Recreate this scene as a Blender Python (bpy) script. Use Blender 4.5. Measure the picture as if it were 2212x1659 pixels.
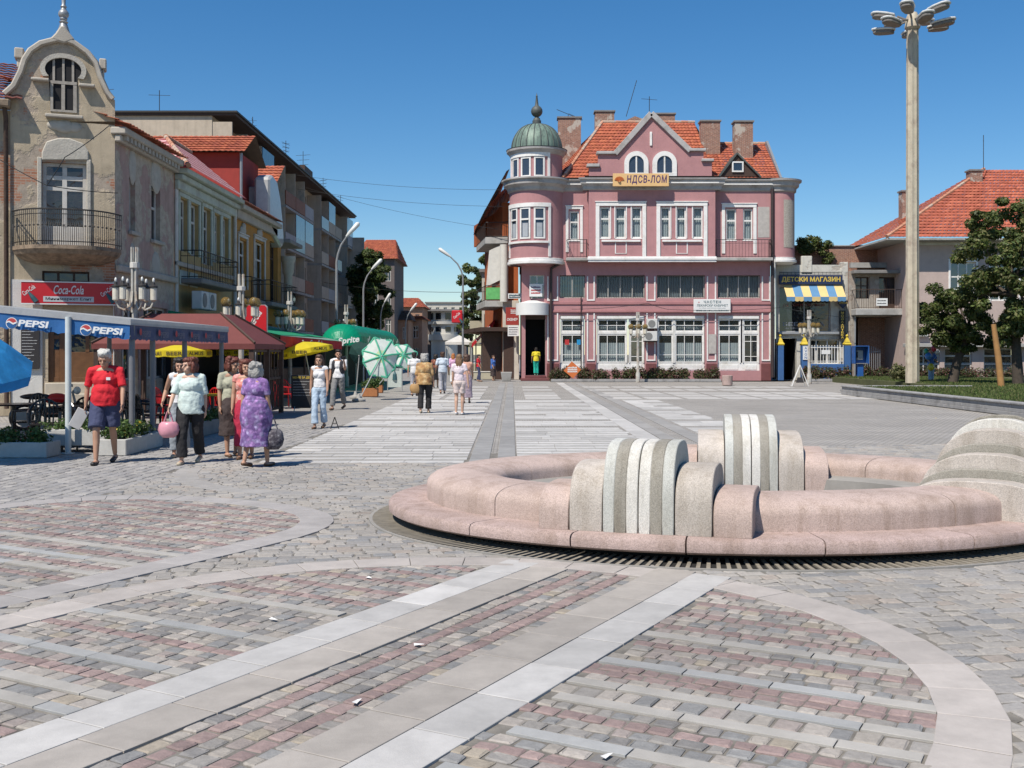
import bpy, bmesh, math, random
import numpy as np
from mathutils import Vector, Matrix, noise as mnoise
for o in list(bpy.data.objects): bpy.data.objects.remove(o, do_unlink=True)
SC = bpy.context.scene
COL = SC.collection
R = math.radians
rng = random.Random(7)

# ------------------------------------------------------------------ camera
F, CX, HY, H = 2300.0, 1106.0, 762.0, 1.7      # photo read at 2212 x 1659: focal, centre column, horizon row, eye height
cam = bpy.data.cameras.new('camera'); camo = bpy.data.objects.new('camera', cam); COL.objects.link(camo)
camo.location = (0, 0, H); camo.rotation_euler = (R(90), 0, 0)
cam.sensor_width = 36; cam.lens = 36 * F / 2212; cam.shift_y = -67.5 / 2212
cam.clip_start = 0.1; cam.clip_end = 3000
SC.camera = camo
SC.render.resolution_x = 1024; SC.render.resolution_y = 768

# ------------------------------------------------------------------ sky, sun, exposure
SUN_AZ, SUN_EL = 36.0, 56.0                    # degrees left of straight behind the camera, height
tosun = Vector((-math.sin(R(SUN_AZ)) * math.cos(R(SUN_EL)), -math.cos(R(SUN_AZ)) * math.cos(R(SUN_EL)), math.sin(R(SUN_EL))))
W = bpy.data.worlds.new('World'); SC.world = W; W.use_nodes = True
nt = W.node_tree; nt.nodes.clear()
wo = nt.nodes.new('ShaderNodeOutputWorld'); bg = nt.nodes.new('ShaderNodeBackground'); sk = nt.nodes.new('ShaderNodeTexSky')
sk.sky_type = 'NISHITA'; sk.sun_disc = False; sk.sun_elevation = R(SUN_EL)
sk.sun_rotation = math.atan2(tosun.x, tosun.y)
sk.altitude = 100; sk.air_density = 1.0; sk.dust_density = 0.1; sk.ozone_density = 4.0
bg.inputs['Strength'].default_value = 0.095
hs = nt.nodes.new('ShaderNodeHueSaturation'); hs.inputs['Saturation'].default_value = 1.3
nt.links.new(sk.outputs[0], hs.inputs['Color']); nt.links.new(hs.outputs[0], bg.inputs[0]); nt.links.new(bg.outputs[0], wo.inputs[0])
sl = bpy.data.lights.new('sun', 'SUN'); sl.energy = 5.0; sl.angle = R(0.5); sl.color = (1.0, 0.93, 0.83)
so = bpy.data.objects.new('sun', sl); COL.objects.link(so); so.location = (-30, -30, 60)
so.rotation_euler = (-tosun).to_track_quat('-Z', 'Y').to_euler()
SC.view_settings.view_transform = 'Standard'; SC.view_settings.look = 'None'
SC.view_settings.exposure = 0.3; SC.view_settings.gamma = 1.0; SC.view_settings.use_curve_mapping = False

# ------------------------------------------------------------------ helpers
def G(x, y, z=0.0):
    Y = (H - z) * F / (y - HY); return Vector(((x - CX) / F * Y, Y, z))
def P(x, y, Y): return Vector(((x - CX) / F * Y, Y, H + (HY - y) / F * Y))
def PX(x, Y): return (x - CX) / F * Y
def PZ(y, Y): return H + (HY - y) / F * Y

class MB:
    def __init__(s): s.v = []; s.f = []; s.m = []; s.c = []
    def add(s, vs, fs, mi=0, col=None):
        b = len(s.v); s.v += [tuple(v) for v in vs]
        for f in fs: s.f.append(tuple(b + i for i in f)); s.m.append(mi); s.c.append(col)
        return s
    def box(s, x0, x1, y0, y1, z0, z1, mi=0, col=None):
        return s.add([(x0,y0,z0),(x1,y0,z0),(x1,y1,z0),(x0,y1,z0),(x0,y0,z1),(x1,y0,z1),(x1,y1,z1),(x0,y1,z1)],
              [(0,3,2,1),(4,5,6,7),(0,1,5,4),(1,2,6,5),(2,3,7,6),(3,0,4,7)], mi, col)
    def quad(s, a, b, c, d, mi=0, col=None): return s.add([a,b,c,d], [(0,1,2,3)], mi, col)
    def poly(s, pts, mi=0, col=None): return s.add(pts, [tuple(range(len(pts)))], mi, col)
    def extr(s, pts, vec, mi=0, col=None):
        n = len(pts); v = Vector(vec); a = [Vector(p) for p in pts]
        return s.add(a + [p + v for p in a], [tuple(range(n))[::-1], tuple(range(n, 2*n))] +
                     [(i, (i+1) % n, n + (i+1) % n, n + i) for i in range(n)], mi, col)
    def prism(s, p2, z0, z1, mi=0, col=None): return s.extr([(x, y, z0) for x, y in p2], (0, 0, z1 - z0), mi, col)
    def xz(s, p2, y0, y1, mi=0, col=None):      # polygon in local x,z pushed from y0 to y1
        return s.extr([(x, y1, z) for x, z in p2], (0, y0 - y1, 0), mi, col)
    def tube(s, pts, r, seg=8, mi=0, caps=True, col=None, closed=False):
        pts = [Vector(p) for p in pts]; n = len(pts)
        rs = r if isinstance(r, (list, tuple)) else [r] * n
        vs = []; prev = None
        for i, p in enumerate(pts):
            a = pts[max(i-1, 0)]; b = pts[min(i+1, n-1)]
            if closed: a = pts[i-1]; b = pts[(i+1) % n]
            t = (b - a).normalized() if (b - a).length > 1e-9 else Vector((0,0,1))
            if prev is None:
                up = Vector((0,0,1)) if abs(t.z) < .95 else Vector((1,0,0))
                e = t.cross(up).normalized()
            else:
                e = prev - t * prev.dot(t); e = e.normalized() if e.length > 1e-6 else t.orthogonal().normalized()
            prev = e; g = t.cross(e)
            for k in range(seg):
                an = 2*math.pi*(k + .5)/seg; vs.append(p + (e*math.cos(an) + g*math.sin(an)) * rs[i])
        fs = []
        for i in range(n if closed else n-1):
            j = (i+1) % n
            for k in range(seg):
                fs.append((i*seg+k, i*seg+(k+1) % seg, j*seg+(k+1) % seg, j*seg+k))
        if caps and not closed: fs += [tuple(range(seg))[::-1], tuple(range((n-1)*seg, n*seg))]
        return s.add(vs, fs, mi, col)
    def lathe(s, prof, c=(0,0,0), seg=16, mi=0, a0=0, a1=2*math.pi, col=None, sx=1, sy=1):
        full = abs(a1 - a0 - 2*math.pi) < 1e-6; m = seg if full else seg + 1; vs = []
        for r, z in prof:
            for k in range(m):
                an = a0 + (a1-a0)*k/seg; vs.append((c[0]+r*math.cos(an)*sx, c[1]+r*math.sin(an)*sy, c[2]+z))
        fs = []
        for i in range(len(prof)-1):
            for k in range(seg):
                q = (k+1) % m; fs.append((i*m+k, i*m+q, (i+1)*m+q, (i+1)*m+k))
        return s.add(vs, fs, mi, col)
    def ball(s, c, r, seg=12, rings=8, mi=0, col=None):
        rr = r if isinstance(r, (list, tuple)) else (r, r, r); vs = []
        for i in range(rings+1):
            ph = math.pi*i/rings
            for k in range(seg):
                an = 2*math.pi*k/seg
                vs.append((c[0]+rr[0]*math.sin(ph)*math.cos(an), c[1]+rr[1]*math.sin(ph)*math.sin(an), c[2]-rr[2]*math.cos(ph)))
        fs = [(i*seg+k, i*seg+(k+1) % seg, (i+1)*seg+(k+1) % seg, (i+1)*seg+k) for i in range(rings) for k in range(seg)]
        return s.add(vs, fs, mi, col)
    def obj(s, name, mats, parent=None, smooth=None, bevel=0, loc=None, kind=None):
        me = bpy.data.meshes.new(name); me.from_pydata(s.v, [], s.f)
        if not isinstance(mats, (list, tuple)): mats = [mats]
        for m in mats: me.materials.append(MAT(m))
        if any(s.m): me.polygons.foreach_set('material_index', s.m)
        if any(c is not None for c in s.c):
            at = me.attributes.new('col', 'FLOAT_COLOR', 'FACE')
            at.data.foreach_set('color', [x for c in s.c for x in ((c or (1,1,1)) + (1,))[:4]])
        if smooth is not None:
            me.polygons.foreach_set('use_smooth', [True]*len(me.polygons))
            if smooth < 180: me.set_sharp_from_angle(angle=R(smooth))
        me.validate(); me.update()
        o = bpy.data.objects.new(name, me); COL.objects.link(o)
        if parent is not None: o.parent = parent
        if loc is not None: o.location = loc
        if bevel:
            b = o.modifiers.new('bevel', 'BEVEL'); b.width = bevel; b.segments = 1; b.limit_method = 'ANGLE'
        if kind: o['kind'] = kind
        return o

def thing(name, label, cat, loc=(0,0,0), rz=0.0, group=None):
    o = bpy.data.objects.new(name, None); COL.objects.link(o); o.empty_display_size = .2
    o.location = loc; o.rotation_euler = (0, 0, rz); return tag(o, label, cat, group)
def tag(o, label, cat, group=None):
    o['label'] = label; o['category'] = cat
    if group: o['group'] = group
    return o
def structure(o): o['kind'] = 'structure'; return o
def copy_tree(o, parent=None, loc=None, rz=None, label=None):
    c = o.copy(); COL.objects.link(c); c.parent = parent
    if loc is not None: c.location = loc
    if rz is not None: c.rotation_euler = (0, 0, rz)
    if label: c['label'] = label
    for ch in list(o.children): copy_tree(ch, c)
    return c
def hit(O, rz, px, py, yl=0.0):
    """pixel ray against the plane local y = yl of a building standing at O turned by rz -> local x, z"""
    dx, dz = (px - CX) / F, (HY - py) / F
    ux = (math.cos(rz), math.sin(rz)); uy = (-math.sin(rz), math.cos(rz))
    t = (yl + O[0]*uy[0] + O[1]*uy[1]) / (dx*uy[0] + uy[1])
    return (t*dx - O[0])*ux[0] + (t - O[1])*ux[1], H + t*dz

# ------------------------------------------------------------------ materials
_M = {}; _DEF = {}
def MAT(n):
    if not isinstance(n, str): return n
    if n not in _M: _M[n] = _DEF[n]()
    return _M[n]
class NT:
    def __init__(s, name):
        s.m = bpy.data.materials.new(name); s.m.use_nodes = True; s.t = s.m.node_tree
        s.b = s.t.nodes['Principled BSDF']; s.tc = None
    def n(s, ty, **kw):
        q = s.t.nodes.new(ty)
        for k, v in kw.items():
            if k.startswith('i_'):
                q.inputs[k[2:].replace('_', ' ')].default_value = v
            else: setattr(q, k, v)
        return q
    def l(s, a, b): s.t.links.new(a, b)
    def co(s, space='Object', sc=(1,1,1)):
        tc = s.n('ShaderNodeTexCoord'); mp = s.n('ShaderNodeMapping'); mp.inputs['Scale'].default_value = sc
        s.l(tc.outputs[space], mp.inputs[0]); return mp.outputs[0]
    def noise(s, vec, scale, detail=4, rough=.6):
        q = s.n('ShaderNodeTexNoise'); q.inputs['Scale'].default_value = scale; q.inputs['Detail'].default_value = detail
        q.inputs['Roughness'].default_value = rough; s.l(vec, q.inputs['Vector']); return q.outputs[0]
    def ramp(s, fac, stops):
        q = s.n('ShaderNodeValToRGB'); e = q.color_ramp.elements
        while len(e) < len(stops): e.new(.5)
        for i, (p, c) in enumerate(stops): e[i].position = p; e[i].color = tuple(c)[:3] + (1,)
        s.l(fac, q.inputs[0]); return q.outputs[0]
    def mix(s, fac, a, b, mode='MIX'):
        q = s.n('ShaderNodeMix', data_type='RGBA', blend_type=mode)
        for i, x in ((0, fac), (6, a), (7, b)):
            if hasattr(x, 'is_linked'): s.l(x, q.inputs[i])
            elif i == 0: q.inputs[0].default_value = x
            else: q.inputs[i].default_value = tuple(x)[:3] + (1,)
        return q.outputs[2]
    def bump(s, h, dist=.01, strength=1.0):
        q = s.n('ShaderNodeBump'); q.inputs['Distance'].default_value = dist; q.inputs['Strength'].default_value = strength
        s.l(h, q.inputs['Height']); s.l(q.outputs[0], s.b.inputs['Normal']); return q
    def base(s, c):
        if hasattr(c, 'is_linked'): s.l(c, s.b.inputs['Base Color'])
        else: s.b.inputs['Base Color'].default_value = tuple(c)[:3] + (1,)
    def set(s, **kw):
        for k, v in kw.items(): s.b.inputs[k.replace('_', ' ')].default_value = v
ALB = .86
def mul(c, k): return tuple(min(1, x*k) for x in c[:3])

def plain(name, c, rough=.6, var=.12, scale=6, bump=0, bscale=60, metal=0, spec=.5, space='Object', dirt=None, dirtscale=1.2, sheen=0):
    """one paint / stone / cloth with mottled colour, optional stains and fine relief"""
    def f():
        nonlocal c
        c = mul(c, ALB); q = NT(name); v = q.co(space)
        col = q.ramp(q.noise(v, scale, 5), [(.25, mul(c, 1-var)), (.75, mul(c, 1+var))])
        if dirt is not None:
            fac = q.ramp(q.noise(v, dirtscale, 6, .7), [(.48, (0,0,0)), (.68, (1,1,1))])
            col = q.mix(fac, col, dirt)
        q.base(col); q.set(Roughness=rough, Metallic=metal); q.b.inputs['Specular IOR Level'].default_value = spec
        if bump: q.bump(q.noise(v, bscale, 4), bump)
        return q.m
    _DEF[name] = f; return name
def attr_mat(name, rough=.8, var=.12, scale=30, bump=.003, bscale=90, spec=.3, trans=0):
    """colour comes from each piece's own 'col' attribute"""
    def f():
        q = NT(name); v = q.co('Object'); a = q.n('ShaderNodeAttribute', attribute_name='col')
        g = q.ramp(q.noise(v, scale, 5, .7), [(.3, (ALB*(1-var),)*3), (.7, (ALB*(1+var),)*3)])
        q.base(q.mix(1.0, a.outputs[0], g, 'MULTIPLY')); q.set(Roughness=rough); q.b.inputs['Specular IOR Level'].default_value = spec
        if bump: q.bump(q.noise(v, bscale, 4), bump)
        if trans:
            tr = q.n('ShaderNodeBsdfTranslucent'); q.l(a.outputs[0], tr.inputs[0]); mx = q.n('ShaderNodeMixShader'); mx.inputs[0].default_value = trans
            q.l(q.b.outputs[0], mx.inputs[1]); q.l(tr.outputs[0], mx.inputs[2]); q.l(mx.outputs[0], q.t.nodes['Material Output'].inputs[0])
        return q.m
    _DEF[name] = f; return name
def plaster(name, c, patch=None, amount=.5, rough=.9, var=.1, bump=.004, brick=False, pscale=.55, streak=.25):
    """rendered wall: mottling, rain streaks, and patches where the coat has come off"""
    def f():
        nonlocal c
        c = mul(c, ALB); q = NT(name); v = q.co('Object')
        col = q.ramp(q.noise(v, 1.7, 6, .65), [(.28, mul(c, 1-var*1.6)), (.5, c), (.75, mul(c, 1+var))])
        sv = q.co('Object', (3.2, 3.2, .22)); st = q.ramp(q.noise(sv, 1.6, 4), [(.5, (0,0,0)), (.8, (streak,)*3)])
        col = q.mix(st, col, mul(c, .45))
        h = q.noise(v, 35, 5)
        if patch is not None:
            pn = q.noise(v, pscale, 7, .62)
            fac = q.ramp(pn, [(1-amount-.015, (0,0,0)), (1-amount+.015, (1,1,1))])
            pc = q.ramp(q.noise(v, 5, 6, .7), [(.3, mul(patch, .7)), (.7, mul(patch, 1.2))])
            if brick:
                bt = q.n('ShaderNodeTexBrick'); bt.inputs['Scale'].default_value = 1
                bt.inputs['Brick Width'].default_value = .25; bt.inputs['Row Height'].default_value = .075; bt.inputs['Mortar Size'].default_value = .008
                bt.inputs['Color1'].default_value = (.30,.13,.075,1); bt.inputs['Color2'].default_value = (.38,.2,.13,1); bt.inputs['Mortar'].default_value = (.35,.3,.25,1)
                mp = q.n('ShaderNodeMapping'); mp.inputs['Rotation'].default_value = (R(90), 0, 0)
                q.l(v, mp.inputs[0]); q.l(mp.outputs[0], bt.inputs[0])
                deep = q.ramp(pn, [(1-amount+.05, (0,0,0)), (1-amount+.06, (1,1,1))])
                pc = q.mix(deep, pc, bt.outputs[0])
            col = q.mix(fac, col, pc)
            hh = q.n('ShaderNodeMath', operation='MULTIPLY_ADD'); q.l(fac, hh.inputs[0]); hh.inputs[1].default_value = -1.4; q.l(h, hh.inputs[2]); h = hh.outputs[0]
        q.base(col); q.set(Roughness=rough); q.b.inputs['Specular IOR Level'].default_value = .25; q.bump(h, bump*2.5)
        return q.m
    _DEF[name] = f; return name
def glassmat(name, tint=(.02,.025,.03), alpha=.55, rough=.03):
    def f():
        q = NT(name); q.base(tint); q.set(Roughness=rough); q.b.inputs['Specular IOR Level'].default_value = .8
        tr = q.n('ShaderNodeBsdfTransparent'); tr.inputs[0].default_value = (.8,.86,.86,1); mx = q.n('ShaderNodeMixShader'); mx.inputs[0].default_value = alpha
        v = q.co('Object'); q.bump(q.noise(v, 1.6, 2), .012)
        q.l(tr.outputs[0], mx.inputs[1]); q.l(q.b.outputs[0], mx.inputs[2]); q.l(mx.outputs[0], q.t.nodes['Material Output'].inputs[0])
        return q.m
    _DEF[name] = f; return name
def brickmat(name, c1, c2, mortar, w=.25, h=.075, rot=True, ms=.012, worn=None):
    def f():
        q = NT(name); v = q.co('Object'); bt = q.n('ShaderNodeTexBrick'); bt.inputs['Scale'].default_value = 1
        bt.inputs['Brick Width'].default_value = w; bt.inputs['Row Height'].default_value = h; bt.inputs['Mortar Size'].default_value = ms
        for k, c in (('Color1', c1), ('Color2', c2), ('Mortar', mortar)): bt.inputs[k].default_value = tuple(c) + (1,)
        cm = q.n('ShaderNodeSeparateXYZ'); q.l(v, cm.inputs[0]); ad = q.n('ShaderNodeMath', operation='ADD'); q.l(cm.outputs[0], ad.inputs[0]); q.l(cm.outputs[1], ad.inputs[1])
        cb = q.n('ShaderNodeCombineXYZ'); q.l(ad.outputs[0], cb.inputs[0]); q.l(cm.outputs[2], cb.inputs[1])
        q.l(cb.outputs[0] if rot else v, bt.inputs[0])
        col = q.mix(1.0, bt.outputs[0], q.ramp(q.noise(v, 7, 6, .7), [(.3, (.65,)*3), (.7, (1.25,)*3)]), 'MULTIPLY')
        if worn is not None: col = q.mix(q.ramp(q.noise(v, 1.3, 5, .6), [(.56, (0,0,0)), (.6, (1,1,1))]), col, worn)
        q.base(col); q.set(Roughness=.9); q.bump(bt.outputs[1], .012, -1.0)
        return q.m
    _DEF[name] = f; return name
def terrazzo(name, c, speck=.35, scale=120):
    def f():
        nonlocal c
        c = mul(c, ALB); q = NT(name); v = q.co('Object')
        vo = q.n('ShaderNodeTexVoronoi'); vo.inputs['Scale'].default_value = scale; q.l(v, vo.inputs[0])
        g = q.n('ShaderNodeRGBToBW'); q.l(vo.outputs['Color'], g.inputs[0])
        col = q.ramp(g.outputs[0], [(.18, mul(c, 1-speck)), (.5, c), (.85, mul(c, 1+speck*.7))])
        st = q.ramp(q.noise(v, .9, 5, .6), [(.3, (.76,.75,.72)), (.65, (1.05,1.04,1.03))])
        rs = q.ramp(q.noise(q.co('Object', (2.5, 2.5, .35)), 2.2, 5, .7), [(.46, (1,1,1)), (.74, (.70,.67,.62))])
        q.base(q.mix(1.0, q.mix(1.0, col, st, 'MULTIPLY'), rs, 'MULTIPLY')); q.set(Roughness=.8); q.b.inputs['Specular IOR Level'].default_value = .3
        q.bump(g.outputs[0], .002)
        return q.m
    _DEF[name] = f; return name
# ================================================================== GROUND
attr_mat('cobble', rough=.85, var=.16, scale=26, bump=.004, bscale=70)
attr_mat('slab', rough=.8, var=.13, scale=4, bump=.0015, bscale=140)
plain('joint_dirt', (.20,.185,.16), .95, .3, 9, .004, 80, dirt=(.085,.078,.068), dirtscale=3)
plain('drain_shade', (.012,.011,.010), .95, .3, 14)
plain('grate_bar', (.27,.24,.19), .7, .3, 8)
plain('earth', (.16,.14,.11), .95, .2, .4)
def _farcob():
    q = NT('far_cobbles'); v = q.co('Object')
    bt = q.n('ShaderNodeTexBrick'); bt.inputs['Scale'].default_value = 1
    bt.inputs['Brick Width'].default_value = .13; bt.inputs['Row Height'].default_value = .12; bt.inputs['Mortar Size'].default_value = .011
    for k, c in (('Color1', (.34,.322,.295)), ('Color2', (.285,.275,.262)), ('Mortar', (.16,.15,.135))): bt.inputs[k].default_value = c + (1,)
    q.l(v, bt.inputs[0])
    col = q.mix(1.0, bt.outputs[0], q.ramp(q.noise(v, .45, 6, .65), [(.3, (.86,.85,.83)), (.7, (1.12,1.11,1.1))]), 'MULTIPLY')
    col = q.mix(1.0, col, q.ramp(q.noise(q.co('Object', (.15,1.6,1)), 2.0, 4, .7), [(.35, (.86,)*3), (.7, (1.1,)*3)]), 'MULTIPLY')
    q.base(col); q.set(Roughness=.85); q.bump(bt.outputs[1], .01, -1.0); return q.m
_DEF['far_cobbles'] = _farcob
plain('street_asphalt', (.27,.265,.26), .9, .15, .9, .004, 60)

structure(MB().box(-400, 400, -60, 900, -1.0, -.06).obj('ground', 'earth'))
PLAZA = structure(MB().box(-45, 45, -4, 63, -.05, -.016).obj('plaza_paving', 'far_cobbles'))
structure(MB().box(-24, 3, 63, 260, -.05, -.006).obj('street', 'street_asphalt'))
MB().box(-16, 12, 2.0, 18.1, -.0155, -.0105).obj('joint_bed', 'joint_dirt', PLAZA); MB().box(-16, -3.95, 18.101, 25.4, -.0155, -.0105).obj('joint_bed', 'joint_dirt', PLAZA)

dv = (.48, .877); nv = (.877, -.48)
def sn(x, y): return x*dv[0] + y*dv[1], x*nv[0] + y*nv[1]
def xy(s, n): return s*dv[0] + n*nv[0], s*dv[1] + n*nv[1]
CAPS = [(-3.25, 2.95, 4.95, 2.0), (-8.6, 2.2, 7.1, 2.6)]           # n centre, half width, s where the round end begins, roundness
BW = .32
def capd(i, s, n):                                                 # >0 inside, about metres from the outer edge
    nc, r, sc, p = CAPS[i]; a = abs(n - nc)
    if s < sc: return r - a
    return r - ((a/r)**p + ((s-sc)/r)**p)**(1/p)*r
FC, FA, FB = (2.25, 11.2), 3.7, 2.9                                 # fountain plan: centre and half axes at the outer edge of the drain
def fd(x, y):
    e = math.hypot((x-FC[0])/FA, (y-FC[1])/FB); return (e-1)*min(FA, FB)

PAL = dict(
  field=[((.33,.315,.29),5),((.27,.28,.285),3),((.40,.365,.31),4),((.44,.40,.35),3),((.37,.31,.28),3),((.42,.36,.26),1),((.25,.245,.24),2)],
  red=[((.37,.235,.215),4),((.33,.21,.195),3),((.41,.265,.24),2)],
  opus=[((.39,.37,.335),6),((.35,.34,.325),4),((.42,.39,.34),4),((.29,.30,.31),2),((.42,.36,.30),1)],
  row=[((.36,.355,.345),4),((.32,.32,.325),3),((.40,.39,.37),2)])
def pick(p):
    cs = PAL[p]; t = rng.random()*sum(w for _, w in cs)
    for c, w in cs:
        t -= w
        if t <= 0: break
    k = rng.uniform(.90, 1.10); c = (c[0]*.88, c[1]*.84, c[2]*.80); g = sum(c)/3; w = .62 if p != 'red' else .56; return tuple((g*(1-w) + x*w)*k for x in c)
pieces = []                       # (screen size, kind, verts, faces, colour)
def piece(corners, top, col, kind, bev=.012, jit=.0, base=-.014):
    c = [Vector((x + rng.uniform(-jit, jit), y + rng.uniform(-jit, jit), 0)) for x, y in corners]; n = len(c); m = sum(c, Vector())/n
    if m.y < 3.6 or abs(m.x) > m.y*.55 + .6: return
    tl = [rng.uniform(-1, 1)*(.003 if kind == 'cobble' else .0008) for _ in c]
    r0 = [(p.x, p.y, base) for p in c]; r1 = [(p.x, p.y, top - bev*.55) for p in c]; r2 = []
    for p, t in zip(c, tl):
        d = m - p; q = p + d*min(.45, bev/max(d.length, 1e-3)*1.35); r2.append((q.x, q.y, top + t))
    fs = [tuple(range(2*n, 3*n))]
    for a in (0, n): fs += [(a+i, a+(i+1) % n, a+n+(i+1) % n, a+n+i) for i in range(n)]
    f_ = 1 + .16*mnoise.noise((m.x*.55, m.y*.55, 3.1)) + .10*mnoise.noise((m.x*2.1, m.y*2.1, 7.7)); col = tuple(v*f_ for v in col)
    ar = abs(sum(c[i].x*c[(i+1) % n].y - c[(i+1) % n].x*c[i].y for i in range(n)))/2
    inv = abs(m.x) < m.y*.49 + .05 and m.y > 4.3
    pieces.append((ar/m.y**3 if inv else 0, kind, r0+r1+r2, fs, col))
def rows(test, org, e1, e2, a0, a1, b0, b1, rw, ln, pal, kind='cobble', top=0.0, gap=.011, jit=.005, bev=.009, rowpal=None):
    """rows of setts along e1, stacked along e2, kept where test(x, y) holds"""
    b = b0; k = 0
    while b < b1:
        w = rw*rng.uniform(.94, 1.06) if not callable(rw) else rw(k)
        pl = pal if rowpal is None else (rowpal(b + w/2) or pal)
        a = a0 - rng.random()*ln[1]
        while a < a1:
            l = rng.uniform(*ln); cx_ = org[0] + e1[0]*(a+l/2) + e2[0]*(b+w/2); cy_ = org[1] + e1[1]*(a+l/2) + e2[1]*(b+w/2)
            if test(cx_, cy_):
                g = gap/2; q = []
                wj = [rng.uniform(-.006, .006) for _ in range(2)]
                for aa, bb in ((a+g, b+g+wj[0]), (a+l-g, b+g+wj[0]), (a+l-g, b+w-g+wj[1]), (a+g, b+w-g+wj[1])):
                    q.append((org[0]+e1[0]*aa+e2[0]*bb, org[1]+e1[1]*aa+e2[1]*bb))
                if kind == 'cobble' and rng.random() < .85:      # knock the corners off
                    qq = []
                    for i in range(4):
                        p, pr, nx = Vector(q[i]), Vector(q[i-1]), Vector(q[(i+1) % 4]); u = rng.uniform(.004, .012)
                        qq += [p + (pr-p).normalized()*u, p + (nx-p).normalized()*u]
                    q = [(v.x, v.y) for v in qq]
                piece(q, top + rng.uniform(-.0065, .0005), pick(pl), kind, bev, jit if kind == 'cobble' else 0)
            a += l
        b += w; k += 1
def slab(s0, s1, n0, n1, col, top=.003, frame=xy):
    g = .0035; k = rng.uniform(.93, 1.06)*.82; col = (col[0], col[1]*.985, col[2]*.955)
    piece([frame(s0+g, n0+g), frame(s1-g, n0+g), frame(s1-g, n1-g), frame(s0+g, n1-g)], top + rng.uniform(-.001, .001), mul(col, k), 'slab', .004)
LIGHT, BEIGE, GREYS = (.60,.595,.59), (.46,.43,.40), (.45,.45,.45)
# bands through the near lobe
for n0, n1, c in ((-4.23, -3.93, LIGHT), (-3.93, -3.63, BEIGE), (-3.03, -2.71, BEIGE), (-2.71, -2.41, LIGHT)):
    s = .2 + rng.random()*.4
    while s < 8:
        l = rng.uniform(.48, .60)
        if capd(0, s+l*.35, (n0+n1)/2) > BW*.9: slab(s, s+l, n0, n1, mul(c, rng.choice((.95, 1, 1.03))), .0035)
        s += l
rows(lambda x, y: -3.64 < sn(x, y)[1] < -3.02 and capd(0, *sn(x, y)) > BW, (0, 0), dv, nv, .3, 7.8, -3.63, -3.03, .1, (.09, .15), 'field',
     rowpal=lambda b: 'red' if int((b + 3.63)/.1) in (1, 4) else None)
STR = {0: [(-6.2, -4.23, [5.55, 4.85, 4.13, 3.67, 3.43, 2.7, 2.2, 1.5]), (-2.41, -.3, [6.07, 5.43, 5.02, 4.75, 4.22, 3.7, 3.4, 2.9])],
       1: [(-10.9, -6.3, [6.5, 6.05, 5.65, 5.1, 4.5, 4.2, 3.6])]}
for ci, fl in STR.items():
    nc, r, sc, _ = CAPS[ci]
    for n0, n1, ss in fl:
        for s in ss:
            a = n0 - .2 + rng.random()*.3
            while a < n1 + .2:
                l = rng.uniform(.45, .75); b = min(a + l, n1 - .005); a_ = max(a, n0 + .005)
                # trim the strip where the round border begins
                k = 0
                while capd(ci, s, a_) < BW*.95 and a_ < b: a_ += .03
                while capd(ci, s, b) < BW*.95 and b > a_: b -= .03
                if b - a_ > .08: slab(s-.05, s+.05, a_, b, mul(rng.choice(((.47,.455,.43), (.42,.43,.435))), 1), .002)
                a += l
        def t(x, y, ci=ci, n0=n0, n1=n1, ss=ss):
            s_, n_ = sn(x, y)
            return n0 < n_ < n1 and capd(ci, s_, n_) > BW*.86 and y < 17 and not any(abs(s_-q) < .088 for q in ss)
        top_s = max(ss)
        def rp(b, ss=ss, top_s=top_s):
            if b > top_s + .15: return 'red' if int((b-top_s)/.11) % 3 == 2 else None
            lo = max([q for q in ss if q < b] or [b-1]); hi = min([q for q in ss if q > b] or [b+1])
            return 'red' if hi - lo > .38 and abs(b - (lo + (hi-lo)*.6)) < .055 else None
        # rows of setts between the strips, fitted to each gap
        ed = sorted(ss); gaps = [(ed[i]+.055, ed[i+1]-.055) for i in range(len(ed)-1)] + [(ed[-1]+.055, sc + r)] + [(ed[0]-1.2, ed[0]-.055)]
        for g0, g1 in gaps:
            k = max(1, round((g1-g0)/.108)); rows(t, (0, 0), nv, dv, n0-.05, n1+.05, g0, g1-.01, (g1-g0)/k*1.0, (.085, .14), 'field', rowpal=rp)
# curved borders
def border(ci, col):
    nc, r, sc, p = CAPS[ci]; path = []
    for k in range(-30, 0): path.append((sc + k*.25, 1))
    ang = [math.pi*k/40 for k in range(41)]
    def pt(o, q):
        rr = r - o
        if q[0] == 's': return xy(q[1], nc + q[2]*rr)
        c, s = math.cos(q[1]), math.sin(q[1])
        return xy(sc + abs(s)**(2/p)*rr, nc + math.copysign(abs(c)**(2/p), c)*rr)
    seq = [('s', sc - .45*k, 1) for k in range(14, 0, -1)] + [('a', a) for a in ang[::2 if ci else 2]] + [('s', sc - .45*k, -1) for k in range(1, 15)]
    for i in range(len(seq)-1):
        a, b = seq[i], seq[i+1]; k = rng.uniform(.95, 1.05); q = [Vector(pt(0, a)), Vector(pt(0, b)), Vector(pt(BW, b)), Vector(pt(BW, a))]
        m = sum(q, Vector((0, 0)))/4; q = [tuple(v + (m-v).normalized()*.004) for v in q]
        if fd(m[0], m[1]) > .05 and not (ci == 1 and capd(0, *sn(*m)) > 0): piece(q, .003 + rng.uniform(-.001, .001), mul(col, k), 'slab', .004)
border(0, (.42,.385,.355)); border(1, (.36,.34,.325))
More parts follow.
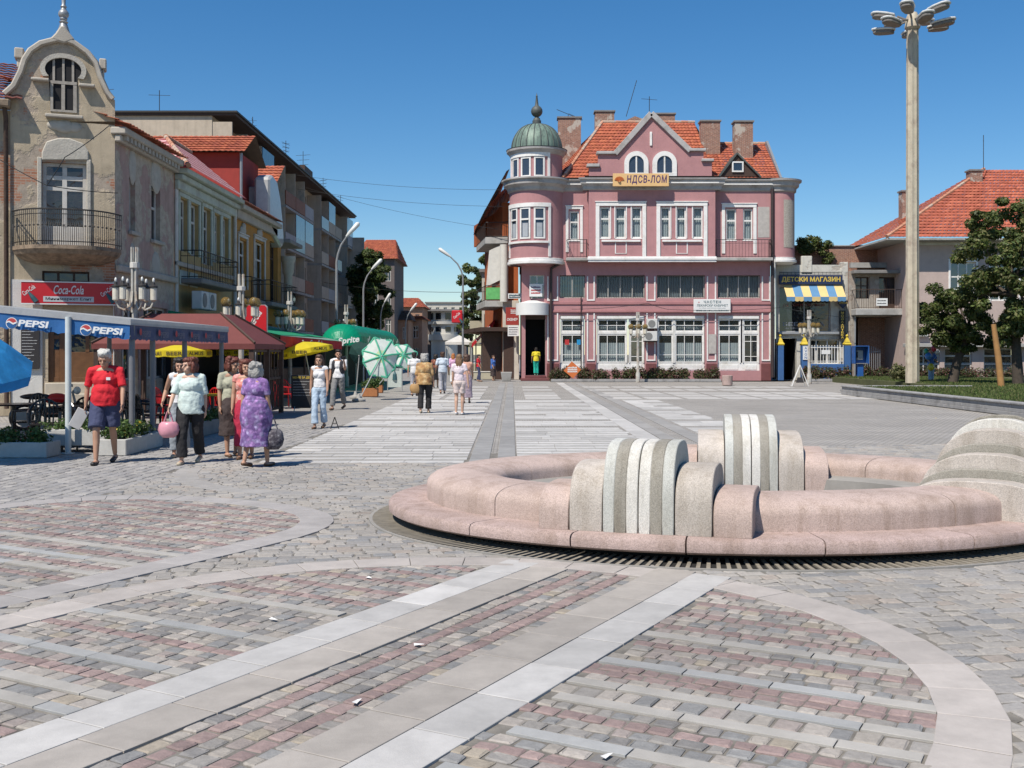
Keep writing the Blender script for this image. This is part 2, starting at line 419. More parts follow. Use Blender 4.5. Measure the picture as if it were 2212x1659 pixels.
# straight strip between plaza and near lobes, bending towards the cafe
for q0, q1 in zip(*(lambda p: (p[:-1], p[1:]))([G(x, y) for x, y in ((850,1068),(760,1066),(670,1066),(580,1063),(500,1058),(440,1048),(405,1036),(400,1022),(415,1010))])):
    t = (q1-q0).normalized(); nn = Vector((-t.y, t.x, 0))*.16
    piece([(v.x, v.y) for v in (q0-nn, q1-nn, q1+nn, q0+nn)], .0, mul((.34,.325,.305), rng.uniform(.92, 1.08)), 'slab', .004)
# irregular setts round the fountain, rows towards the cafe
def rest(x, y): s_, n_ = sn(x, y); return capd(0, s_, n_) < .02 and capd(1, s_, n_) < .02 and fd(x, y) > -.06
RW = lambda x, y: (x < -4.9 and y > 11.6) or (x < -4.02 and y > 16.4)
rows(lambda x, y: rest(x, y) and not RW(x, y) and not (-4.0 < x < 5.25 and y > 16.5), (0, 0), (.985, .17), (-.17, .985), -13, 12, 2.5, 18.2, .125, (.1, .24), 'opus', gap=.010, jit=.014, bev=.010)
rows(lambda x, y: rest(x, y) and RW(x, y), (0, 0), (.06, .998), (.998, -.06), 10, 25, -14, -4, .16, (.11, .2), 'row', gap=.014, jit=.008, bev=.010)
# striped pedestrian lane and its two grey tracks
fr = lambda s, n: (n, s)
y = 16.5; k = 0
while y < 38:
    w = .34 if y < 23 else .5
    for x0, x1 in ((-3.95, -.72), (.08, 2.5), (3.95, 5.25)):
        x = x0 - rng.random()*.5
        while x < x1 - .05:
            l = rng.uniform(.7, 1.15); a, b = max(x, x0), min(x+l, x1); x += l
            if b - a < .12 or fd((a+b)/2, y) < .4: continue
            if k % 4 == 3 and y > 23 and rng.random() < .85: continue
            slab(y, y+w, a, b, (.60,.595,.59) if rng.random() < .8 else (.52,.515,.51), -.002, fr)
    y += w + (.17 if y < 23 else .09); k += 1
for x0, x1, c in ((-.68, -.36, (.36,.36,.36)), (-.24, .06, (.36,.36,.36)), (2.5, 2.92, (.58,.575,.57)), (2.94, 3.24, (.38,.375,.37)), (3.5, 3.86, (.38,.375,.37))):
    y = 14.6
    while y < 60:
        l = rng.uniform(.6, 1.0) * (1 if y < 30 else 2)
        if fd((x0+x1)/2, y+l/2) > .3: slab(y, y+l, x0, x1, c, -.003, fr)
        y += l
# big light slabs in a grid before the pink house
for y0 in (39.2, 41.6, 44.0, 48.0, 52.0):
    x = -4.0
    while x < 13:
        l = 1.5
        if not (-.75 < x+l/2 < .1 or 2.5 < x+l/2 < 3.9): slab(y0, y0+1.9, x, x+l-.18, (.56,.55,.54), -.004, fr)
        x += l
# biggest pieces one by one, the rest joined
for kind, mat in (('cobble', 'cobble'), ('slab', 'slab')):
    ps = sorted([p for p in pieces if p[1] == kind], key=lambda p: -p[0])
    for p in ps[:295]:
        m = MB(); m.add(p[2], p[3], 0, p[4]); m.obj(kind, mat, PLAZA)
    m = MB()
    for p in ps[295:]: m.add(p[2], p[3], 0, p[4])
    m.obj('further_%ss' % kind, mat, PLAZA, kind='stuff')
print('pieces', len(pieces))

# ================================================================== FOUNTAIN
terrazzo('pink_terrazzo', (.55,.435,.39), .22, 170); terrazzo('beige_terrazzo', (.56,.51,.46), .24, 170); terrazzo('white_terrazzo', (.72,.705,.66), .2, 170)
terrazzo('grey_terrazzo', (.36,.34,.295), .25, 170); terrazzo('green_white_terrazzo', (.58,.59,.555), .2, 170); terrazzo('rose_terrazzo', (.50,.385,.355), .26, 150)
plain('pool_concrete', (.30,.285,.26), .9, .2, 2.5, .003, 60, dirt=(.22,.21,.19))
plain('pool_floor', (.13,.125,.115), .9, .3, 2)
FT = thing('fountain', 'dry oval fountain of pink terrazzo with three stepped striped arches', 'fountain', (FC[0], FC[1], 0))
def fp(t, off, z): return ((FA-off)*math.cos(t), (FB-off)*math.sin(t), z)
def ring(prof, t0=0, t1=2*math.pi, n=96):
    m = MB(); full = abs(t1-t0-2*math.pi) < 1e-6; vs = []; c = n if full else n+1; L = len(prof)
    for k in range(c):
        t = t0 + (t1-t0)*k/n; vs += [fp(t, o, z) for o, z in prof]
    fs = [(k*L+i, ((k+1) % c)*L+i, ((k+1) % c)*L+i+1, k*L+i+1) for k in range(n) for i in range(L-1)]
    if not full: fs += [tuple(range(L))[::-1], tuple(range((c-1)*L, c*L))]
    return m.add(vs, fs)
ring([(-.03, -.004), (.5, -.004)]).obj('drain_channel', 'drain_shade', FT)  # flat black sheet: dirt plus the painted shade of a deep channel
g = MB(); nb = 285
for k in range(nb):
    t = 2*math.pi*k/nb; d = .0105/1.0
    a, b = t - d*.42, t + d*.42
    q0 = [fp(a, .0, 0), fp(b, .0, 0), fp(b, .42, 0), fp(a, .42, 0)]
    g.extr([(x, y, -.003) for x, y, _ in q0], (0, 0, .014))
g.obj('drain_grate', 'grate_bar', FT)
ring([(-.035, -.012), (-.035, .009), (.0, .009), (.0, -.012)]).obj('drain_frame', 'pool_concrete', FT)
ring([(.42, -.01), (.42, .12), (.8, .12)]).obj('recess_wall', 'drain_shade', FT)  # near-black colour stands in for shade under the overhanging plinth
ts = [R(x) for x in (12, 38, 62, 90, 118, 146, 170, 196, 222, 240, 256, 274, 296, 318, 342, 372)]
for a, b in zip(ts[:-1], ts[1:]):
    pf = [(.8, .075), (.2, .075), (.17, .095), (.165, .16), (.185, .19), (.23, .203), (.8, .21)]
    ring(pf, a + .002, b - .002, 14).obj('plinth_stone', 'rose_terrazzo', FT, smooth=40)
def ringprof(o0, o1, zb, zt, zi, p=3.2, n=14):
    c = (o0+o1)/2; r = (o1-o0)/2; out = [(o0, zb)]
    for k in range(n+1):
        a = math.pi - math.pi*k/n; co, si = math.cos(a), math.sin(a)
        out.append((c + math.copysign(abs(co)**(2/p), co)*r, zb + .14 + (zt-zb-.14)*abs(si)**(2/p)))
    return out + [(o1, zi)]
rs = [R(x) for x in (262, 346, 380+28, 406+24, 448+5, 480+64, 590+8)]
rs = [R(x) for x in (258, 300, 350, 400, 428, 446, 480, 510, 540, 580, 618)]
for a, b in zip(rs[:-1], rs[1:]):
    ring(ringprof(.56, 1.36, .2, .485, .02, 2.5), a + .002, b - .002, 30).obj('ring_wall', 'pink_terrazzo', FT, smooth=50)
ring([(1.30, .27), (1.7, .27), (1.72, .26), (1.74, .02)], n=64).obj('pool_ledge', 'pool_concrete', FT, smooth=40)
ring([(1.2, .0195), (2.86, .0195)], n=64).obj('pool_bed', 'pool_floor', FT)
def sculpture(c, ang, half, slices, zb=.2, bulge=2.6):
    """stepped arch: slices side by side along the tangent, each an arch across the ring"""
    er = Vector((math.cos(ang), math.sin(ang), 0)); et = Vector((-er.y, er.x, 0)); tot = sum(s[0] for s in slices); u = -tot/2
    c = Vector((c[0]-FC[0], c[1]-FC[1], 0))
    for w, h, ext, mats in slices:
        out, inn = half[0]*ext, half[1]*ext; n = 22; prof = []
        for k in range(n+1):
            a = math.pi*k/n; co, si = math.cos(a), math.sin(a); rr = out if co >= 0 else inn
            prof.append((math.copysign(abs(co)**(2/bulge), co)*rr, zb + .1 + (h-zb-.1)*abs(si)**(2/bulge)))
        prof = [(out, zb)] + prof + [(-inn, .02)]
        ws = w/len(mats)
        for i, mt in enumerate(mats):
            a = u + ws*i + (.005 if i == 0 else 0); b = u + ws*(i+1) - (.005 if i == len(mats)-1 else 0)
            pts = [c + er*r_ + et*a + Vector((0, 0, z)) for r_, z in prof]
            MB().extr(pts, et*(b-a)).obj('arch_stripe' if len(mats) > 1 else 'arch_block', mt, FT, smooth=35, bevel=.006)
        u += w
B, Wt, Gy, Gw, Pk = 'beige_terrazzo', 'white_terrazzo', 'grey_terrazzo', 'green_white_terrazzo', 'pink_terrazzo'
sl6 = lambda: [(.27, .56, .97, [Pk]), (.29, .75, .985, [B]), (.30, .945, 1.0, [Gw, Gy, Wt]), (.30, .945, 1.0, [Wt, Gy, Gw]), (.31, .75, .985, [B]), (.32, .56, .97, [Pk])]
sculpture((1.22, 9.27), R(253), (.50, .50), sl6(), bulge=3.0)
sculpture((2.86, 13.05), R(80), (.44, .86), sl6(), bulge=3.0)
sculpture((4.74, 10.37), R(-33), (.46, .56), [(.32, .54, 1.16, [B]), (.12, .62, 1.14, [Gy]), (.26, .75, 1.1, [B]), (.12, .83, 1.07, [Gy]), (.27, .96, 1.04, [B]), (.2, 1.05, 1.0, [Wt]), (.12, 1.08, .98, [Gy]), (.25, .86, .96, [B]), (.3, .6, .94, [Pk])])

# ================================================================== BUILDING KIT
plain('white_paint', (.82,.81,.78), .5, .05, 5, .001, 50, dirt=(.55,.53,.48), dirtscale=1.8)
plain('old_white', (.60,.58,.54), .7, .15, 4, .003, 40, dirt=(.33,.31,.28), dirtscale=2)
plain('curtain_white', (.72,.74,.76), .9, .08, 3)
plain('curtain_grey', (.38,.41,.44), .9, .15, 3)
plain('dark_room', (.012,.012,.014), .9, .2, 2)  # near-black colour stands in for the gloom of unlit interiors
glassmat('glass', alpha=.30); glassmat('glass_dark', (.015,.019,.024), .92); glassmat('glass_blue', (.03,.05,.08), .8)
plain('iron', (.028,.025,.024), .6, .3, 9); plain('rusty_iron', (.075,.045,.032), .8, .4, 12)
plain('pipe_dark', (.05,.032,.030), .5, .3, 8); plain('zinc', (.33,.34,.35), .45, .15, 5, metal=.4)
plain('steel_grey', (.36,.37,.38), .45, .12, 4, metal=.3)
plain('wood_brown', (.16,.075,.03), .5, .3, 7); plain('wood_dark', (.06,.032,.022), .7, .3, 9)
plain('ac_white', (.66,.66,.63), .5, .05, 4, dirt=(.5,.48,.44)); plain('ac_grille', (.22,.22,.21), .6, .1, 4)
plain('roof_underside', (.17,.13,.10), .9, .2, 3)
plain('concrete', (.40,.39,.37), .9, .15, 2.5, .003, 50, dirt=(.24,.23,.21)); plain('concrete_dark', (.22,.21,.2), .9, .2, 2.5, .003, 50)
attr_mat('roof_tile', rough=.75, var=.18, scale=11, bump=.003, bscale=40)
brickmat('chimney_brick', (.30,.14,.09), (.23,.10,.07), (.30,.25,.21), worn=(.40,.35,.30))
brickmat('wall_brick', (.32,.14,.085), (.25,.105,.07), (.33,.27,.22))
plain('cable', (.02,.02,.02), .6)

def text(par, s, x, z, w=None, h=None, y=0.0, mat='iron', name='lettering', shear=0.0, rot=0.0, ext=.004, spacing=1.0, bold=0.0, align='C', wscale=None):
    cu = bpy.data.curves.new('t', 'FONT'); cu.body = s; cu.size = 1; cu.extrude = 0; cu.shear = shear; cu.space_character = spacing; cu.offset = bold; cu.resolution_u = 3
    to = bpy.data.objects.new('t', cu); COL.objects.link(to); me = bpy.data.meshes.new_from_object(to)
    bpy.data.objects.remove(to); bpy.data.curves.remove(cu); me.name = name
    n = len(me.vertices); a = np.empty(n*3); me.vertices.foreach_get('co', a); a = a.reshape(-1, 3)
    if n:
        lo, hi = a.min(0), a.max(0); sz = hi - lo; c = (lo + hi)/2
        sx = (w/sz[0]) if w else None; sy = (h/sz[1]) if h else None; sx = sx or sy; sy = sy or sx
        p = (a - c) * np.array([sx, sy, 1]); cr, sr = math.cos(rot), math.sin(rot)
        q = np.stack([x + p[:,0]*cr - p[:,1]*sr, np.full(n, y), z + p[:,0]*sr + p[:,1]*cr], 1)
        me.vertices.foreach_set('co', q.ravel()); me.update()
    me.materials.clear(); me.materials.append(MAT(mat))
    o = bpy.data.objects.new(name, me); COL.objects.link(o); o.parent = par; return o

def wall(mb, x0, x1, z0, z1, ops=(), y=0.0, depth=.22, mi=0, rmi=None):
    """front face with openings and their reveals (outside is -y)"""
    rmi = mi if rmi is None else rmi
    xs = sorted({x0, x1, *[min(max(v, x0), x1) for o in ops for v in o[:2]]}); zs = sorted({z0, z1, *[min(max(v, z0), z1) for o in ops for v in o[2:4]]})
    for i in range(len(xs)-1):
        for j in range(len(zs)-1):
            cx, cz = (xs[i]+xs[i+1])/2, (zs[j]+zs[j+1])/2
            if any(o[0] < cx < o[1] and o[2] < cz < o[3] for o in ops): continue
            mb.quad((xs[i],y,zs[j]),(xs[i+1],y,zs[j]),(xs[i+1],y,zs[j+1]),(xs[i],y,zs[j+1]), mi)
    for a, b, c, d in [o[:4] for o in ops]:
        e = y + depth
        mb.quad((a,y,c),(a,e,c),(a,e,d),(a,y,d), rmi); mb.quad((b,e,c),(b,y,c),(b,y,d),(b,e,d), rmi)
        mb.quad((a,y,d),(a,e,d),(b,e,d),(b,y,d), rmi); mb.quad((a,e,c),(a,y,c),(b,y,c),(b,e,c), rmi)
    return mb
def wavy(mb, x0, x1, z0, z1, y, amp=.02, pitch=.12):
    n = max(4, int((x1-x0)/pitch*4)); pts = [(x0 + (x1-x0)*k/n, y + amp*math.sin(k*math.pi/2 + rng.random()*.6)) for k in range(n+1)]
    for a, b in zip(pts[:-1], pts[1:]): mb.quad((a[0],a[1],z0),(b[0],b[1],z0),(b[0],b[1],z1),(a[0],a[1],z1))
    return mb
def window(par, x0, x1, z0, z1, y=.1, cols=1, bars=(), fw=.06, mb_=.035, mat='white_paint', glass='glass_dark', curtain=None, cur=(0,1), sill=None, name='window', bottom=0.0, fd_=.06):
    m = MB(); zb = z0 + bottom
    for a, b, c, d in ((x0, x0+fw, z0, z1), (x1-fw, x1, z0, z1), (x0+fw, x1-fw, z1-fw, z1), (x0+fw, x1-fw, z0, z0+fw)): m.box(a, b, y, y+fd_, c, d)
    if bottom: m.box(x0+fw, x1-fw, y+.012, y+fd_-.01, z0+fw, zb+fw)
    for k in range(1, cols): c = x0 + (x1-x0)*k/cols; m.box(c-mb_, c+mb_, y+.004, y+fd_-.004, zb+fw, z1-fw)
    for f in bars: c = zb + (z1-zb)*f; m.box(x0+fw, x1-fw, y+.008, y+fd_-.008, c-mb_, c+mb_)
    o = m.obj(name, mat, par, bevel=.006)
    MB().quad((x0+fw*.5,y+fd_*.6,zb+fw*.5),(x1-fw*.5,y+fd_*.6,zb+fw*.5),(x1-fw*.5,y+fd_*.6,z1-fw*.5),(x0+fw*.5,y+fd_*.6,z1-fw*.5)).obj('pane', 'glass' if curtain else glass, o)
    if curtain:
        wavy(MB(), x0+fw, x1-fw, zb+(z1-zb)*cur[0]+fw*.4, zb+(z1-zb)*cur[1]-fw*.4, y+.16, .022).obj('curtain', curtain, o, smooth=180)
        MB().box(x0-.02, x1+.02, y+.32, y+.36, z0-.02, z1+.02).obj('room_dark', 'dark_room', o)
    if sill: MB().box(x0-sill[0], x1+sill[0], y-sill[1], y+.02, z0-sill[2], z0-.002).obj('sill', sill[3], o, bevel=.008)
    return o
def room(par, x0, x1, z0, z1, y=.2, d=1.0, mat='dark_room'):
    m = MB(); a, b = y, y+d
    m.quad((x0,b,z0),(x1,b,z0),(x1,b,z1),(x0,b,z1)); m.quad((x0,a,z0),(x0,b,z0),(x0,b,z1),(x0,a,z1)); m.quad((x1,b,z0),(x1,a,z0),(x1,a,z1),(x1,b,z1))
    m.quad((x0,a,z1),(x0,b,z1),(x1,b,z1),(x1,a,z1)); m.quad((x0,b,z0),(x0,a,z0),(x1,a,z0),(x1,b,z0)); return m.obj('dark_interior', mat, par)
def tiles(a0, a1, b0, b1, course=.33, tw=.22, cols=((.41,.115,.06),(.38,.105,.055),(.44,.13,.065),(.35,.095,.055)), lift=.05, arc=.028):
    """tile courses on the quad a0-a1 (eave) .. b0-b1 (ridge): every tile is a small bent strip lapping the one below"""
    a0, a1, b0, b1 = map(Vector, (a0, a1, b0, b1)); m = MB()
    ln = ((b0+b1)/2 - (a0+a1)/2).length; n = max(1, round(ln/course)); W_ = (a1-a0).normalized()
    nrm = (a1-a0).cross((b0+b1)/2-(a0+a1)/2).normalized()
    for j in range(n):
        f0, f1 = j/n, (j+1.12)/n; f1 = min(f1, 1)
        l0, r0, l1, r1 = a0.lerp(b0, f0), a1.lerp(b1, f0), a0.lerp(b0, f1), a1.lerp(b1, f1)
        k = max(1, round((r0-l0).length/tw))
        for i in range(k):
            u0, u1, um = i/k, (i+1)/k, (i+.5)/k; c = rng.choice(cols); q = rng.uniform(.85, 1.15); c = tuple(x*q for x in c)
            lf = nrm*(lift + rng.uniform(0, .012)); hm = nrm*arc
            p = [l0.lerp(r0, u0)+lf, l0.lerp(r0, um)+lf+hm, l0.lerp(r0, u1)+lf, l1.lerp(r1, u1)+nrm*.006, l1.lerp(r1, um)+nrm*.006+hm, l1.lerp(r1, u0)+nrm*.006]
            d = [p[0]-nrm*.03, p[1]-nrm*.03, p[2]-nrm*.03]
            m.add(p+d, [(0,1,4,5),(1,2,3,4),(6,7,1,0),(7,8,2,1)], 0, c)
    return m
def ridge(p0, p1, r=.11, n=None, cols=((.50,.24,.15),(.55,.30,.2),(.48,.36,.28))):
    p0, p1 = Vector(p0), Vector(p1); n = n or max(2, int((p1-p0).length/.4)); m = MB()
    for i in range(n): m.tube([p0.lerp(p1, i/n), p0.lerp(p1, (i+1.08)/n)], [r*rng.uniform(1.0, 1.15), r*.9], 7, 0, True, rng.choice(cols))
    return m
def chimney(par, x0, x1, z0, z1, y0=3.0, d=.9, mat='chimney_brick', cap='concrete_dark'):
    o = MB().box(x0, x1, y0, y0+d, z0, z1).obj('chimney', mat, par)
    MB().box(x0-.07, x1+.07, y0-.07, y0+d+.07, z1+.002, z1+.1).obj('chimney_cap', cap, o); return o
def antenna(par, base, h, w=.9, bars=1, tilt=(0,0), ang=0.3):
    m = MB(); b = Vector(base); t = b + Vector((tilt[0], tilt[1], h)); m.tube([b, t], .022, 5)
    for k in range(bars):
        c = b.lerp(t, 1 - .18*(k+.8)); dx = Vector((math.cos(ang), math.sin(ang), 0))*w/2*(1-.15*k); m.tube([c-dx, c+dx], .014, 4)
        if bars > 2: m.tube([c+Vector((0,-.25,0)), c+Vector((0,.25,0))], .012, 4)
    return m.obj('antenna', 'iron', par)
def railing(par, x0, x1, z0, z1, y, n, mat='iron', ends=None, rings=True, r=.011, name='railing'):
    m = MB(); dz = z1-z0
    def run(p, q, k):
        p, q = Vector(p), Vector(q)
        for zz, rr in ((z1, .02), (z0+.05, .014)) + (((z1-dz*.2, .012),) if rings else ()): m.tube([(p.x,p.y,zz),(q.x,q.y,zz)], rr, 5)
        for i in range(k+1): a = p.lerp(q, i/k); m.tube([(a.x,a.y,z0),(a.x,a.y,z1)], r, 4)
    run((x0,y,0), (x1,y,0), n)
    if ends: run((x0,y,0), (x0,ends,0), max(2, int(abs(ends-y)/.2))); run((x1,y,0), (x1,ends,0), max(2, int(abs(ends-y)/.2)))
    return m.obj(name, mat, par)
# ================================================================== PINK HOUSE WITH THE CORNER DOME
plaster('pink_render', (.47,.245,.25), None, .3, var=.07, streak=.12); plaster('pink_dark', (.42,.20,.205), None, .3, var=.07, streak=.15)
plain('maroon_base', (.17,.055,.055), .8, .2, 3, .003, 40); plain('cornice_grey', (.44,.42,.41), .8, .12, 2.5, .003, 40, dirt=(.25,.23,.21), dirtscale=1.3)
plain('trim_white', (.84,.825,.80), .6, .06, 4, .002, 40, dirt=(.58,.56,.52), dirtscale=1.4)
plain('patch_grey', (.46,.43,.40), .95, .15, 5, .008, 25); plain('patch_rough', (.42,.38,.33), .95, .3, 14, .02, 18)
plain('sign_cream', (.78,.50,.22), .5, .06, 3); plain('sign_white', (.78,.78,.76), .5, .04, 3); plain('ink_purple', (.06,.02,.12), .6); plain('ink_teal', (.03,.10,.12), .6); plain('ink_red', (.5,.03,.03), .6); plain('ink_orange', (.6,.16,.04), .5)
def _copper():
    q = NT('copper_green'); v = q.co('Object'); sv = q.co('Object', (3,3,.35))
    c = q.ramp(q.noise(sv, 2.2, 6, .65), [(.3, (.055,.075,.065)), (.5, (.13,.19,.155)), (.72, (.21,.29,.23))])
    q.base(c); q.set(Roughness=.6, Metallic=.1); return q.m
_DEF['copper_green'] = _copper
plain('copper_dark', (.075,.085,.08), .6, .25, 8)
YP = 65.0
PK = thing('pink_house', 'three-storey pink house with a green domed corner tower and red tiled roof', 'building', (0, YP, 0))
def X(x): return PX(x, YP)
def Z(y): return PZ(y, YP)
OUT = -.62                                                       # upper bay stands this far out
# --- ground floor and mezzanine walls
gx0, gx1 = X(1127), X(1664); BAYS = [(1209, 1264), (1288, 1393), (1419, 1523), (1550, 1642)]
m = MB(); ops = [(X(1135), X(1178), Z(820), Z(681)), (X(1144), X(1176), Z(645), Z(594))]
ops += [(X(a), X(b), Z(801), Z(681)) for a, b in BAYS] + [(X(a), X(b), Z(644), Z(594.5)) for a, b in BAYS]
wall(m, gx0, gx1, 0, Z(560), ops, 0, .3)
m.quad((gx1,0,0),(gx1,12,0),(gx1,12,Z(560)),(gx1,0,Z(560))); m.quad((gx0,12,0),(gx0,0,0),(gx0,0,Z(560)),(gx0,12,Z(560)))
m.obj('lower_wall', 'pink_render', PK)
for a, b in ((X(1181), X(1207)), (X(1266.5), X(1286)), (X(1395), X(1417)), (X(1525.5), X(1548)), (X(1644), gx1+.03)):
    MB().box(a, b, -.06, -.001, 0, Z(785)).obj('plinth', 'maroon_base', PK, bevel=.01)
    for z0, z1 in ((Z(780), Z(676)), (Z(650), Z(597))):          # pilaster with white edge strips
        q = MB(); w = .085
        q.box(a+.03, a+.03+w, -.05, -.001, z0, z1); q.box(b-.03-w, b-.03, -.05, -.001, z0, z1); q.box(a+.03+w, b-.03-w, -.05, -.001, z0, z0+w)
        q.obj('pilaster_trim', 'trim_white', PK, bevel=.01)
for y0, y1, pr in ((658, 652, .09), (675, 670, .09)):
    MB().box(X(1180), gx1+.02, -pr, -.001, Z(y0), Z(y1)).obj('string_course', 'pink_dark', PK, bevel=.015)
MB().box(X(1180), gx1+.015, -.035, -.001, Z(669.9), Z(658.1)).obj('fascia', 'pink_render', PK)
# --- shop fronts
def shopfront(a, b, cells):
    x0, x1 = X(a)+.004, X(b)-.004; m = MB(); y = .12
    m.box(x0, x1, y-.02, y+.1, Z(689.5), Z(681)-.004)                                      # lintel with its roller box
    f = m.obj('shopfront', 'white_paint', PK, bevel=.008)
    MB().box(x0+.06, x1-.06, y-.1, y-.022, Z(688.5), Z(683)).obj('roller_box', 'white_paint', f, bevel=.008); MB().box(x0, x1, y+.02, y+.1, Z(800.9), Z(784)).obj('stall_riser', 'white_paint', f, bevel=.008)
    edges = [x0] + [X(c[1]) for c in cells]
    for (c0, c1, cols, door), e0 in zip(cells, edges):
        xa, xb = X(c0), X(c1); q = MB(); q.box(xa-.06, xa+.0, y-.03, y+.1, Z(784), Z(689.6)); q.box(xb, xb+.06, y-.03, y+.1, Z(784), Z(689.6)); q.box(xa, xb, y-.015, y+.1, Z(721.5), Z(716))
        q.obj('mullion', 'white_paint', f, bevel=.008)
        p = MB(); p.box(xa+.1, xb-.1, y-.004, y+.022, Z(799), Z(788)); p.obj('panel', 'white_paint', f, bevel=.012)
        window(f, xa, xb, Z(716)+.002, Z(690)-.002, y+.01, max(2, cols), (.5,), .06, .02, curtain='curtain_grey', cur=(.0, .6), name='transom_window')
        window(f, xa, xb, Z(783.8), Z(722), y+.01, cols, (.28,) if not door else (.22, .75), .08, .02, curtain='curtain_white' if not door else None, cur=(.0, .72), name='shop_window')
shopfront(1209, 1264, [(1213, 1260, 2, 0)]); shopfront(1288, 1393, [(1292, 1353, 3, 0), (1361, 1390, 1, 1)])
shopfront(1419, 1523, [(1422, 1454, 1, 0), (1459, 1520, 3, 0)]); shopfront(1550, 1642, [(1553, 1599, 2, 0), (1607, 1639, 2, 1)])
for x, y, c in ((1215, 1233, 'ink_red'), (1242, 1255, 'sky_sticker')):
    pass
# --- mezzanine windows behind bars
for a, b in BAYS:
    n = 4 if b-a > 80 else 2
    w = window(PK, X(a)+.004, X(b)-.004, Z(644)+.004, Z(594.5)-.004, .14, n, (), .06, .03, 'old_white', glass='glass_dark', curtain='curtain_grey' if a != 1209 else None, cur=(0, .95))
    railing(w, X(a)+.02, X(b)-.02, Z(644)+.02, Z(596), .04, int((b-a)/5.2), 'iron', rings=False, r=.012, name='window_bars')
window(PK, X(1144)+.004, X(1176)-.004, Z(645)+.004, Z(594)-.004, .14, 2, (.6,), glass='glass_dark')
# --- entrance
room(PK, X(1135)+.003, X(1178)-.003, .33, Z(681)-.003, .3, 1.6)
MB().box(X(1135)-.3, X(1178)+.35, -.75, -.002, 0, .16).box(X(1135)-.02, X(1178)+.02, -.4, .28, .162, .32).obj('door_step', 'maroon_base', PK, bevel=.015)
m = MB(); m.lathe([(1.02, 0), (1.02, .72), (.9, .74), (.3, .9)], (X(1150.5), .15, Z(681)), 20, 0, math.pi, 2*math.pi); m.obj('entrance_hood', 'sign_white', PK, smooth=40)
MB().box(X(1135), X(1178), .1, .16, Z(690), Z(681)).obj('door_head', 'wood_dark', PK)
# --- upper storey: recesses and projecting bay
zb, zc = Z(562), Z(398)
bx0, bx1 = X(1270.5), X(1541)
m = MB(); lw = (X(1230), X(1251), Z(519), Z(456)); rw2 = [(X(1568), X(1590.7), Z(519), Z(451)), (X(1605), X(1625.7), Z(519), Z(451))]
wall(m, X(1190), bx0, zb, zc, [lw], -.02, .18); wall(m, bx1, X(1690), zb, zc, rw2, -.02, .18)
CW = [[(1294, 1315.8), (1327, 1349.7), (1362, 1383.6)], [(1424, 1444.6), (1458, 1478.6), (1493, 1514.6)]]
co = [(X(a), X(b), Z(517), Z(450)) for g_ in CW for a, b in g_]
wall(m, bx0, bx1, Z(568), zc, co, OUT, .18)
m.quad((bx0,.0,Z(568)),(bx0,OUT,Z(568)),(bx0,OUT,zc),(bx0,0,zc)); m.quad((bx1,OUT,Z(568)),(bx1,0,Z(568)),(bx1,0,zc),(bx1,OUT,zc)); m.quad((bx0,0,Z(568)),(bx1,0,Z(568)),(bx1,OUT,Z(568)),(bx0,OUT,Z(568)))
m.quad((X(1690),-.02,zb),(X(1690),12,zb),(X(1690),12,zc),(X(1690),-.02,zc)); m.quad((X(1125),12,zb),(X(1125),0,zb),(X(1125),0,zc),(X(1125),12,zc)); m.quad((X(1125),0,zb),(X(1125),12,zb),(X(1690),12,zb),(X(1690),0,zb))
m.obj('upper_wall', 'pink_render', PK)
MB().box(bx0-.06, bx1+.06, OUT-.08, OUT-.002, Z(568), Z(556)).box(bx0-.09, bx1+.09, OUT-.13, OUT-.082, Z(563.5), Z(558.5)).obj('floor_band', 'trim_white', PK, bevel=.012)
def trimframe(x0, x1, z0, z1, y, w=.13, pr=.06, legs=None, name='window_surround', mat='trim_white', par=PK):
    m = MB(); zl = z0 if legs is None else legs
    m.box(x0, x0+w, y-pr, y-.001, zl, z1-w); m.box(x1-w, x1, y-pr, y-.001, zl, z1-w); m.box(x0, x1, y-pr-.01, y-.001, z1-w, z1); m.box(x0-.04, x1+.04, y-pr-.05, y-.001, z1+.001, z1+.06)
    return m.obj(name, mat, par, bevel=.012)
for g_, (o0, o1) in zip(CW, ((1285, 1393), (1415, 1524))):
    fr_ = trimframe(X(o0), X(o1), Z(522), Z(440), OUT, .23, .07, legs=Z(555.9))
    MB().box(X(o0)+.35, X(o1)-.35, OUT-.12, OUT-.001, Z(525), Z(521)).obj('sill', 'trim_white', fr_, bevel=.012)
    xm = (X(o0)+X(o1))/2; q = MB()
    for s in (-.36, .29): q.box(xm+s, xm+s+.06, OUT-.03, OUT-.001, Z(550), Z(526))
    q.box(xm-.30, xm+.29, OUT-.03, OUT-.001, Z(550), Z(549)); q.obj('sill_panel_trim', 'trim_white', fr_)
    for i, (a, b) in enumerate(g_):
        cu = 'curtain_white'
        window(PK, X(a), X(b), Z(517)+.003, Z(450)-.003, OUT+.08, 1, (.62,), .09, .045, curtain=cu, cur=(0, 1), sill=(.03, .1, .05, 'trim_white'))
    for (a, b) in ((g_[0][1], g_[1][0]), (g_[1][1], g_[2][0])):
        q = MB(); q.box(X(a)+.0, X(a)+.06, OUT-.03, OUT-.001, Z(517), Z(447)); q.box(X(b)-.06, X(b), OUT-.03, OUT-.001, Z(517), Z(447)); q.obj('pier_trim', 'trim_white', fr_)
window(PK, lw[0], lw[1], lw[2]+.003, lw[3]-.003, .06, 1, (.62,), .09, .045, curtain='curtain_white', sill=(.08, .12, .07, 'trim_white')); trimframe(X(1222), X(1259), Z(545), Z(446), -.02, .17, .05)
for a, b, c, d in rw2: window(PK, a, b, c+.003, d-.003, .06, 1, (.62,), .09, .045, curtain='curtain_white', sill=(.03, .1, .05, 'trim_white'))
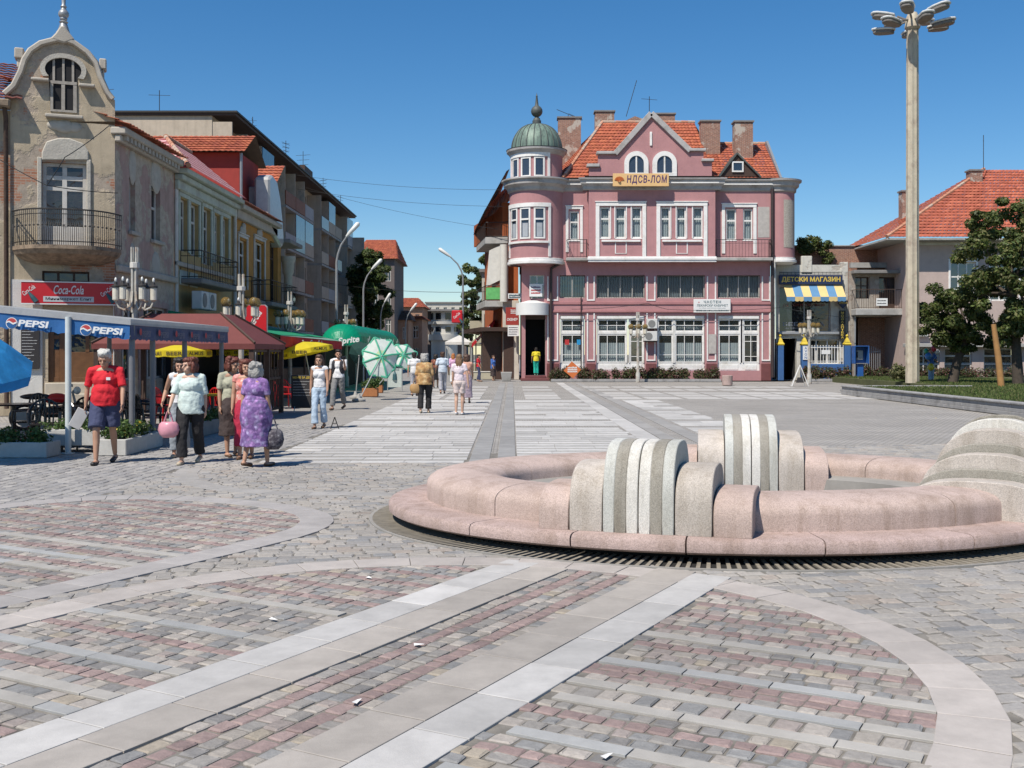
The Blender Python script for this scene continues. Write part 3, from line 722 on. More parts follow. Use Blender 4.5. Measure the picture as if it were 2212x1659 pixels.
trimframe(X(1559), X(1634), Z(548), Z(441), -.02, .2, .05)
MB().box(X(1637), X(1662), -.032, -.021, Z(513), Z(447)).obj('patched_render', 'patch_grey', PK)
# --- balconies
for a, b in ((1222, 1270), (1541, 1664)):
    s_ = MB().box(X(a), X(b)-(.05 if a == 1222 else 0)+ (0 if a == 1222 else 0), OUT-.12, -.021, Z(565), Z(558.5)).obj('balcony', 'concrete', PK, bevel=.02)
    railing(s_, X(a)+.06, X(b)-.1, Z(558), Z(520), OUT-.06, int((b-a)/7), 'iron', ends=-.06)
# --- corner tower
tc = (X(1160), .62, 0); tr = 1.68
def arcpanel(mb, r, a0, a1, z0, z1, th, n=10, mi=0):
    """curved slab standing th proud of radius r"""
    for k in range(n):
        p, q = a0+(a1-a0)*k/n, a0+(a1-a0)*(k+1)/n
        vs = [(tc[0]+rr*math.cos(t), tc[1]+rr*math.sin(t), z) for z in (z0, z1) for rr, t in ((r, p), (r+th, p), (r+th, q), (r, q))]
        fs = [(0,1,2,3)[::-1], (4,5,6,7), (1,2,6,5)]
        if k == 0: fs.append((0,1,5,4))
        if k == n-1: fs.append((2,3,7,6))
        mb.add(vs, fs, mi)
    return mb
m = MB(); m.lathe([(tr, Z(566)), (tr, Z(400))], tc, 40); m.lathe([(tr-.1, Z(400)), (tr-.1, Z(325))], tc, 40)
m.lathe([(tr, Z(566)), (.9, Z(574)), (.0, Z(576))], tc, 40); TW = m.obj('tower', 'pink_render', PK, smooth=30)
for nm, pf, mt in (('tower_band', [(tr-.02, Z(572)), (tr+.13, Z(571)), (tr+.13, Z(565.5)), (tr+.07, Z(565)), (tr+.07, Z(560)), (tr-.02, Z(559))], 'trim_white'),
                   ('tower_cornice', [(tr-.02, Z(417)), (tr+.1, Z(414)), (tr+.14, Z(408)), (tr+.3, Z(403)), (tr+.36, Z(402)), (tr+.38, Z(394)), (tr+.5, Z(392)), (tr+.5, Z(389)), (tr-.2, Z(386.5))], 'cornice_grey'),
                   ('tower_top_cornice', [(tr-.12, Z(337)), (tr-.02, Z(335)), (tr+.1, Z(329)), (tr+.17, Z(328)), (tr+.19, Z(323.5)), (tr-.2, Z(322))], 'cornice_grey')):
    MB().lathe(pf, tc, 48).obj(nm, mt, TW, smooth=30)
MB().lathe([(tr+.20, Z(323.4)), (tr+.21, Z(322.4)), (tr-.3, Z(321.3))], tc, 48).obj('tower_flashing', 'iron', TW, smooth=30)
# windows of the tower: three, facing the square and the street
for z0, z1, zl, sill, rr in ((Z(519), Z(452), Z(557), Z(524), tr), (Z(386.5), Z(344), None, None, tr-.1)):
    a0, a1 = R(180+10), R(270+28)
    q = arcpanel(MB(), rr-.01, a0, a1, z1+.02, z1+.26, .09, 16)
    for k in (0, 1): t = (a0, a1-.09)[k]; arcpanel(q, rr-.01, t, t+.09, zl or z0, z1+.019, .08, 2)
    if sill: arcpanel(q, rr-.01, a0+.1, a1-.1, sill-.12, sill, .14, 16)
    q.obj('window_surround', 'trim_white', TW, smooth=30)
    for k in range(3):
        t0 = a0 + .15 + k*(a1-a0-.3)/3 + .06; t1 = a0 + .15 + (k+1)*(a1-a0-.3)/3 - .06
        w = MB(); th = .06
        arcpanel(w, rr-.02, t0, t0+.06, z0, z1, th, 2); arcpanel(w, rr-.02, t1-.06, t1, z0, z1, th, 2); arcpanel(w, rr-.02, t0+.06, t1-.06, z1-.1, z1, th, 4); arcpanel(w, rr-.02, t0+.06, t1-.06, z0, z0+.09, th, 4)
        if sill: zz = z0+(z1-z0)*.62; arcpanel(w, rr-.02, t0+.06, t1-.06, zz-.05, zz+.05, th+.03, 4)
        wo_ = w.obj('tower_window', 'white_paint', TW)
        arcpanel(MB(), rr-.01, t0+.06, t1-.06, z0+.09, z1-.1, .012, 4).obj('pane', 'glass_blue', wo_)
        if sill: arcpanel(MB(), rr-.01, t0+.1, t1-.1, z0+.12, z0+(z1-z0)*.5, .016, 4).obj('blind', 'curtain_grey', wo_)
# dome with standing seams
dz = Z(322); hd = Z(264) - dz; rd = 1.56; dc = (tc[0], tc[1], 0)
pf = [(rd*math.cos(t)**.8 if t < 1.55 else .12, dz + hd*math.sin(t)) for t in [k*math.pi/2/14 for k in range(15)]]
pf[-1] = (.1, dz+hd); DM = MB().lathe(pf, dc, 40).obj('dome', 'copper_green', PK, smooth=60)
for k in range(22):
    t = 2*math.pi*k/22
    MB().tube([(dc[0]+(r_+.012)*math.cos(t), dc[1]+(r_+.012)*math.sin(t), z) for r_, z in pf[:-1]], .026, 5).obj('dome_seam', 'copper_dark', DM)
MB().lathe([(.27, dz+hd-.1), (.27, dz+hd+.22), (.22, dz+hd+.26), (.2, dz+hd+.36), (.13, dz+hd+.42)] + [(max(.1, .36*math.sin(a)), dz+hd+.8-.36*math.cos(a)) for a in [.35+k*.3 for k in range(9)]] +
    [(.11, dz+hd+1.2), (.05, dz+hd+1.7), (.07, dz+hd+1.74), (.03, dz+hd+1.8), (.0, dz+hd+1.98)], dc, 18).obj('finial', 'copper_dark', DM, smooth=40)
# --- main cornice: centre bay, recesses, right turret
def cornice(x0, x1, y, e0=0, e1=0):
    pf = [(0, 414), (.08, 412), (.10, 406), (.22, 402), (.25, 401), (.27, 394), (.36, 392), (.38, 389), (.1, 387)]
    m = MB(); vs = []
    for x, e in ((x0, e0), (x1, e1)):
        for o_, p in pf: vs.append((x + (o_*e), y - o_, Z(p)))
        vs.append((x, y+.3, Z(387))); vs.append((x, y+.3, Z(414)))
    n = len(pf)+2; fs = [(i, i+n, i+1+n, i+1) for i in range(n-1)] + [tuple(range(n)), tuple(range(n, 2*n))[::-1]]
    o = m.add(vs, fs).obj('cornice', 'cornice_grey', PK)
    MB().box(x0+.1, x1-.1, y-.275, y-.24, Z(400.5), Z(398)).obj('cornice_line', 'trim_white', o)
    MB().box(x0+.02, x1-.02, y-.4, y+.3, Z(387)+.003, Z(387)+.03).obj('flashing', 'iron', o)
cornice(X(1205), bx0-.3, -.02); cornice(bx0-.28, bx1+.28, OUT, -1, 1); cornice(bx1+.3, X(1690), -.02)
rc = (X(1689), .75, 0); rr = .94
m = MB().lathe([(rr, Z(560)), (rr, Z(405))], rc, 32); TT = m.obj('side_turret', 'pink_render', PK, smooth=30)
MB().lathe([(0, Z(571)), (.8, Z(570)), (rr+.02, Z(567)), (rr+.12, Z(566)), (rr+.12, Z(561)), (rr+.06, Z(560)), (rr+.06, Z(556)), (rr-.1, Z(555))], rc, 32).obj('turret_band', 'trim_white', TT, smooth=30)
MB().lathe([(rr-.02, Z(416)), (rr+.1, Z(413)), (rr+.12, Z(406)), (rr+.26, Z(402)), (rr+.3, Z(394)), (rr+.42, Z(392)), (rr+.44, Z(388)), (.2, Z(380))], rc, 32).obj('turret_cornice', 'cornice_grey', TT, smooth=30)
m = MB()
tc_ = tc; tc = rc; arcpanel(m, rr-.005, R(-86), R(-28), Z(535), Z(432), .02, 10); tc = tc_
m.obj('bare_patch', 'patch_rough', TT)
# --- gable
gp = [(1272, 389), (1272, 357), (1292, 357), (1292, 334), (1332, 334), (1406, 251), (1486, 328), (1519, 328), (1519, 350), (1537, 350), (1537, 389)]
gy = -.12
GB = MB().xz([(X(a), Z(b)) for a, b in gp], gy, gy+.4).obj('gable', 'pink_render', PK)
for (a, b), (c, d) in (((1328, 333.5), (1406, 246.5)), ((1406, 246.5), (1490, 327.5))):
    p, q = Vector((X(a), 0, Z(b))), Vector((X(c), 0, Z(d))); t = (q-p).normalized(); nn = Vector((-t.z, 0, t.x)); nn = nn if nn.z > 0 else -nn
    MB().extr([tuple(Vector((v.x, gy-.16, v.z))) for v in (p-nn*.16, q-nn*.16, q+nn*.17, p+nn*.17)], (0, .62, 0)).obj('gable_coping', 'cornice_grey', GB, bevel=.02)
for a, b, y0, y1 in ((1288, 1331, 334.5, 328), (1267, 1295, 362, 355), (1486, 1524, 328, 322), (1514, 1541, 350, 344)):
    MB().box(X(a), X(b), gy-.17, gy+.42, Z(y0), Z(y1)).obj('gable_shoulder', 'cornice_grey', GB, bevel=.03)
MB().box(X(1403), X(1408), gy-.07, gy-.001, Z(316), Z(286)).obj('gable_slot', 'trim_white', GB, bevel=.015)
for a, b in ((1348, 1400), (1408.5, 1461)):
    cx_ = (X(a)+X(b))/2; ro = (X(b)-X(a))/2; ri = ro*.62; z0 = Z(383); zs = Z(327.6)-ro; n = 14
    ou = [(cx_+ro, z0)] + [(cx_+ro*math.cos(math.pi*k/n), zs+ro*math.sin(math.pi*k/n)) for k in range(n+1)] + [(cx_-ro, z0)]
    ii = [(cx_+ri, z0+.25)] + [(cx_+ri*math.cos(math.pi*k/n), zs+ri*math.sin(math.pi*k/n)) for k in range(n+1)] + [(cx_-ri, z0+.25)]
    m = MB(); L = len(ou)
    for y_ in (gy-.09, gy-.001): m.v += [(x, y_, z) for x, z in ou] + [(x, y_, z) for x, z in ii]
    for i in range(L-1):
        for f in ((i, i+1, L+i+1, L+i), (i, 2*L+i, 2*L+i+1, i+1), (L+i, L+i+1, 3*L+i+1, 3*L+i)): m.f.append(f); m.m.append(0); m.c.append(None)
    m.box(cx_-ro, cx_+ro, gy-.1, gy-.001, z0-.04, z0+.25)
    w = m.obj('arched_window', 'trim_white', GB)
    MB().poly([(x, gy-.012, z) for x, z in ii]).obj('pane', 'glass_blue', w)
    MB().box(cx_-.045, cx_+.045, gy-.05, gy-.014, z0+.25, zs+ri).obj('mullion', 'white_paint', w)
# --- roofs
ev = Z(388); 
tiles((X(1212), -.1, ev), (X(1545), -.1, ev), (X(1302)*1.07, 4.6, Z(262)+.9), (X(1500)*1.07, 4.6, Z(262)+.9), .34, .23).obj('roof', 'roof_tile', PK, kind='stuff')
tiles((X(1125), 9.5, ev), (X(1212), -.1, ev), (X(1302)*1.07, 6.0, Z(262)+.9), (X(1302)*1.07, 4.6, Z(262)+.9), .34, .23).obj('hip_roof', 'roof_tile', PK, kind='stuff')
rz_ = Z(311)+.75
tiles((X(1500), -.1, ev), (X(1684), -.1, ev), (X(1480)*1.06, 3.9, rz_), (X(1684), 3.9, rz_), .34, .23).obj('right_roof', 'roof_tile', PK, kind='stuff')
ridge((X(1215), -.1, ev+.1), (X(1302)*1.07, 4.6, Z(262)+.98), .1).obj('hip_ridge', 'roof_tile', PK)
ridge((X(1302)*1.07, 4.6, Z(262)+.95), (X(1500)*1.07, 4.6, Z(262)+.95), .1).obj('ridge', 'roof_tile', PK)
ridge((X(1480)*1.06, 3.9, rz_+.05), (X(1684), 3.9, rz_+.05), .1).obj('side_ridge', 'roof_tile', PK)
MB().xz([(X(1302)*1.07, Z(262)+.5), (X(1375)*1.07, Z(243)+1.0), (X(1480)*1.07, Z(262)+.5)], 5.5, 5.7).obj('rear_gable', 'chimney_brick', PK)
MB().extr([(X(1685), -.15, ev), (X(1685), 3.9, ev), (X(1685), 3.9, rz_+.15), (X(1685), 3.6, rz_+.15)], (.14, 0, 0)).obj('verge', 'zinc', PK)
MB().poly([(X(1125), 10, ev), (X(1125), 0, ev), (X(1690), 0, ev), (X(1690), 10, ev)]).obj('attic_floor', 'roof_underside', PK)
MB().poly([(X(1302)*1.07, 4.62, Z(262)+.85), (X(1500)*1.07, 4.62, Z(262)+.85), (X(1690), 10, ev), (X(1125), 10, ev)]).obj('rear_roof', 'roof_underside', PK)
for a, b, y0, y1, d in ((1206, 1255, 345, 255, 4.5), (1286, 1327, 285, 241.5, 6), (1417, 1458, 320, 247, 5), (1514.6, 1555.7, 345, 262.5, 2.6), (1587.6, 1626.7, 345, 263.5, 2.2)):
    k = (YP+d)/YP; chimney(PK, X(a)*k, X(b)*k, H+(Z(y0)-H)*k - .5, H+(Z(y1)-H)*k, d, .8)
# dormer
dp = [(1551, 381), (1592, 329), (1644, 381)]; q = [(X(a), Z(b)) for a, b in dp]
DR = MB().xz([(q[0][0]+.12, q[0][1]), (q[1][0], q[1][1]-.15), (q[2][0]-.12, q[2][1])], .02, .2).obj('dormer', 'wood_dark', PK)
for a, b in ((0, 1), (1, 2)):
    p, r_ = q[a], q[b]; MB().extr([(p[0], -.1, p[1]), (r_[0], -.1, r_[1]), (r_[0], -.1, r_[1]-.13), (p[0]+(.14 if a == 0 else 0), -.1, p[1]-(.0 if a == 0 else .13)) if a == 0 else (p[0], -.1, p[1]-.13)], (0, 2.2, 0)).obj('dormer_roof', 'copper_dark', DR)
window(DR, X(1581), X(1606), Z(372), Z(349), -.06, 1, (), .09, glass='glass_blue')
# --- pipes, signs, fittings
MB().tube([(X(1209), -.12, Z(412)), (X(1209), -.12, Z(565)), (X(1207), -.14, Z(571)), (X(1191), -.16, Z(580)), (X(1190), -.16, Z(590)), (X(1190), -.16, .15)], .085, 8).obj('drainpipe', 'pipe_dark', PK, smooth=60)
MB().tube([(X(1667), -.16, Z(408)), (X(1667), -.16, .2)], .1, 8).obj('drainpipe', 'pipe_dark', PK, smooth=60)
MB().tube([(X(1672.5), -.1, Z(566)), (X(1669), -.1, .2)], .08, 8).obj('drainpipe', 'old_white', PK, smooth=60)
MB().tube([(X(1255), -.12, Z(640)), (X(1255), -.12, .2)], .035, 6).obj('conduit', 'pipe_dark', PK)
for a, b, y0, y1 in ((1395, 1417.6, 710, 689.4), (1388.8, 1417.6, 736.7, 716)):
    o = MB().box(X(a), X(b), -.5, -.14, Z(y0), Z(y1)).obj('air_conditioner', 'ac_white', PK, bevel=.02)
    MB().lathe([(.0, 0), (.22, 0), (.22, .012), (.0, .012)], (0, 0, 0), 20).obj('fan_grille', 'ac_grille', o, loc=(X(a)+.3, -.503, (Z(y0)+Z(y1))/2)).rotation_euler = (R(90), 0, 0)
    MB().box(X(a), X(b), -.45, -.06, Z(y0)-.06, Z(y0)-.005).obj('bracket', 'rusty_iron', o)
SG = tag(MB().box(X(1320), X(1438.5), OUT-.62, OUT-.45, Z(409), Z(382)).obj('name_board', 'sign_cream', bevel=.01), 'cream name board with purple letters and orange shell on pink cornice', 'sign'); SG.location = (0, YP, 0)
text(SG, 'НДСВ-ЛОМ', X(1392), Z(395.5), X(1435)-X(1350), Z(386)-Z(405.5), OUT-.625, 'ink_purple', bold=.022, shear=.10, spacing=1.15)
m = MB(); c = (X(1333.5), Z(395))
for k in range(9):
    a = R(20+17.5*k); m.tube([(c[0]+.06*math.cos(a), OUT-.63, c[1]-.1+.06*math.sin(a)), (c[0]+.3*math.cos(a), OUT-.63, c[1]-.1+.28*math.sin(a))], [.012, .04], 5)
m.lathe([(0,0),(.1,0),(.1,.015),(0,.015)], (c[0], OUT-.622, c[1]-.14), 12); m.obj('shell_emblem', 'ink_orange', SG)
SG2 = tag(MB().box(X(1497), X(1576.3), -.28, -.14, Z(675.6), Z(646.8)).obj('clinic_sign', 'sign_white', bevel=.015), 'white doctor surgery sign with teal lettering on pink wall', 'sign'); SG2.location = (0, YP, 0)
text(SG2, 'ЧАСТЕН', X(1537), Z(652.8), X(1555)-X(1518), .17, -.285, 'ink_teal', bold=.03, spacing=1.25); text(SG2, 'ЛЕКАРСКИ КАБИНЕТ', X(1537), Z(660.2), X(1570)-X(1503), .145, -.285, 'ink_teal', bold=.015)
text(SG2, 'по обща и вътрешна медицина', X(1537), Z(666), X(1565)-X(1508), .06, -.285, 'ink_teal'); _sg2 = SG2
text(SG2, '+', X(1508), Z(653.5), .1, .1, -.285, 'ink_red', 'cross', bold=.02)
SG3 = tag(MB().box(X(1143.5), X(1171.5), -.16, -.08, Z(641), Z(613.5)).obj('window_sign', 'sign_white', bevel=.01), 'white notice with red words before the window above the entrance hood', 'sign'); SG3.location = (0, YP, 0)
_sg3 = SG3
for x, y_, mt in ((1225, 739, 'ink_red'), (1251, 739, 'sky_sticker')):
    _DEF.setdefault('sky_sticker', None)
    if _DEF['sky_sticker'] is None: plain('sky_sticker', (.02,.30,.6), .5)
    tag(MB().box(X(x)-.13, X(x)+.13, -.004, .002, -.16, .16).obj('sticker', mt), '%s square sticker on the pink house window glass' % ('red' if mt == 'ink_red' else 'blue'), 'sticker').location = (0, YP+.11, Z(y_))
tag(MB().box(X(1530), X(1547), -.075, -.062, Z(764), Z(722)).obj('wall_plaque', 'patch_grey', bevel=.01), 'pale grey stone plaque on the pink pilaster', 'plaque').location = (0, YP, 0)
antenna(PK, (X(1404), .3, Z(250)), 1.25, 1.05, 1); antenna(PK, (X(1354)*1.08, 5.6, Z(243)+1.0), 2.4, .05, 1, (.7, 0))
m = MB(); p0 = Vector((X(1228)*1.07, 4.9, Z(257)+.95)); m.tube([p0, p0+Vector((0,0,.4))], .02, 5); m.tube([p0+Vector((-.75,0,.75)), p0+Vector((.95,0,.05))], .02, 5); m.tube([p0+Vector((0,-.3,.42)), p0+Vector((.5,-.3,.2))], .014, 4)
m.obj('antenna', 'iron', PK)
# ================================================================== HOUSES DOWN THE LEFT SIDE OF THE STREET
plaster('peeling_beige', (.48,.40,.29), (.36,.30,.24), .475, var=.16, brick=True, pscale=.42, streak=.5)
plaster('peeling_pink', (.44,.31,.27), (.42,.36,.29), .52, var=.16, pscale=.7, streak=.5)
plaster('shop_white_wall', (.66,.65,.62), (.5,.47,.43), .3, var=.08, streak=.2)
plaster('yellow_render', (.45,.33,.16), (.36,.27,.17), .36, var=.14, streak=.45)
plaster('orange_render', (.46,.24,.07), (.40,.27,.14), .36, var=.14, streak=.4)
plaster('flat_pale', (.52,.44,.35), (.40,.36,.31), .35, var=.1, streak=.4); plaster('flat_sunlit', (.62,.58,.45), None, .3, var=.05)
plain('flat_grey', (.42,.42,.42), .9, .1, 1.5); plain('stucco_relief', (.47,.44,.38), .9, .2, 6, .012, 20, dirt=(.36,.33,.29), dirtscale=3)
plain('green_white_trim', (.47,.52,.45), .8, .12, 3, .004, 30, dirt=(.3,.31,.27)); plain('pale_cornice', (.45,.41,.35), .85, .15, 3, .005, 30, dirt=(.33,.30,.26))
plain('coke_red', (.56,.014,.022), .4, .05, 3); plain('sign_grey', (.55,.56,.57), .5, .05, 3); plain('ink_black', (.012,.012,.014), .5)
plain('red_render', (.33,.035,.025), .8, .12, 3); plain('rotten_wood', (.27,.20,.14), .9, .35, 6, .006, 20, dirt=(.10,.075,.055), dirtscale=4)
plain('weathered_wood', (.34,.31,.27), .85, .3, 6, .004, 30); plain('chalkboard', (.03,.027,.028), .7, .2, 4); plain('chalk', (.5,.5,.5), .9)
plain('stone_base', (.50,.45,.37), .85, .12, 3, .004, 40); plain('plastic_sheet', (.47,.47,.45), .25, .1, 5)
brickmat('metal_tile_roof', (.26,.045,.05), (.22,.04,.045), (.62,.42,.42), .42, .24, True, .03)
K = Vector((-11.0, 29.5, 0)); RB = math.atan2(.342, .94); ub = Vector((.94, .342, 0))
O1 = K - ub*8
H1 = thing('corner_house', 'peeling beige corner house with a curved gable, finial and iron balcony', 'building', O1, RB)
def h1(x, y, yl=0.0): return hit(O1, RB, x, y, yl)
def hx(x, yl=0): return h1(x, 500, yl)[0]
def hz(x, y, yl=0): return h1(x, y, yl)[1]
xL, xR = hx(22), 8.0
# gable silhouette
sil = [(22,262),(22,210),(8,208),(26,186),(40,156),(48,126),(61,105),(84,89),(110,83),(122,74),(134,62),(147,70),(163,88),(192,108),(212,133),(221,163),(236,198),(247,216)]
pts = [h1(a, b) for a, b in sil]; pts = [(min(x, xR), z) for x, z in pts] + [(xR, pts[-1][1]), (xR, hz(244, 262))]
zt = hz(130, 262)
# wall below the gable, with the openings of the bay
dW = (hx(91), hx(187), hz(140, 540), hz(140, 352)); low = (hx(91), hx(193), hz(140, 610), hz(140, 586)); dr = (hx(104), hx(236), .9, hz(170, 690))
gw = (hx(109), hx(166), hz(138, 243), hz(138, 178))
m = MB(); wall(m, xL, xR, 0, zt, [dW, low, dr], 0, .3)
m.quad((xR,0,0),(xR,.5,0),(xR,.5,zt),(xR,0,zt)); m.obj('bay_wall', 'peeling_beige', H1)
# gable as polygon, the keyhole window laid flat in front of it
gb = MB().xz([(x, z) for x, z in pts][::-1], -.004, .45).obj('gable', 'peeling_beige', H1)
cx_, cz_ = h1(137, 152); rx_ = (hx(176)-hx(97))/2; rz2 = (hz(137, 127)-hz(137, 178))/2
n = 22; a0 = R(-38)
arcp = [(cx_+rx_*math.cos(a), cz_+rz2*math.sin(a)) for a in [a0 + (math.pi-2*a0)*k/n for k in range(n+1)]]
key = [(gw[1], gw[2])] + arcp + [(gw[0], gw[2])]
def ringstrip(inner, outer, y0, y1):
    m = MB(); L = len(inner)
    m.v = [(x, y0, z) for x, z in outer] + [(x, y0, z) for x, z in inner] + [(x, y1, z) for x, z in outer] + [(x, y1, z) for x, z in inner]
    for i in range(L-1):
        for f in ((i, i+1, L+i+1, L+i), (i, 2*L+i, 2*L+i+1, i+1), (L+i, L+i+1, 3*L+i+1, 3*L+i)): m.f.append(f); m.m.append(0); m.c.append(None)
    return m
out = [(cx_+rx_*1.27*math.cos(a), cz_+rz2*1.38*math.sin(a)) for a in [R(-30) + (math.pi+R(60))*k/n for k in range(n+1)]]
KW = ringstrip(arcp, out, -.09, -.005).obj('keyhole_window', 'stucco_relief', gb, smooth=40)
MB().poly([(x, -.008, z) for x, z in key]).obj('pane', 'dark_room', KW)  # near-black sheet paints in the darkness behind the opening
m = MB()
for f in (-.5, 0, .5): m.box(cx_+rx_*f*1.05-.03, cx_+rx_*f*1.05+.03, -.035, -.012, gw[3]-.03, cz_+rz2*math.sqrt(1-f*f)*.98)
m.box(gw[0], gw[1], -.05, -.012, gw[3]-.06, gw[3]+.02)
for a, b in ((gw[0], gw[0]+.07), (gw[1]-.09, gw[1]), (cx_-.05, cx_+.04)): m.box(a, b, -.045, -.012, gw[2], gw[3]-.062)
m.box(gw[0], gw[1], -.05, -.012, gw[2], gw[2]+.06); m.obj('window_frame', 'weathered_wood', gb)
for a, b, y0, y1 in ((68, 107, 177, 171), (171, 205, 190, 184), (98, 180, 257, 250)):
    MB().box(hx(a), hx(b), -.2, -.005, hz((a+b)/2, y0), hz((a+b)/2, y1)).obj('ledge', 'pale_cornice', gb, bevel=.02)
# moulded edge of the gable
ed = [Vector((x, -.06, z)) for x, z in [h1(a, b) for a, b in ((10,204),(30,186),(45,156),(53,130),(66,110),(88,95),(112,89),(134,84),(160,94),(188,114),(207,137),(216,166),(231,200),(243,215))]]
MB().tube(ed, .085, 6).obj('gable_moulding', 'pale_cornice', gb, smooth=60)
m = MB(); m.xz([h1(a, b) for a, b in ((108,86),(120,74),(131,58),(140,58),(148,70),(162,88),(140,96))][::-1], -.14, .5); m.obj('gable_crest', 'pale_cornice', gb, bevel=.04)
fx, fz = h1(137, 60); s_ = 28.6/F
MB().lathe([(.16, -.1), (.12, .05), (.09, .14), (.12, .18), (.07, .22), (.1, .26)] + [(.13*math.sin(a)+.01, .40-.13*math.cos(a)) for a in [.7+.3*k for k in range(7)]] + [(.06, .56), (.085, .6), (.05, .66), (.055, .8), (.025, 1.2), (.0, 1.25)], (fx, .1, fz), 14).obj('finial', 'zinc', gb, smooth=40)
for a, b, y0, y1 in ((30, 51, 123, 100), (214, 230, 147, 124)):
    MB().box(hx(a), hx(b), .05, .5, hz(a, y0), hz(a, y1)).box(hx(a)+.06, hx(b)-.06, .1, .4, hz(a, y0)-.25, hz(a, y0)-.001).obj('side_pedestal', 'pale_cornice', gb, bevel=.03)
# cartouche and relief panel
x0, z0 = h1(139, 273); m = MB(); m.ball((x0, -.005, z0), (.26, .07, .18), 16, 8); m.ball((x0-.24, -.005, z0+.02), (.2, .05, .13), 12, 8); m.ball((x0+.25, -.005, z0), (.2, .05, .14), 12, 8); m.obj('cartouche', 'stucco_relief', gb, smooth=60)
p = [h1(a, b) for a, b in ((90,347),(90,330),(100,306),(125,299),(150,299),(180,310),(192,328),(192,347))]
MB().xz(p[::-1], -.07, -.002).obj('relief_panel', 'stucco_relief', H1, bevel=.03)
# balcony door
w = window(H1, dW[0], dW[1], dW[2], dW[3], .12, 2, (.62, .78), .1, .06, 'old_white', glass='glass_dark', bottom=.55, name='balcony_door')
trim = MB(); trim.box(dW[0]-.12, dW[0]-.002, -.06, -.002, dW[2], dW[3]+.12); trim.box(dW[1]+.002, dW[1]+.12, -.06, -.002, dW[2], dW[3]+.12); trim.obj('door_surround', 'stucco_relief', H1, bevel=.02)
# bow balcony
bx0_, bx1_ = hx(26, -.2), min(hx(262, -.2), xR+.3); bz = hz(140, 533, -.5); nb = 26
def bow(t): x = bx0_ + (bx1_-bx0_)*t; return x, -.12 - .95*(1-abs(2*t-1)**3.2)
bl = [bow(k/nb) for k in range(nb+1)]
BL = MB().prism([(bx0_, .2)] + bl + [(bx1_, .2)], bz-.1, bz).obj('balcony', 'rotten_wood', H1)
m = MB(); sh = []
for f, dz_ in ((1, -.1), (.92, -.22), (.6, -.36), (.15, -.46)): sh.append([((bx0_+bx1_)/2 + (x-(bx0_+bx1_)/2)*(.5+.5*f), y*f + .02, bz+dz_) for x, y in bl])
for a, b in zip(sh[:-1], sh[1:]):
    for k in range(nb): m.quad(a[k], a[k+1], b[k+1], b[k])
m.obj('balcony_belly', 'rotten_wood', BL, smooth=60)
m = MB()
for zz, r_ in ((bz+.95, .022), (bz+.82, .012), (bz+.1, .014)): m.tube([(x, y+.05, bz+ (zz-bz)) for x, y in bl], r_, 5)
for k in range(0, 2*nb+1):
    x, y = bow(k/(2*nb)); y += .05
    m.tube([(x, y, bz), (x, y-.07, bz+.25), (x, y-.05, bz+.45), (x, y, bz+.6), (x, y, bz+.95)], .011, 4)
    if k % 2: m.ball((x, y-.02, bz+.52), .03, 6, 4)
m.obj('balcony_railing', 'iron', BL)
# shop below: dark window, sign, door, chalkboard
window(H1, low[0], low[1], low[2], low[3], .1, 3, (), .05, .03, 'wood_dark', glass='glass_dark')
D1 = window(H1, dr[0], hx(140), dr[2], dr[3], .1, 1, (.5, .78), .14, .05, 'wood_brown', glass='glass_dark', bottom=.75, name='shop_door')
window(H1, hx(140)+.01, dr[1], dr[2], dr[3], .1, 2, (.8,), .12, .05, 'wood_brown', glass='glass_dark', bottom=.7, name='shop_door')
for k in range(3): MB().box(hx(98), hx(240), -.25-.3*k, .1-.3*k-.001, .001, .88-.29*k).obj('door_step', 'stone_base', H1, bevel=.015)
MB().box(hx(44), hx(240), -.035, -.001, 1.0, hz(140, 664)).obj('whitewashed_panel', 'shop_white_wall', H1) if False else None
for a, b in ((hx(22)+.03, dr[0]-.14), (dr[1]+.1, xR-.02)): MB().box(a, b, -.03, -.001, .0, hz(140, 606)).obj('whitewashed_wall', 'shop_white_wall', H1)
CB = tag(MB().box(hx(46), hx(86), -.1, -.035, hz(66, 797), hz(66, 709)).obj('menu_board', 'chalkboard', bevel=.008), 'tall black chalkboard menu on the whitewashed wall by the wooden door', 'menu board'); CB.location = O1; CB.rotation_euler = (0, 0, RB)
def scribble(par, x0, x1, z0, z1, y, n, mat='chalk', th=.012, name='chalk_line', short=.5):
    m = MB()
    for k in range(n):
        z = z1 - (z1-z0)*(k+.5)/n; x = x0
        e = x0 + (x1-x0)*rng.uniform(short, 1)
        while x < e:
            l = rng.uniform(.02, .07)*max(.3, (x1-x0)); m.box(x, min(x+l*.8, e), y-.002, y, z-th, z+th*rng.uniform(.2, 1)); x += l
    return m.obj(name, mat, par, kind='stuff')
scribble(CB, hx(48), hx(84), hz(66, 790), hz(66, 713), -.102, 12)
sx0, sx1, sz0, sz1 = hx(46, -.3), min(hx(248.5, -.3), 8.12), hz(147, 656, -.3), hz(147, 611, -.3)
SB = tag(MB().box(sx0, sx1, -.34, -.2, sz0, sz1).obj('shop_sign', 'coke_red', bevel=.008), 'long red soft drink sign over the minimarket door under the bow balcony', 'sign'); SB.location = O1; SB.rotation_euler = (0, 0, RB)
sw, shh = sx1-sx0, sz1-sz0; sm = (sx0+sx1)/2
text(SB, 'Coca-Cola', sm, sz0+shh*.66, sw*.32, shh*.42, -.345, 'sign_white', shear=.28, bold=.012)
MB().box(sm-sw*.27, sm+sw*.27, -.346, -.341, sz0+shh*.08, sz0+shh*.34).obj('name_strip', 'sign_grey', SB); text(SB, 'Минимаркет Елит', sm, sz0+shh*.21, sw*.49, shh*.17, -.349, 'ink_black', bold=.012)
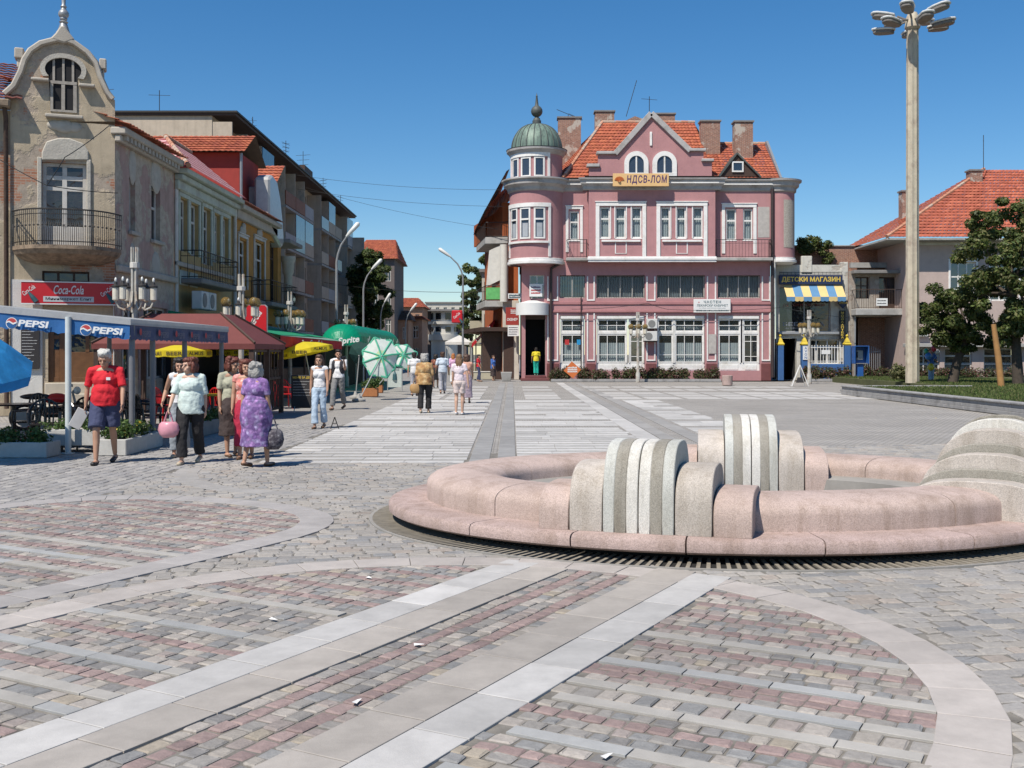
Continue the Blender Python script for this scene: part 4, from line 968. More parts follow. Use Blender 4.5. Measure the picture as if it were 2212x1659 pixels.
for s in (-1, 1):
    c = sm + s*sw*.415; text(SB, 'Coca-Cola', c-.02, sz0+shh*.62, sw*.15, shh*.22, -.345, 'sign_white', shear=.3, rot=R(38), bold=.012)
    MB().tube([(c-.02, -.345, sz0+shh*.52), (c+.08, -.345, sz0+shh*.28), (c+.17, -.345, sz0+.04)], [.025, .06, .07], 6).obj('printed_bottle', 'ink_teal', SB)
MB().box(sx0-.01, sx1+.01, -.35, -.19, sz0-.03, sz0-.001).box(sx0-.01, sx1+.01, -.35, -.19, sz1+.001, sz1+.03).obj('sign_frame', 'sign_white', SB)
# left wing running out of the picture, its roof and downpipe
m = MB(); zl = hz(10, 236); wall(m, -6, xL, 0, zl, [(xL-2.6, xL-1.4, hz(10, 540), hz(10, 360)), (xL-2.5, xL-.9, .5, 3.0)], .12, .25); m.obj('wing_wall', 'peeling_beige', H1)
window(H1, xL-2.59, xL-1.41, hz(10, 540), hz(10, 360), .22, 2, (.66,), .08, .04, 'old_white'); window(H1, xL-2.49, xL-.91, .5, 3.0, .22, 2, (.7,), .08, .04, 'wood_brown')
MB().box(-6, xL+.02, -.35, .13, zl, zl+.22).obj('wing_cornice', 'rotten_wood', H1, bevel=.04)
tiles((-6, -.3, zl+.2), (xL+.3, -.3, zl+.2), (-6, 4, zl+2.2), (xL+.3, 4, zl+2.2), .34, .24, cols=((.20,.07,.055),(.17,.06,.05))).obj('wing_roof', 'roof_tile', H1, kind='stuff')
MB().tube([(xL-.12, -.2, zl), (xL-.1, -.06, zl-.25), (xL-.08, -.06, .2)], .06, 8).obj('downpipe', 'rusty_iron', H1, smooth=60)
# street side of the corner house (seen at a slant, in shade)
class Side:
    """front along the street at X = xf; local x runs away from the camera"""
    def __init__(s, name, label, xf, y0, cat='building'):
        s.O = Vector((xf, y0, 0)); s.rz = R(90); s.e = thing(name, label, cat, s.O, s.rz)
    def x(s, px, yl=0): return hit(s.O, s.rz, px, 500, yl)[0]
    def z(s, px, py, yl=0): return hit(s.O, s.rz, px, py, yl)[1]
S1 = Side('street_wing', 'peeling pinkish two-storey wing with white stucco ovals beside the corner house', -11.0, 29.5)
L1 = S1.x(376); ze = 7.75
wA = [(S1.x(279), S1.x(292), S1.z(285, 500), S1.z(285, 385)), (S1.x(327), S1.x(346), S1.z(336, 520), S1.z(336, 405))]
sh_ = [(S1.x(262), S1.x(300), .9, 3.1), (S1.x(310), S1.x(362), .9, 3.1)]
m = MB(); wall(m, 0, L1, 0, ze, wA + sh_, 0, .25); m.quad((L1,0,0),(L1,8,0),(L1,8,ze),(L1,0,ze)); m.obj('front_wall', 'peeling_pink', S1.e)
for w_ in wA:
    f = window(S1.e, *w_, .14, 1, (.62,), .07, .04, 'old_white'); c = (w_[0]+w_[1])/2; hw = (w_[1]-w_[0])/2
    MB().box(w_[0]-.1, w_[1]+.1, -.14, -.002, w_[2]-.12, w_[2]-.002).obj('sill', 'pale_cornice', f, bevel=.02)
    MB().ball((c, -.004, w_[3]+.35), (hw*1.1, .06, .55), 16, 8).obj('stucco_oval', 'stucco_relief', S1.e, smooth=60)
    MB().ball((c, -.004, w_[2]-.75), (hw*.9, .04, .42), 16, 8).obj('stucco_oval', 'stucco_relief', S1.e, smooth=60)
for w_ in sh_: window(S1.e, *w_, .12, 3, (.75,), .07, .04, 'old_white')
MB().box(0, L1, -.16, -.002, 3.95, 4.15).obj('string_course', 'pale_cornice', S1.e, bevel=.03)
m = MB(); m.box(-.1, L1, -.34, .1, ze, ze+.2); m.box(-.05, L1, -.18, -.002, ze-.2, ze-.001); o = m.obj('cornice', 'pale_cornice', S1.e, bevel=.03)
for k in range(16): MB().box(.15+k*(L1-.3)/16, .32+k*(L1-.3)/16, -.28, -.181, ze-.14, ze-.002).obj('dentil', 'pale_cornice', o)
tiles((-.2, -.45, ze+.21), (L1+.02, -.45, ze+.21), (-.2, 3.2, ze+1.6), (L1+.02, 3.2, ze+1.6), .34, .24).obj('roof', 'roof_tile', S1.e, kind='stuff')
# ------ yellow house
S3 = Side('yellow_house', 'faded yellow two-storey house with a small iron balcony and pale cornice', -11.0, 29.5 + L1 + .01); L3 = S3.x(504); ze3 = 7.55
W3 = [(S3.x(a), S3.x(b), S3.z((a+b)/2, y1), S3.z((a+b)/2, y0)) for a, b, y0, y1 in ((387,404,430,543),(410,428,442,553),(437,454,452,572),(461,474.5,464,568),(479.5,492.5,472,572))]
W3 = [(a, b, max(c, 4.9 if i < 2 else 4.35), min(d, 7.0)) for i, (a, b, c, d) in enumerate(W3)]
SH3 = [(.4, 2.6, .4, 3.0), (3.1, 4.6, .1, 2.9), (5.0, L3-.4, .4, 3.0)]
m = MB(); wall(m, 0, L3, 0, ze3, W3 + SH3, 0, .25); m.obj('front_wall', 'yellow_render', S3.e)
for i, w_ in enumerate(W3):
    f = window(S3.e, *w_, .12, 1, (.66,), .07, .04, 'old_white', curtain='curtain_grey' if i % 2 else None, name='window')
    trimframe(w_[0]-.16, w_[1]+.16, w_[2], w_[3]+.18, 0, .14, .06, mat='green_white_trim', par=S3.e)
for w_ in SH3: window(S3.e, *w_, .12, 3, (.75,), .07, .04, 'wood_brown', glass='glass_dark')
MB().box(0, L3, -.12, -.002, 4.55, 4.7).obj('sill_band', 'pale_cornice', S3.e, bevel=.02)
for k in range(2): MB().box(.5+k*1.1, 1.4+k*1.1, -.04, -.002, 3.95, 4.45).obj('panel', 'green_white_trim', S3.e, bevel=.03)
MB().box(0, .22, -.08, -.002, .0, ze3-.5).obj('pilaster', 'old_white', S3.e, bevel=.02)
m = MB(); m.box(0, L3, -.16, -.002, ze3-.5, ze3-.2); m.box(0, L3, -.3, -.002, ze3-.2, ze3-.02); m.box(0, L3, -.46, .1, ze3, ze3+.18); m.obj('cornice', 'green_white_trim', S3.e, bevel=.03)
RF = MB().add([(-.1, -.55, ze3+.2), (L3, -.55, ze3+.2), (L3, 1.7, ze3+2.05), (4.4, 1.7, ze3+2.05), (-.1, 4, ze3+.2)], [(0,1,2,3), (0,3,4)]).obj('metal_roof', 'metal_tile_roof', S3.e)
ridge((4.4, 1.7, ze3+2.07), (L3, 1.7, ze3+2.07), .1).obj('ridge', 'roof_tile', S3.e); ridge((-.1, -.5, ze3+.24), (4.4, 1.7, ze3+2.07), .08).obj('hip_ridge', 'roof_tile', S3.e)
BA3 = MB().box(S3.x(434, -.7), S3.x(492, -.3), -.75, -.001, 4.0, 4.18).obj('balcony', 'concrete_dark', S3.e, bevel=.03); railing(BA3, S3.x(434, -.7)+.05, S3.x(492, -.3)-.05, 4.18, 5.1, -.7, 22, 'iron', ends=-.02)
MB().tube([(L3-.12, -.1, ze3), (L3-.12, -.1, .3)], .07, 8).obj('downpipe', 'old_white', S3.e, smooth=60)
# air conditioners under the yellow house
for k, x_ in enumerate((.55, 1.45)):
    o = tag(MB().box(x_, x_+.82, -.75, -.4, 3.15, 3.75).obj('air_conditioner', 'ac_white', bevel=.02), 'white air conditioner under the yellow house, the one %s' % ('nearer the corner house' if k == 0 else 'nearer the iron balcony'), 'air conditioner', 'air conditioners on the yellow house')
    o.location = S3.O; o.rotation_euler = (0, 0, R(90))
    f = MB().lathe([(0, 0), (.24, 0), (.24, .015), (0, .015)], (0,0,0), 20).obj('fan_grille', 'ac_grille', o, loc=(x_+.3, -.752, 3.45)); f.rotation_euler = (R(90), 0, 0)
# red attic behind
RA = thing('red_attic', 'red rendered attic storey with orange tiled roofs above the yellow house', 'building', (-11.9, 46.5, 0), R(90))
MB().box(.0, 3.4, 0, 4.5, 7.0, 10.45).obj('attic_wall', 'red_render', RA)
tiles((-.35, 4.6, 10.4), (-.35, -.3, 10.4), (1.7, 4.6, 11.5), (1.7, -.3, 11.5), .33, .23).obj('attic_roof', 'roof_tile', RA, kind='stuff')
MB().quad((1.7, -.3, 11.48), (1.7, 4.6, 11.48), (3.8, 4.6, 10.4), (3.8, -.3, 10.4)).obj('rear_slope', 'roof_underside', RA)
tiles((3.5, 1.2, 9.3), (3.5, -.7, 9.3), (6.0, 1.2, 10.9), (6.0, -.7, 10.9), .33, .23).obj('lower_roof', 'roof_tile', RA, kind='stuff')
MB().tube([(-.1, -.1, 10.4), (-.1, -.1, 8)], .06, 6).obj('downpipe', 'zinc', RA)
# ------ orange house with wrapped parapet
S4 = Side('orange_house', 'orange rendered house with ornate window hoods and a sheeted parapet scroll', -11.0, 29.5 + L1 + L3 + .03); L4 = S4.x(607); ze4 = 7.5
W4 = [(S4.x(515), S4.x(532), 4.3, 6.3), (S4.x(549), S4.x(570), 4.0, 6.5)]; D4 = (S4.x(583), S4.x(600), 3.9, 6.8)
SH4 = [(.5, 3.0, .4, 3.0), (3.8, 6.8, .2, 3.0)]
m = MB(); wall(m, 0, L4, 0, ze4, W4 + [D4] + SH4, 0, .3); m.quad((L4,0,0),(L4,8,0),(L4,8,ze4),(L4,0,ze4)); m.obj('front_wall', 'orange_render', S4.e)
for w_ in W4:
    window(S4.e, *w_, .12, 2, (.7,), .08, .04, 'old_white', curtain='curtain_grey'); trimframe(w_[0]-.14, w_[1]+.14, w_[2], w_[3]+.2, 0, .12, .06, mat='old_white', par=S4.e)
    c = (w_[0]+w_[1])/2; MB().ball((c, -.02, w_[3]+.38), (.42, .1, .2), 12, 8).ball((c, -.04, w_[3]+.55), (.18, .1, .16), 10, 6).obj('window_hood', 'stucco_relief', S4.e, smooth=60)
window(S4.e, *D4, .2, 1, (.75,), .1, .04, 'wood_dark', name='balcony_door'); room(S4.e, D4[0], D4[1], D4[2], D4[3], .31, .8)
for w_ in SH4: window(S4.e, *w_, .12, 3, (.75,), .07, .04, 'wood_brown')
m = MB(); m.box(0, L4-1.6, -.2, -.002, ze4-.45, ze4-.1); m.box(0, L4-1.6, -.42, .1, ze4-.1, ze4+.1); m.obj('cornice', 'pale_cornice', S4.e, bevel=.03)
tiles((.0, -.5, ze4+.12), (L4-1.7, -.5, ze4+.12), (.0, 3, ze4+1.5), (L4-1.7, 3, ze4+1.5), .34, .24, cols=((.28,.10,.06),(.22,.09,.06))).obj('roof', 'roof_tile', S4.e, kind='stuff')
MB().box(S4.x(556, .5), S4.x(568, .5), .3, .9, 7.3, 9.2).obj('parapet_pier', 'old_white', S4.e, bevel=.04)
pr = [(S4.x(573), 7.4), (S4.x(573), 9.5), (S4.x(580), 9.75), (S4.x(590), 9.6), (S4.x(597), 8.9), (S4.x(602), 7.9), (S4.x(605), 6.9), (S4.x(600), 6.6)]
MB().xz(pr[::-1], -.2, .5).obj('parapet_scroll', 'plastic_sheet', S4.e, bevel=.09)
B4 = MB().box(S4.x(578, -.6), L4+.05, -.8, -.001, 3.7, 3.88).obj('balcony', 'concrete_dark', S4.e, bevel=.03); railing(B4, S4.x(578, -.6), L4, 3.88, 4.8, -.76, 16, 'iron', ends=-.02)
B5 = MB().box(S4.x(545, -.6), S4.x(574, -.6), -.6, -.001, 3.72, 3.88).obj('balcony', 'concrete_dark', S4.e, bevel=.03); railing(B5, S4.x(545, -.6), S4.x(574, -.6), 3.88, 4.75, -.56, 14, 'iron', ends=-.02)
MB().lathe([(.2, 0), (.2, 5.4), (.26, 5.5), (.3, 6.0), (.36, 6.1), (.36, 6.3)], (L4+.2, -.3, 0), 12).obj('corner_column', 'stucco_relief', S4.e, smooth=40)
MB().box(L4+.05, L4+2.6, .6, 1.0, 0, 6.9).obj('setback_wall', 'flat_pale', S4.e); MB().box(L4-.3, L4+2.7, -.5, 1.1, 6.9, 7.1).obj('porch_slab', 'concrete_dark', S4.e, bevel=.03)
# ------ apartment block
AY0, AY1, AX = 57.5, 101.0, -16.2
AP = thing('apartment_block', 'long five-storey apartment block with stacked balconies and a thin dark roof edge', 'building', (AX, AY0, 0), R(90)); AL = AY1-AY0; AZ = 14.5; FLH = 2.78; fl0 = AZ - 4*FLH - .15
m = MB(); nbay = 13; bwid = AL/nbay; ops = []
for f in range(4):
    for k in range(nbay): ops.append((k*bwid+.55, (k+1)*bwid-.55, fl0+f*FLH+.1, fl0+f*FLH+2.35))
for k in range(nbay): ops.append((k*bwid+.4, (k+1)*bwid-.4, .2, 2.9))
wall(m, 0, AL, 0, AZ, ops, 0, .25); m.quad((0,14,0),(0,0,0),(0,0,AZ),(0,14,AZ)); m.quad((AL,0,0),(AL,14,0),(AL,14,AZ),(AL,0,AZ)); m.obj('front_wall', 'flat_pale', AP)
MB().box(-.03, -.001, .1, 9, 11.0, 13.4).obj('sunlit_patch', 'flat_sunlit', AP)  # paler patch paints sunlight on the end wall below the roof overhang
for o_ in ops:
    window(AP, o_[0], o_[1], o_[2], o_[3], .15, 2, (.7,) if o_[2] > 1 else (), .08, .05, 'old_white' if rng.random() < .7 else 'wood_brown', glass='glass_dark', curtain='curtain_grey' if rng.random() < .25 else None)
plain('balcony_glass', (.20,.25,.25), .3, .2, 2); plain('balcony_rust', (.26,.09,.04), .7, .2, 3)
for f in range(4):
    for k in range(nbay):
        if k % 4 == 3: continue
        z = fl0 + f*FLH; b = MB().box(k*bwid+.04, (k+1)*bwid-.04, -1.15, -.001, z-.16, z).obj('balcony', 'concrete', AP)
        MB().box(k*bwid+.06, (k+1)*bwid-.06, -1.14, -1.08, z+.06, z+.98).obj('parapet', rng.choice(('balcony_glass', 'flat_grey', 'flat_pale', 'flat_pale', 'balcony_rust')), b)
        MB().box(k*bwid+.04, k*bwid+.16, -1.07, -.002, z+.001, z+FLH-.17).obj('party_wall', 'flat_pale', b)
        if rng.random() < .3: MB().box(k*bwid+.17, (k+1)*bwid-.06, -1.12, -1.09, z+.99, z+FLH-.2).obj('glazing', 'glass_dark', b)
MB().box(-.12, AL+.4, -1.3, 14, AZ, AZ+.14).obj('roof_slab', 'wood_dark', AP); MB().box(-.2, AL+.5, -1.4, 14, AZ+.141, AZ+.24).obj('roof_edge', 'iron', AP)
MB().box(AL*.45, AL*.52, -1.2, 6, AZ+.24, AZ+.8).obj('roof_box', 'wood_dark', AP); MB().box(8, 9.5, 3, 4.2, AZ+.24, AZ+.55).obj('roof_hatch', 'old_white', AP)
for x_, y_, h_, nb_ in ((.6, 6.0, 1.5, 1), (3.5, 4, 2.0, 1), (9, .0, 1.7, 4), (15, -.8, 1.4, 3), (22, -.6, 2.0, 4), (31, -.5, 1.5, 3), (40, -.5, 1.4, 2)): antenna(AP, (x_, y_, AZ+.24), h_, 1.2, nb_, ang=rng.random()*3)
MB().box(AL-.05, AL-.3, -2.2, -.002, 3.3, 12.6).obj('end_bay_wall', 'flat_pale', AP)
scribble(_sg2, X(1502), X(1573), Z(673), Z(669.5), -.285, 1, 'ink_teal', .04, 'small_print', .98)
for a, b, c in ((618, 623, 'ink_purple'), (624.5, 629.5, 'ink_red'), (631, 635, 'ink_red')): scribble(_sg3, X(1147), X(1169), Z(b), Z(a), -.165, 1, c, .05, 'small_print', .9)
# ================================================================== FAR END OF THE STREET
plaster('brick_render', (.42,.25,.17), (.36,.2,.13), .4, var=.15); plaster('far_white', (.66,.64,.58), None, .3, var=.06, streak=.2); plaster('far_dark', (.17,.14,.13), None, .3)
plaster('rust_orange', (.42,.115,.04), None, .3, var=.12, streak=.3); plaster('cream_far', (.60,.56,.48), (.5,.45,.4), .35, var=.1)
def house(name, label, x0, x1, Y, depth, ytop, yridge, mat, nwin=(3, 3), rz=0.0, hip=.25, cat='building', roofcols=None, winmat='old_white', z0=0.0, zs=None):
    """house seen from the front: pixel columns x0..x1 at distance Y, eave row ytop, ridge row yridge"""
    X0, X1 = PX(x0, Y), PX(x1, Y); zt, zr = PZ(ytop, Y), PZ(yridge, Y); W_ = X1-X0
    e = thing(name, label, cat, (X0, Y, 0), rz); nx, nz = nwin; ops = []
    fh = (zt - .4)/nz
    for j in range(nz):
        for i in range(nx):
            cw = W_/nx; ops.append((i*cw+cw*.28, i*cw+cw*.72, j*fh+fh*.3, j*fh+fh*.86))
    m = MB(); wall(m, 0, W_, 0, zt, ops, 0, .2); m.quad((W_,0,0),(W_,depth,0),(W_,depth,zt),(W_,0,zt)); m.quad((0,depth,0),(0,0,0),(0,0,zt),(0,depth,zt)); m.obj('wall', mat, e)
    for o in ops: window(e, *o, .1, 2, (.65,), .08, .04, winmat, glass='glass_dark')
    if zr > zt + .1:
        hp = W_*hip; a, b, c, d = (-.4,-.4,zt), (W_+.4,-.4,zt), (W_+.4,depth+.4,zt), (-.4,depth+.4,zt); r0, r1 = (hp, depth/2, zr), (W_-hp, depth/2, zr)
        kw = dict(cols=roofcols) if roofcols else {}
        for nm, q in (('roof', (a, b, r0, r1)), ('roof_side', (d, a, r0, r0)), ('roof_side', (b, c, r1, r1))): tiles(*q, .38, .28, **kw).obj(nm, 'roof_tile', e, kind='stuff')
        MB().poly([a, b, c, d]).obj('eave_soffit', 'roof_underside', e); MB().poly([c, d, r0, r1]).obj('rear_roof', 'roof_underside', e)
    else: MB().box(-.2, W_+.2, -.25, depth, zt, zt+.25).obj('roof_edge', 'concrete_dark', e)
    return e
house('tall_brick_house', 'tall dark house with red gable roof behind the street tree', 770, 852, 118, 10, 560, 508, 'far_dark', (3, 4), hip=.1)
house('hip_roof_house', 'brick house with an orange hipped roof at the bend of the street', 851, 912, 140, 9, 664, 640, 'brick_render', (3, 2))
house('low_brick_house', 'low weathered brick house with ragged eaves before the hipped house', 848, 882, 122, 8, 692, 668, 'brick_render', (2, 2), roofcols=((.26,.12,.07),(.22,.10,.06)))
house('narrow_brick_house', 'narrow bare brick house between the hipped house and white round house', 884, 912, 128, 8, 690, 680, 'brick_render', (1, 2))
house('far_flat_block', 'pale flat-roofed block standing behind the white round house', 920, 1004, 200, 12, 655, 655, 'cream_far', (5, 4))
RH = thing('round_house', 'white house with stacked round balconies closing the street', 'building', (PX(938, 150), 150, 0))
def rzz(y): return PZ(y, 150)
MB().box(PX(912,150)-PX(938,150), PX(1006,150)-PX(938,150), 2.0, 10, 0, rzz(672)).obj('wall', 'far_dark', RH)
m = MB(); m.lathe([(1.9, 0), (1.9, rzz(672))], (PX(958,150)-PX(938,150), 2.2, 0), 24, 0, math.pi, 2*math.pi); m.obj('round_bay', 'far_white', RH, smooth=40)
MB().box(PX(912,150)-PX(938,150)-.3, PX(1006,150)-PX(938,150)+.3, -.5, 10, rzz(672), rzz(668)).obj('roof_slab', 'concrete_dark', RH)
for y0, y1 in ((700, 694), (735, 722)): MB().lathe([(2.3, rzz(y0)), (2.35, rzz(y1)), (1.8, rzz(y1))], (PX(958,150)-PX(938,150), 2.2, 0), 24, 0, math.pi, 2*math.pi).obj('balcony', 'far_white', RH, smooth=40)
for k in range(4):
    for y0, y1 in ((716, 706), (690, 676)):
        a = R(205 + 42*k); c = Vector((PX(958,150)-PX(938,150) + 1.92*math.cos(a), 2.2+1.92*math.sin(a), 0)); t = Vector((-math.sin(a), math.cos(a), 0))*.4
        MB().extr([c-t+Vector((0,0,rzz(y0))), c+t+Vector((0,0,rzz(y0))), c+t+Vector((0,0,rzz(y1))), c-t+Vector((0,0,rzz(y1)))], (c-Vector((PX(958,150)-PX(938,150), 2.2, 0))).normalized()*.04).obj('window', 'glass_dark', RH)
# right-hand side of the street behind the pink house
OB = thing('rust_house', 'rust-orange house with big eaves, balcony and green railing behind the pink house', 'building', (-.35, 67.2, 0), 0)
oz = lambda y, Y=70: PZ(y, Y)
MB().extr([(-.25, .2, 0), (-1.7, 13, 0), (.75, 13, 0), (.75, .2, 0)], (0, 0, 11.2)).obj('wall', 'rust_orange', OB)
MB().box(-.24, .8, .05, .19, 0, 5.0).obj('pale_pier', 'cream_far', OB, bevel=.02); MB().box(-.2, .45, .0, .049, .1, 3.0).obj('shop_door', 'wood_dark', OB)
MB().extr([(.0, -1.5, 12.9), (-1.4, -.2, 10.6), (-2.6, 13.5, 10.6), (-1.0, 13.5, 12.9)], (.2, 0, .15)).obj('eaves', 'wood_dark', OB)
tiles((-1.35, -.2, 10.8), (-2.6, 13.5, 10.8), (1.2, 3, 14), (1.2, 12, 14), .38, .28).obj('roof', 'roof_tile', OB, kind='stuff')
MB().extr([(-.9, 5.6, 9.6), (-2.5, 12.5, 9.6), (-1.2, 12.5, 9.6), (.1, 5.6, 9.6)], (0, 0, 1.6)).obj('roof_turret', 'rust_orange', OB)
for z, nm, c in ((8.6, 'upper_balcony', 'concrete'), (4.6, 'balcony', 'concrete')):
    b = MB().extr([(.1, .1, z), (-1.35, .3, z), (-2.1, 6, z), (-.5, 6, z)], (0, 0, .42)).obj(nm, c, OB, bevel=.03)
    q = MB(); pth = [Vector((.1, .15, z+.42)), Vector((-1.3, .35, z+.42)), Vector((-2.05, 5.9, z+.42))]
    for a, b2 in zip(pth[:-1], pth[1:]):
        for zz in (.05, .95): q.tube([a+Vector((0,0,zz)), b2+Vector((0,0,zz))], .025, 5)
        for k in range(12): p_ = a.lerp(b2, k/11); q.tube([p_, p_+Vector((0,0,.95))], .015, 4)
    q.obj('railing', 'iron', b)
plain('green_cloth', (.12,.42,.13), .8, .3, 3); plain('cloth_white', (.62,.60,.55), .9, .12, 4)
MB().extr([(.1, .05, 5.08), (-1.3, .25, 5.08), (-1.3, .29, 5.08), (.1, .09, 5.08)], (0, 0, .75)).obj('green_panel', 'green_cloth', OB)
MB().extr([(-1.1, .5, 8.2), (-.2, .2, 8.6), (-.2, .2, 6.4), (-1.3, .6, 5.9)], (.02, .06, 0)).obj('canvas_blind', 'cloth_white', OB)
MB().lathe([(.26, 4.9), (.26, 8.5)], (-.15, -.2, 0), 12).obj('column', 'far_white', OB, smooth=40)
house('cream_narrow_house', 'narrow cream house with a tall window beyond the rust-orange house', 1041, 1059, 84, 8, 588, 588, 'cream_far', (1, 3))
MB().extr([(-1.6, -.8, 3.05), (-3.2, 8, 3.05), (-1.6, 9, 3.05), (.2, -.5, 3.05)], (0, 0, .25)).obj('shop_canopy', 'wood_dark', OB)
MB().extr([(-1.5, .6, 0), (-1.7, 3.5, 0), (-.9, 3.5, 0), (-.2, .6, 0)], (0, 0, 3.0)).obj('shopfront', 'wood_dark', OB)
# ================================================================== RIGHT-HAND SIDE: SHOP, PASSAGE, VILLA, LAWN
plain('shop_navy', (.018,.03,.085), .5, .1, 3); plain('sign_yellow', (.72,.52,.08), .5, .05, 3); plain('pillar_blue', (.045,.13,.32), .6, .12, 3, .002, 40); plain('cap_yellow', (.65,.48,.04), .6, .08, 4)
plain('awning_blue', (.10,.24,.42), .8, .08, 3); plain('awning_yellow', (.70,.52,.22), .8, .08, 3); plain('phone_blue', (.02,.10,.34), .4, .08, 3); plain('dim_lettering', (.20,.22,.26), .6); plain('dim_red', (.22,.05,.04), .7)
plaster('shop_wall', (.60,.58,.52), (.42,.38,.33), .45, var=.15, streak=.5); plaster('villa_pink', (.52,.41,.37), (.40,.36,.32), .32, var=.07, streak=.2); plaster('passage_wall', (.40,.36,.31), (.30,.25,.21), .5, var=.16, streak=.5)
YS = 66.0
KS = thing('childrens_shop', 'small shop with navy sign, striped awning and blue pillars beside pink house', 'building', (0, YS, 0))
sx = lambda x: PX(x, YS); sz = lambda y: PZ(y, YS)
m = MB(); wall(m, sx(1676), sx(1832), 0, sz(572), [(sx(1684), sx(1795), sz(717), sz(620)), (sx(1689), sx(1721), 0, sz(731)), (sx(1742), sx(1814), sz(786), sz(733))], 0, .4); m.quad((sx(1832),0,0),(sx(1832),6,0),(sx(1832),6,sz(572)),(sx(1832),0,sz(572))); m.obj('wall', 'shop_wall', KS)
window(KS, sx(1684)+.003, sx(1795)-.003, sz(717)+.003, sz(620)-.003, .25, 2, (), .06, .03, 'steel_grey', glass='glass_dark', name='display_window')
text(KS, 'ДЕТСКИ ОБУВКИ', sx(1738), sz(659), 2.6, .2, .2, 'dim_red'); text(KS, 'БЕБЕШКА', sx(1738), sz(700), 2.6, .24, .2, 'dim_lettering', bold=.01); text(KS, 'МАТЕРИНСКИ МАГАЗИН', sx(1738), sz(709), 2.4, .1, .2, 'dim_lettering')
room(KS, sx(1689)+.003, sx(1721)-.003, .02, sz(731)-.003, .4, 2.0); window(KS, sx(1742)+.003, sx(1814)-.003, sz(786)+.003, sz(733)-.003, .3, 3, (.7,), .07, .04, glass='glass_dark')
MB().box(sx(1680), sx(1812), -.25, -.001, sz(722.5), sz(717)).obj('ledge', 'steel_grey', KS, bevel=.02)
sg = MB().box(sx(1680), sx(1816), -.4, -.25, sz(615), sz(595)).obj('name_board', 'shop_navy', KS, bevel=.01); text(sg, 'ДЕТСКИ МАГАЗИН', sx(1748), sz(605), sx(1810)-sx(1684), .36, -.405, 'sign_yellow', bold=.03)
railing(sg, sx(1681), sx(1815), sz(594.5), sz(589), -.33, 16, 'iron', rings=False)
aw = MB(); nst = 7; x0, x1 = sx(1690), sx(1816)
for k in range(nst):
    a, b = x0+(x1-x0)*k/nst, x0+(x1-x0)*(k+1)/nst; mi = k % 2
    aw.add([(a,-.25,sz(616)),(b,-.25,sz(616)),(b,-1.05,sz(643)),(a,-1.05,sz(643))], [(0,3,2,1)], mi)
    n = 6; sc = [(a+(b-a)*i/n, -1.05, sz(643)-.24-.05*math.sin(math.pi*((i/n*2) % 1))) for i in range(n+1)]
    aw.add([(a,-1.05,sz(643))] + sc + [(b,-1.05,sz(643))], [tuple(range(n+3))], 1-mi)
aw.obj('awning', ['awning_yellow', 'awning_blue'], KS)
for a, b in ((1673, 1688), (1724, 1740), (1816, 1831)):
    c = (sx(a)+sx(b))/2; w2 = (sx(b)-sx(a))/2*.85
    p = MB().box(c-w2, c+w2, -.75, -.75+2*w2, 0, sz(746)).obj('pillar', 'pillar_blue', KS, bevel=.02)
    MB().lathe([(w2*1.5, 0), (w2*1.7, .08), (w2*1.1, .2), (w2*.9, .3), (w2*.5, .42), (.05, .5)], (c, -.75+w2, sz(746)), 4, 0, R(45), R(405)).ball((c, -.75+w2, sz(746)+.58), .09, 10, 6).obj('pillar_cap', 'cap_yellow', p)
q = MB().box(sx(1740), sx(1816), -.72, -.5, 0, sz(786)).obj('low_wall', 'pillar_blue', KS, bevel=.02)
m = MB()
for k in range(13):
    x = sx(1742)+(sx(1815)-sx(1742))*k/12; m.tube([(x, -.6, sz(786)), (x, -.6, sz(748))], .022, 5); m.ball((x, -.6, sz(747)), .035, 6, 4)
for y in (751, 780): m.tube([(sx(1742), -.6, sz(y)), (sx(1815), -.6, sz(y))], .02, 5)
m.obj('white_fence', 'white_paint', KS)
b = MB().box(sx(1727), sx(1739), -.80, -.76, sz(777), sz(748)).obj('cosmetics_board', 'sign_white', KS)
for i, ch in enumerate('AVON'): text(b, ch, sx(1733), sz(752+i*6.8), .15, .15, -.803, 'phone_blue', bold=.02)
b = MB().box(sx(1768), sx(1787), -.66, -.64, sz(765), sz(756)).obj('notice', 'sign_white', KS)
MB().box(sx(1731), sx(1754), -.05, .3, sz(590), sz(553)).obj('parapet_pier', 'shop_wall', KS, bevel=.03); MB().box(sx(1816), sx(1832), -.06, .3, sz(650), sz(566)).obj('corner_pier', 'shop_wall', KS, bevel=.03)
v = tag(MB().box(sx(1810), sx(1823), -.3, -.18, sz(733), sz(671)).obj('banner_sign', 'ink_black', bevel=.01), 'narrow dark vertical sign with yellow letters on the shop corner', 'sign'); v.location = (0, YS, 0)
for i, ch in enumerate('МОДА'): text(v, ch, sx(1816.5), sz(676+i*6.5), .16, .14, -.303, 'sign_yellow', bold=.02)
for i, ch in enumerate('АПТЕКА'): text(v, ch, sx(1816.5), sz(702+i*5.4), .16, .12, -.303, 'sign_yellow', bold=.02)
v = tag(MB().xz([(sx(1806), sz(655)), (sx(1817.5), sz(667)), (sx(1829), sz(655)), (sx(1817.5), sz(643))], -.35, -.27).obj('diamond_sign', 'shop_navy'), 'navy diamond sign with yellow lettering projecting beside the striped awning', 'sign'); v.location = (0, YS, 0)
text(v, 'ОРЕОЛ', sx(1817.5), sz(655), .5, .13, -.355, 'sign_yellow', bold=.02)
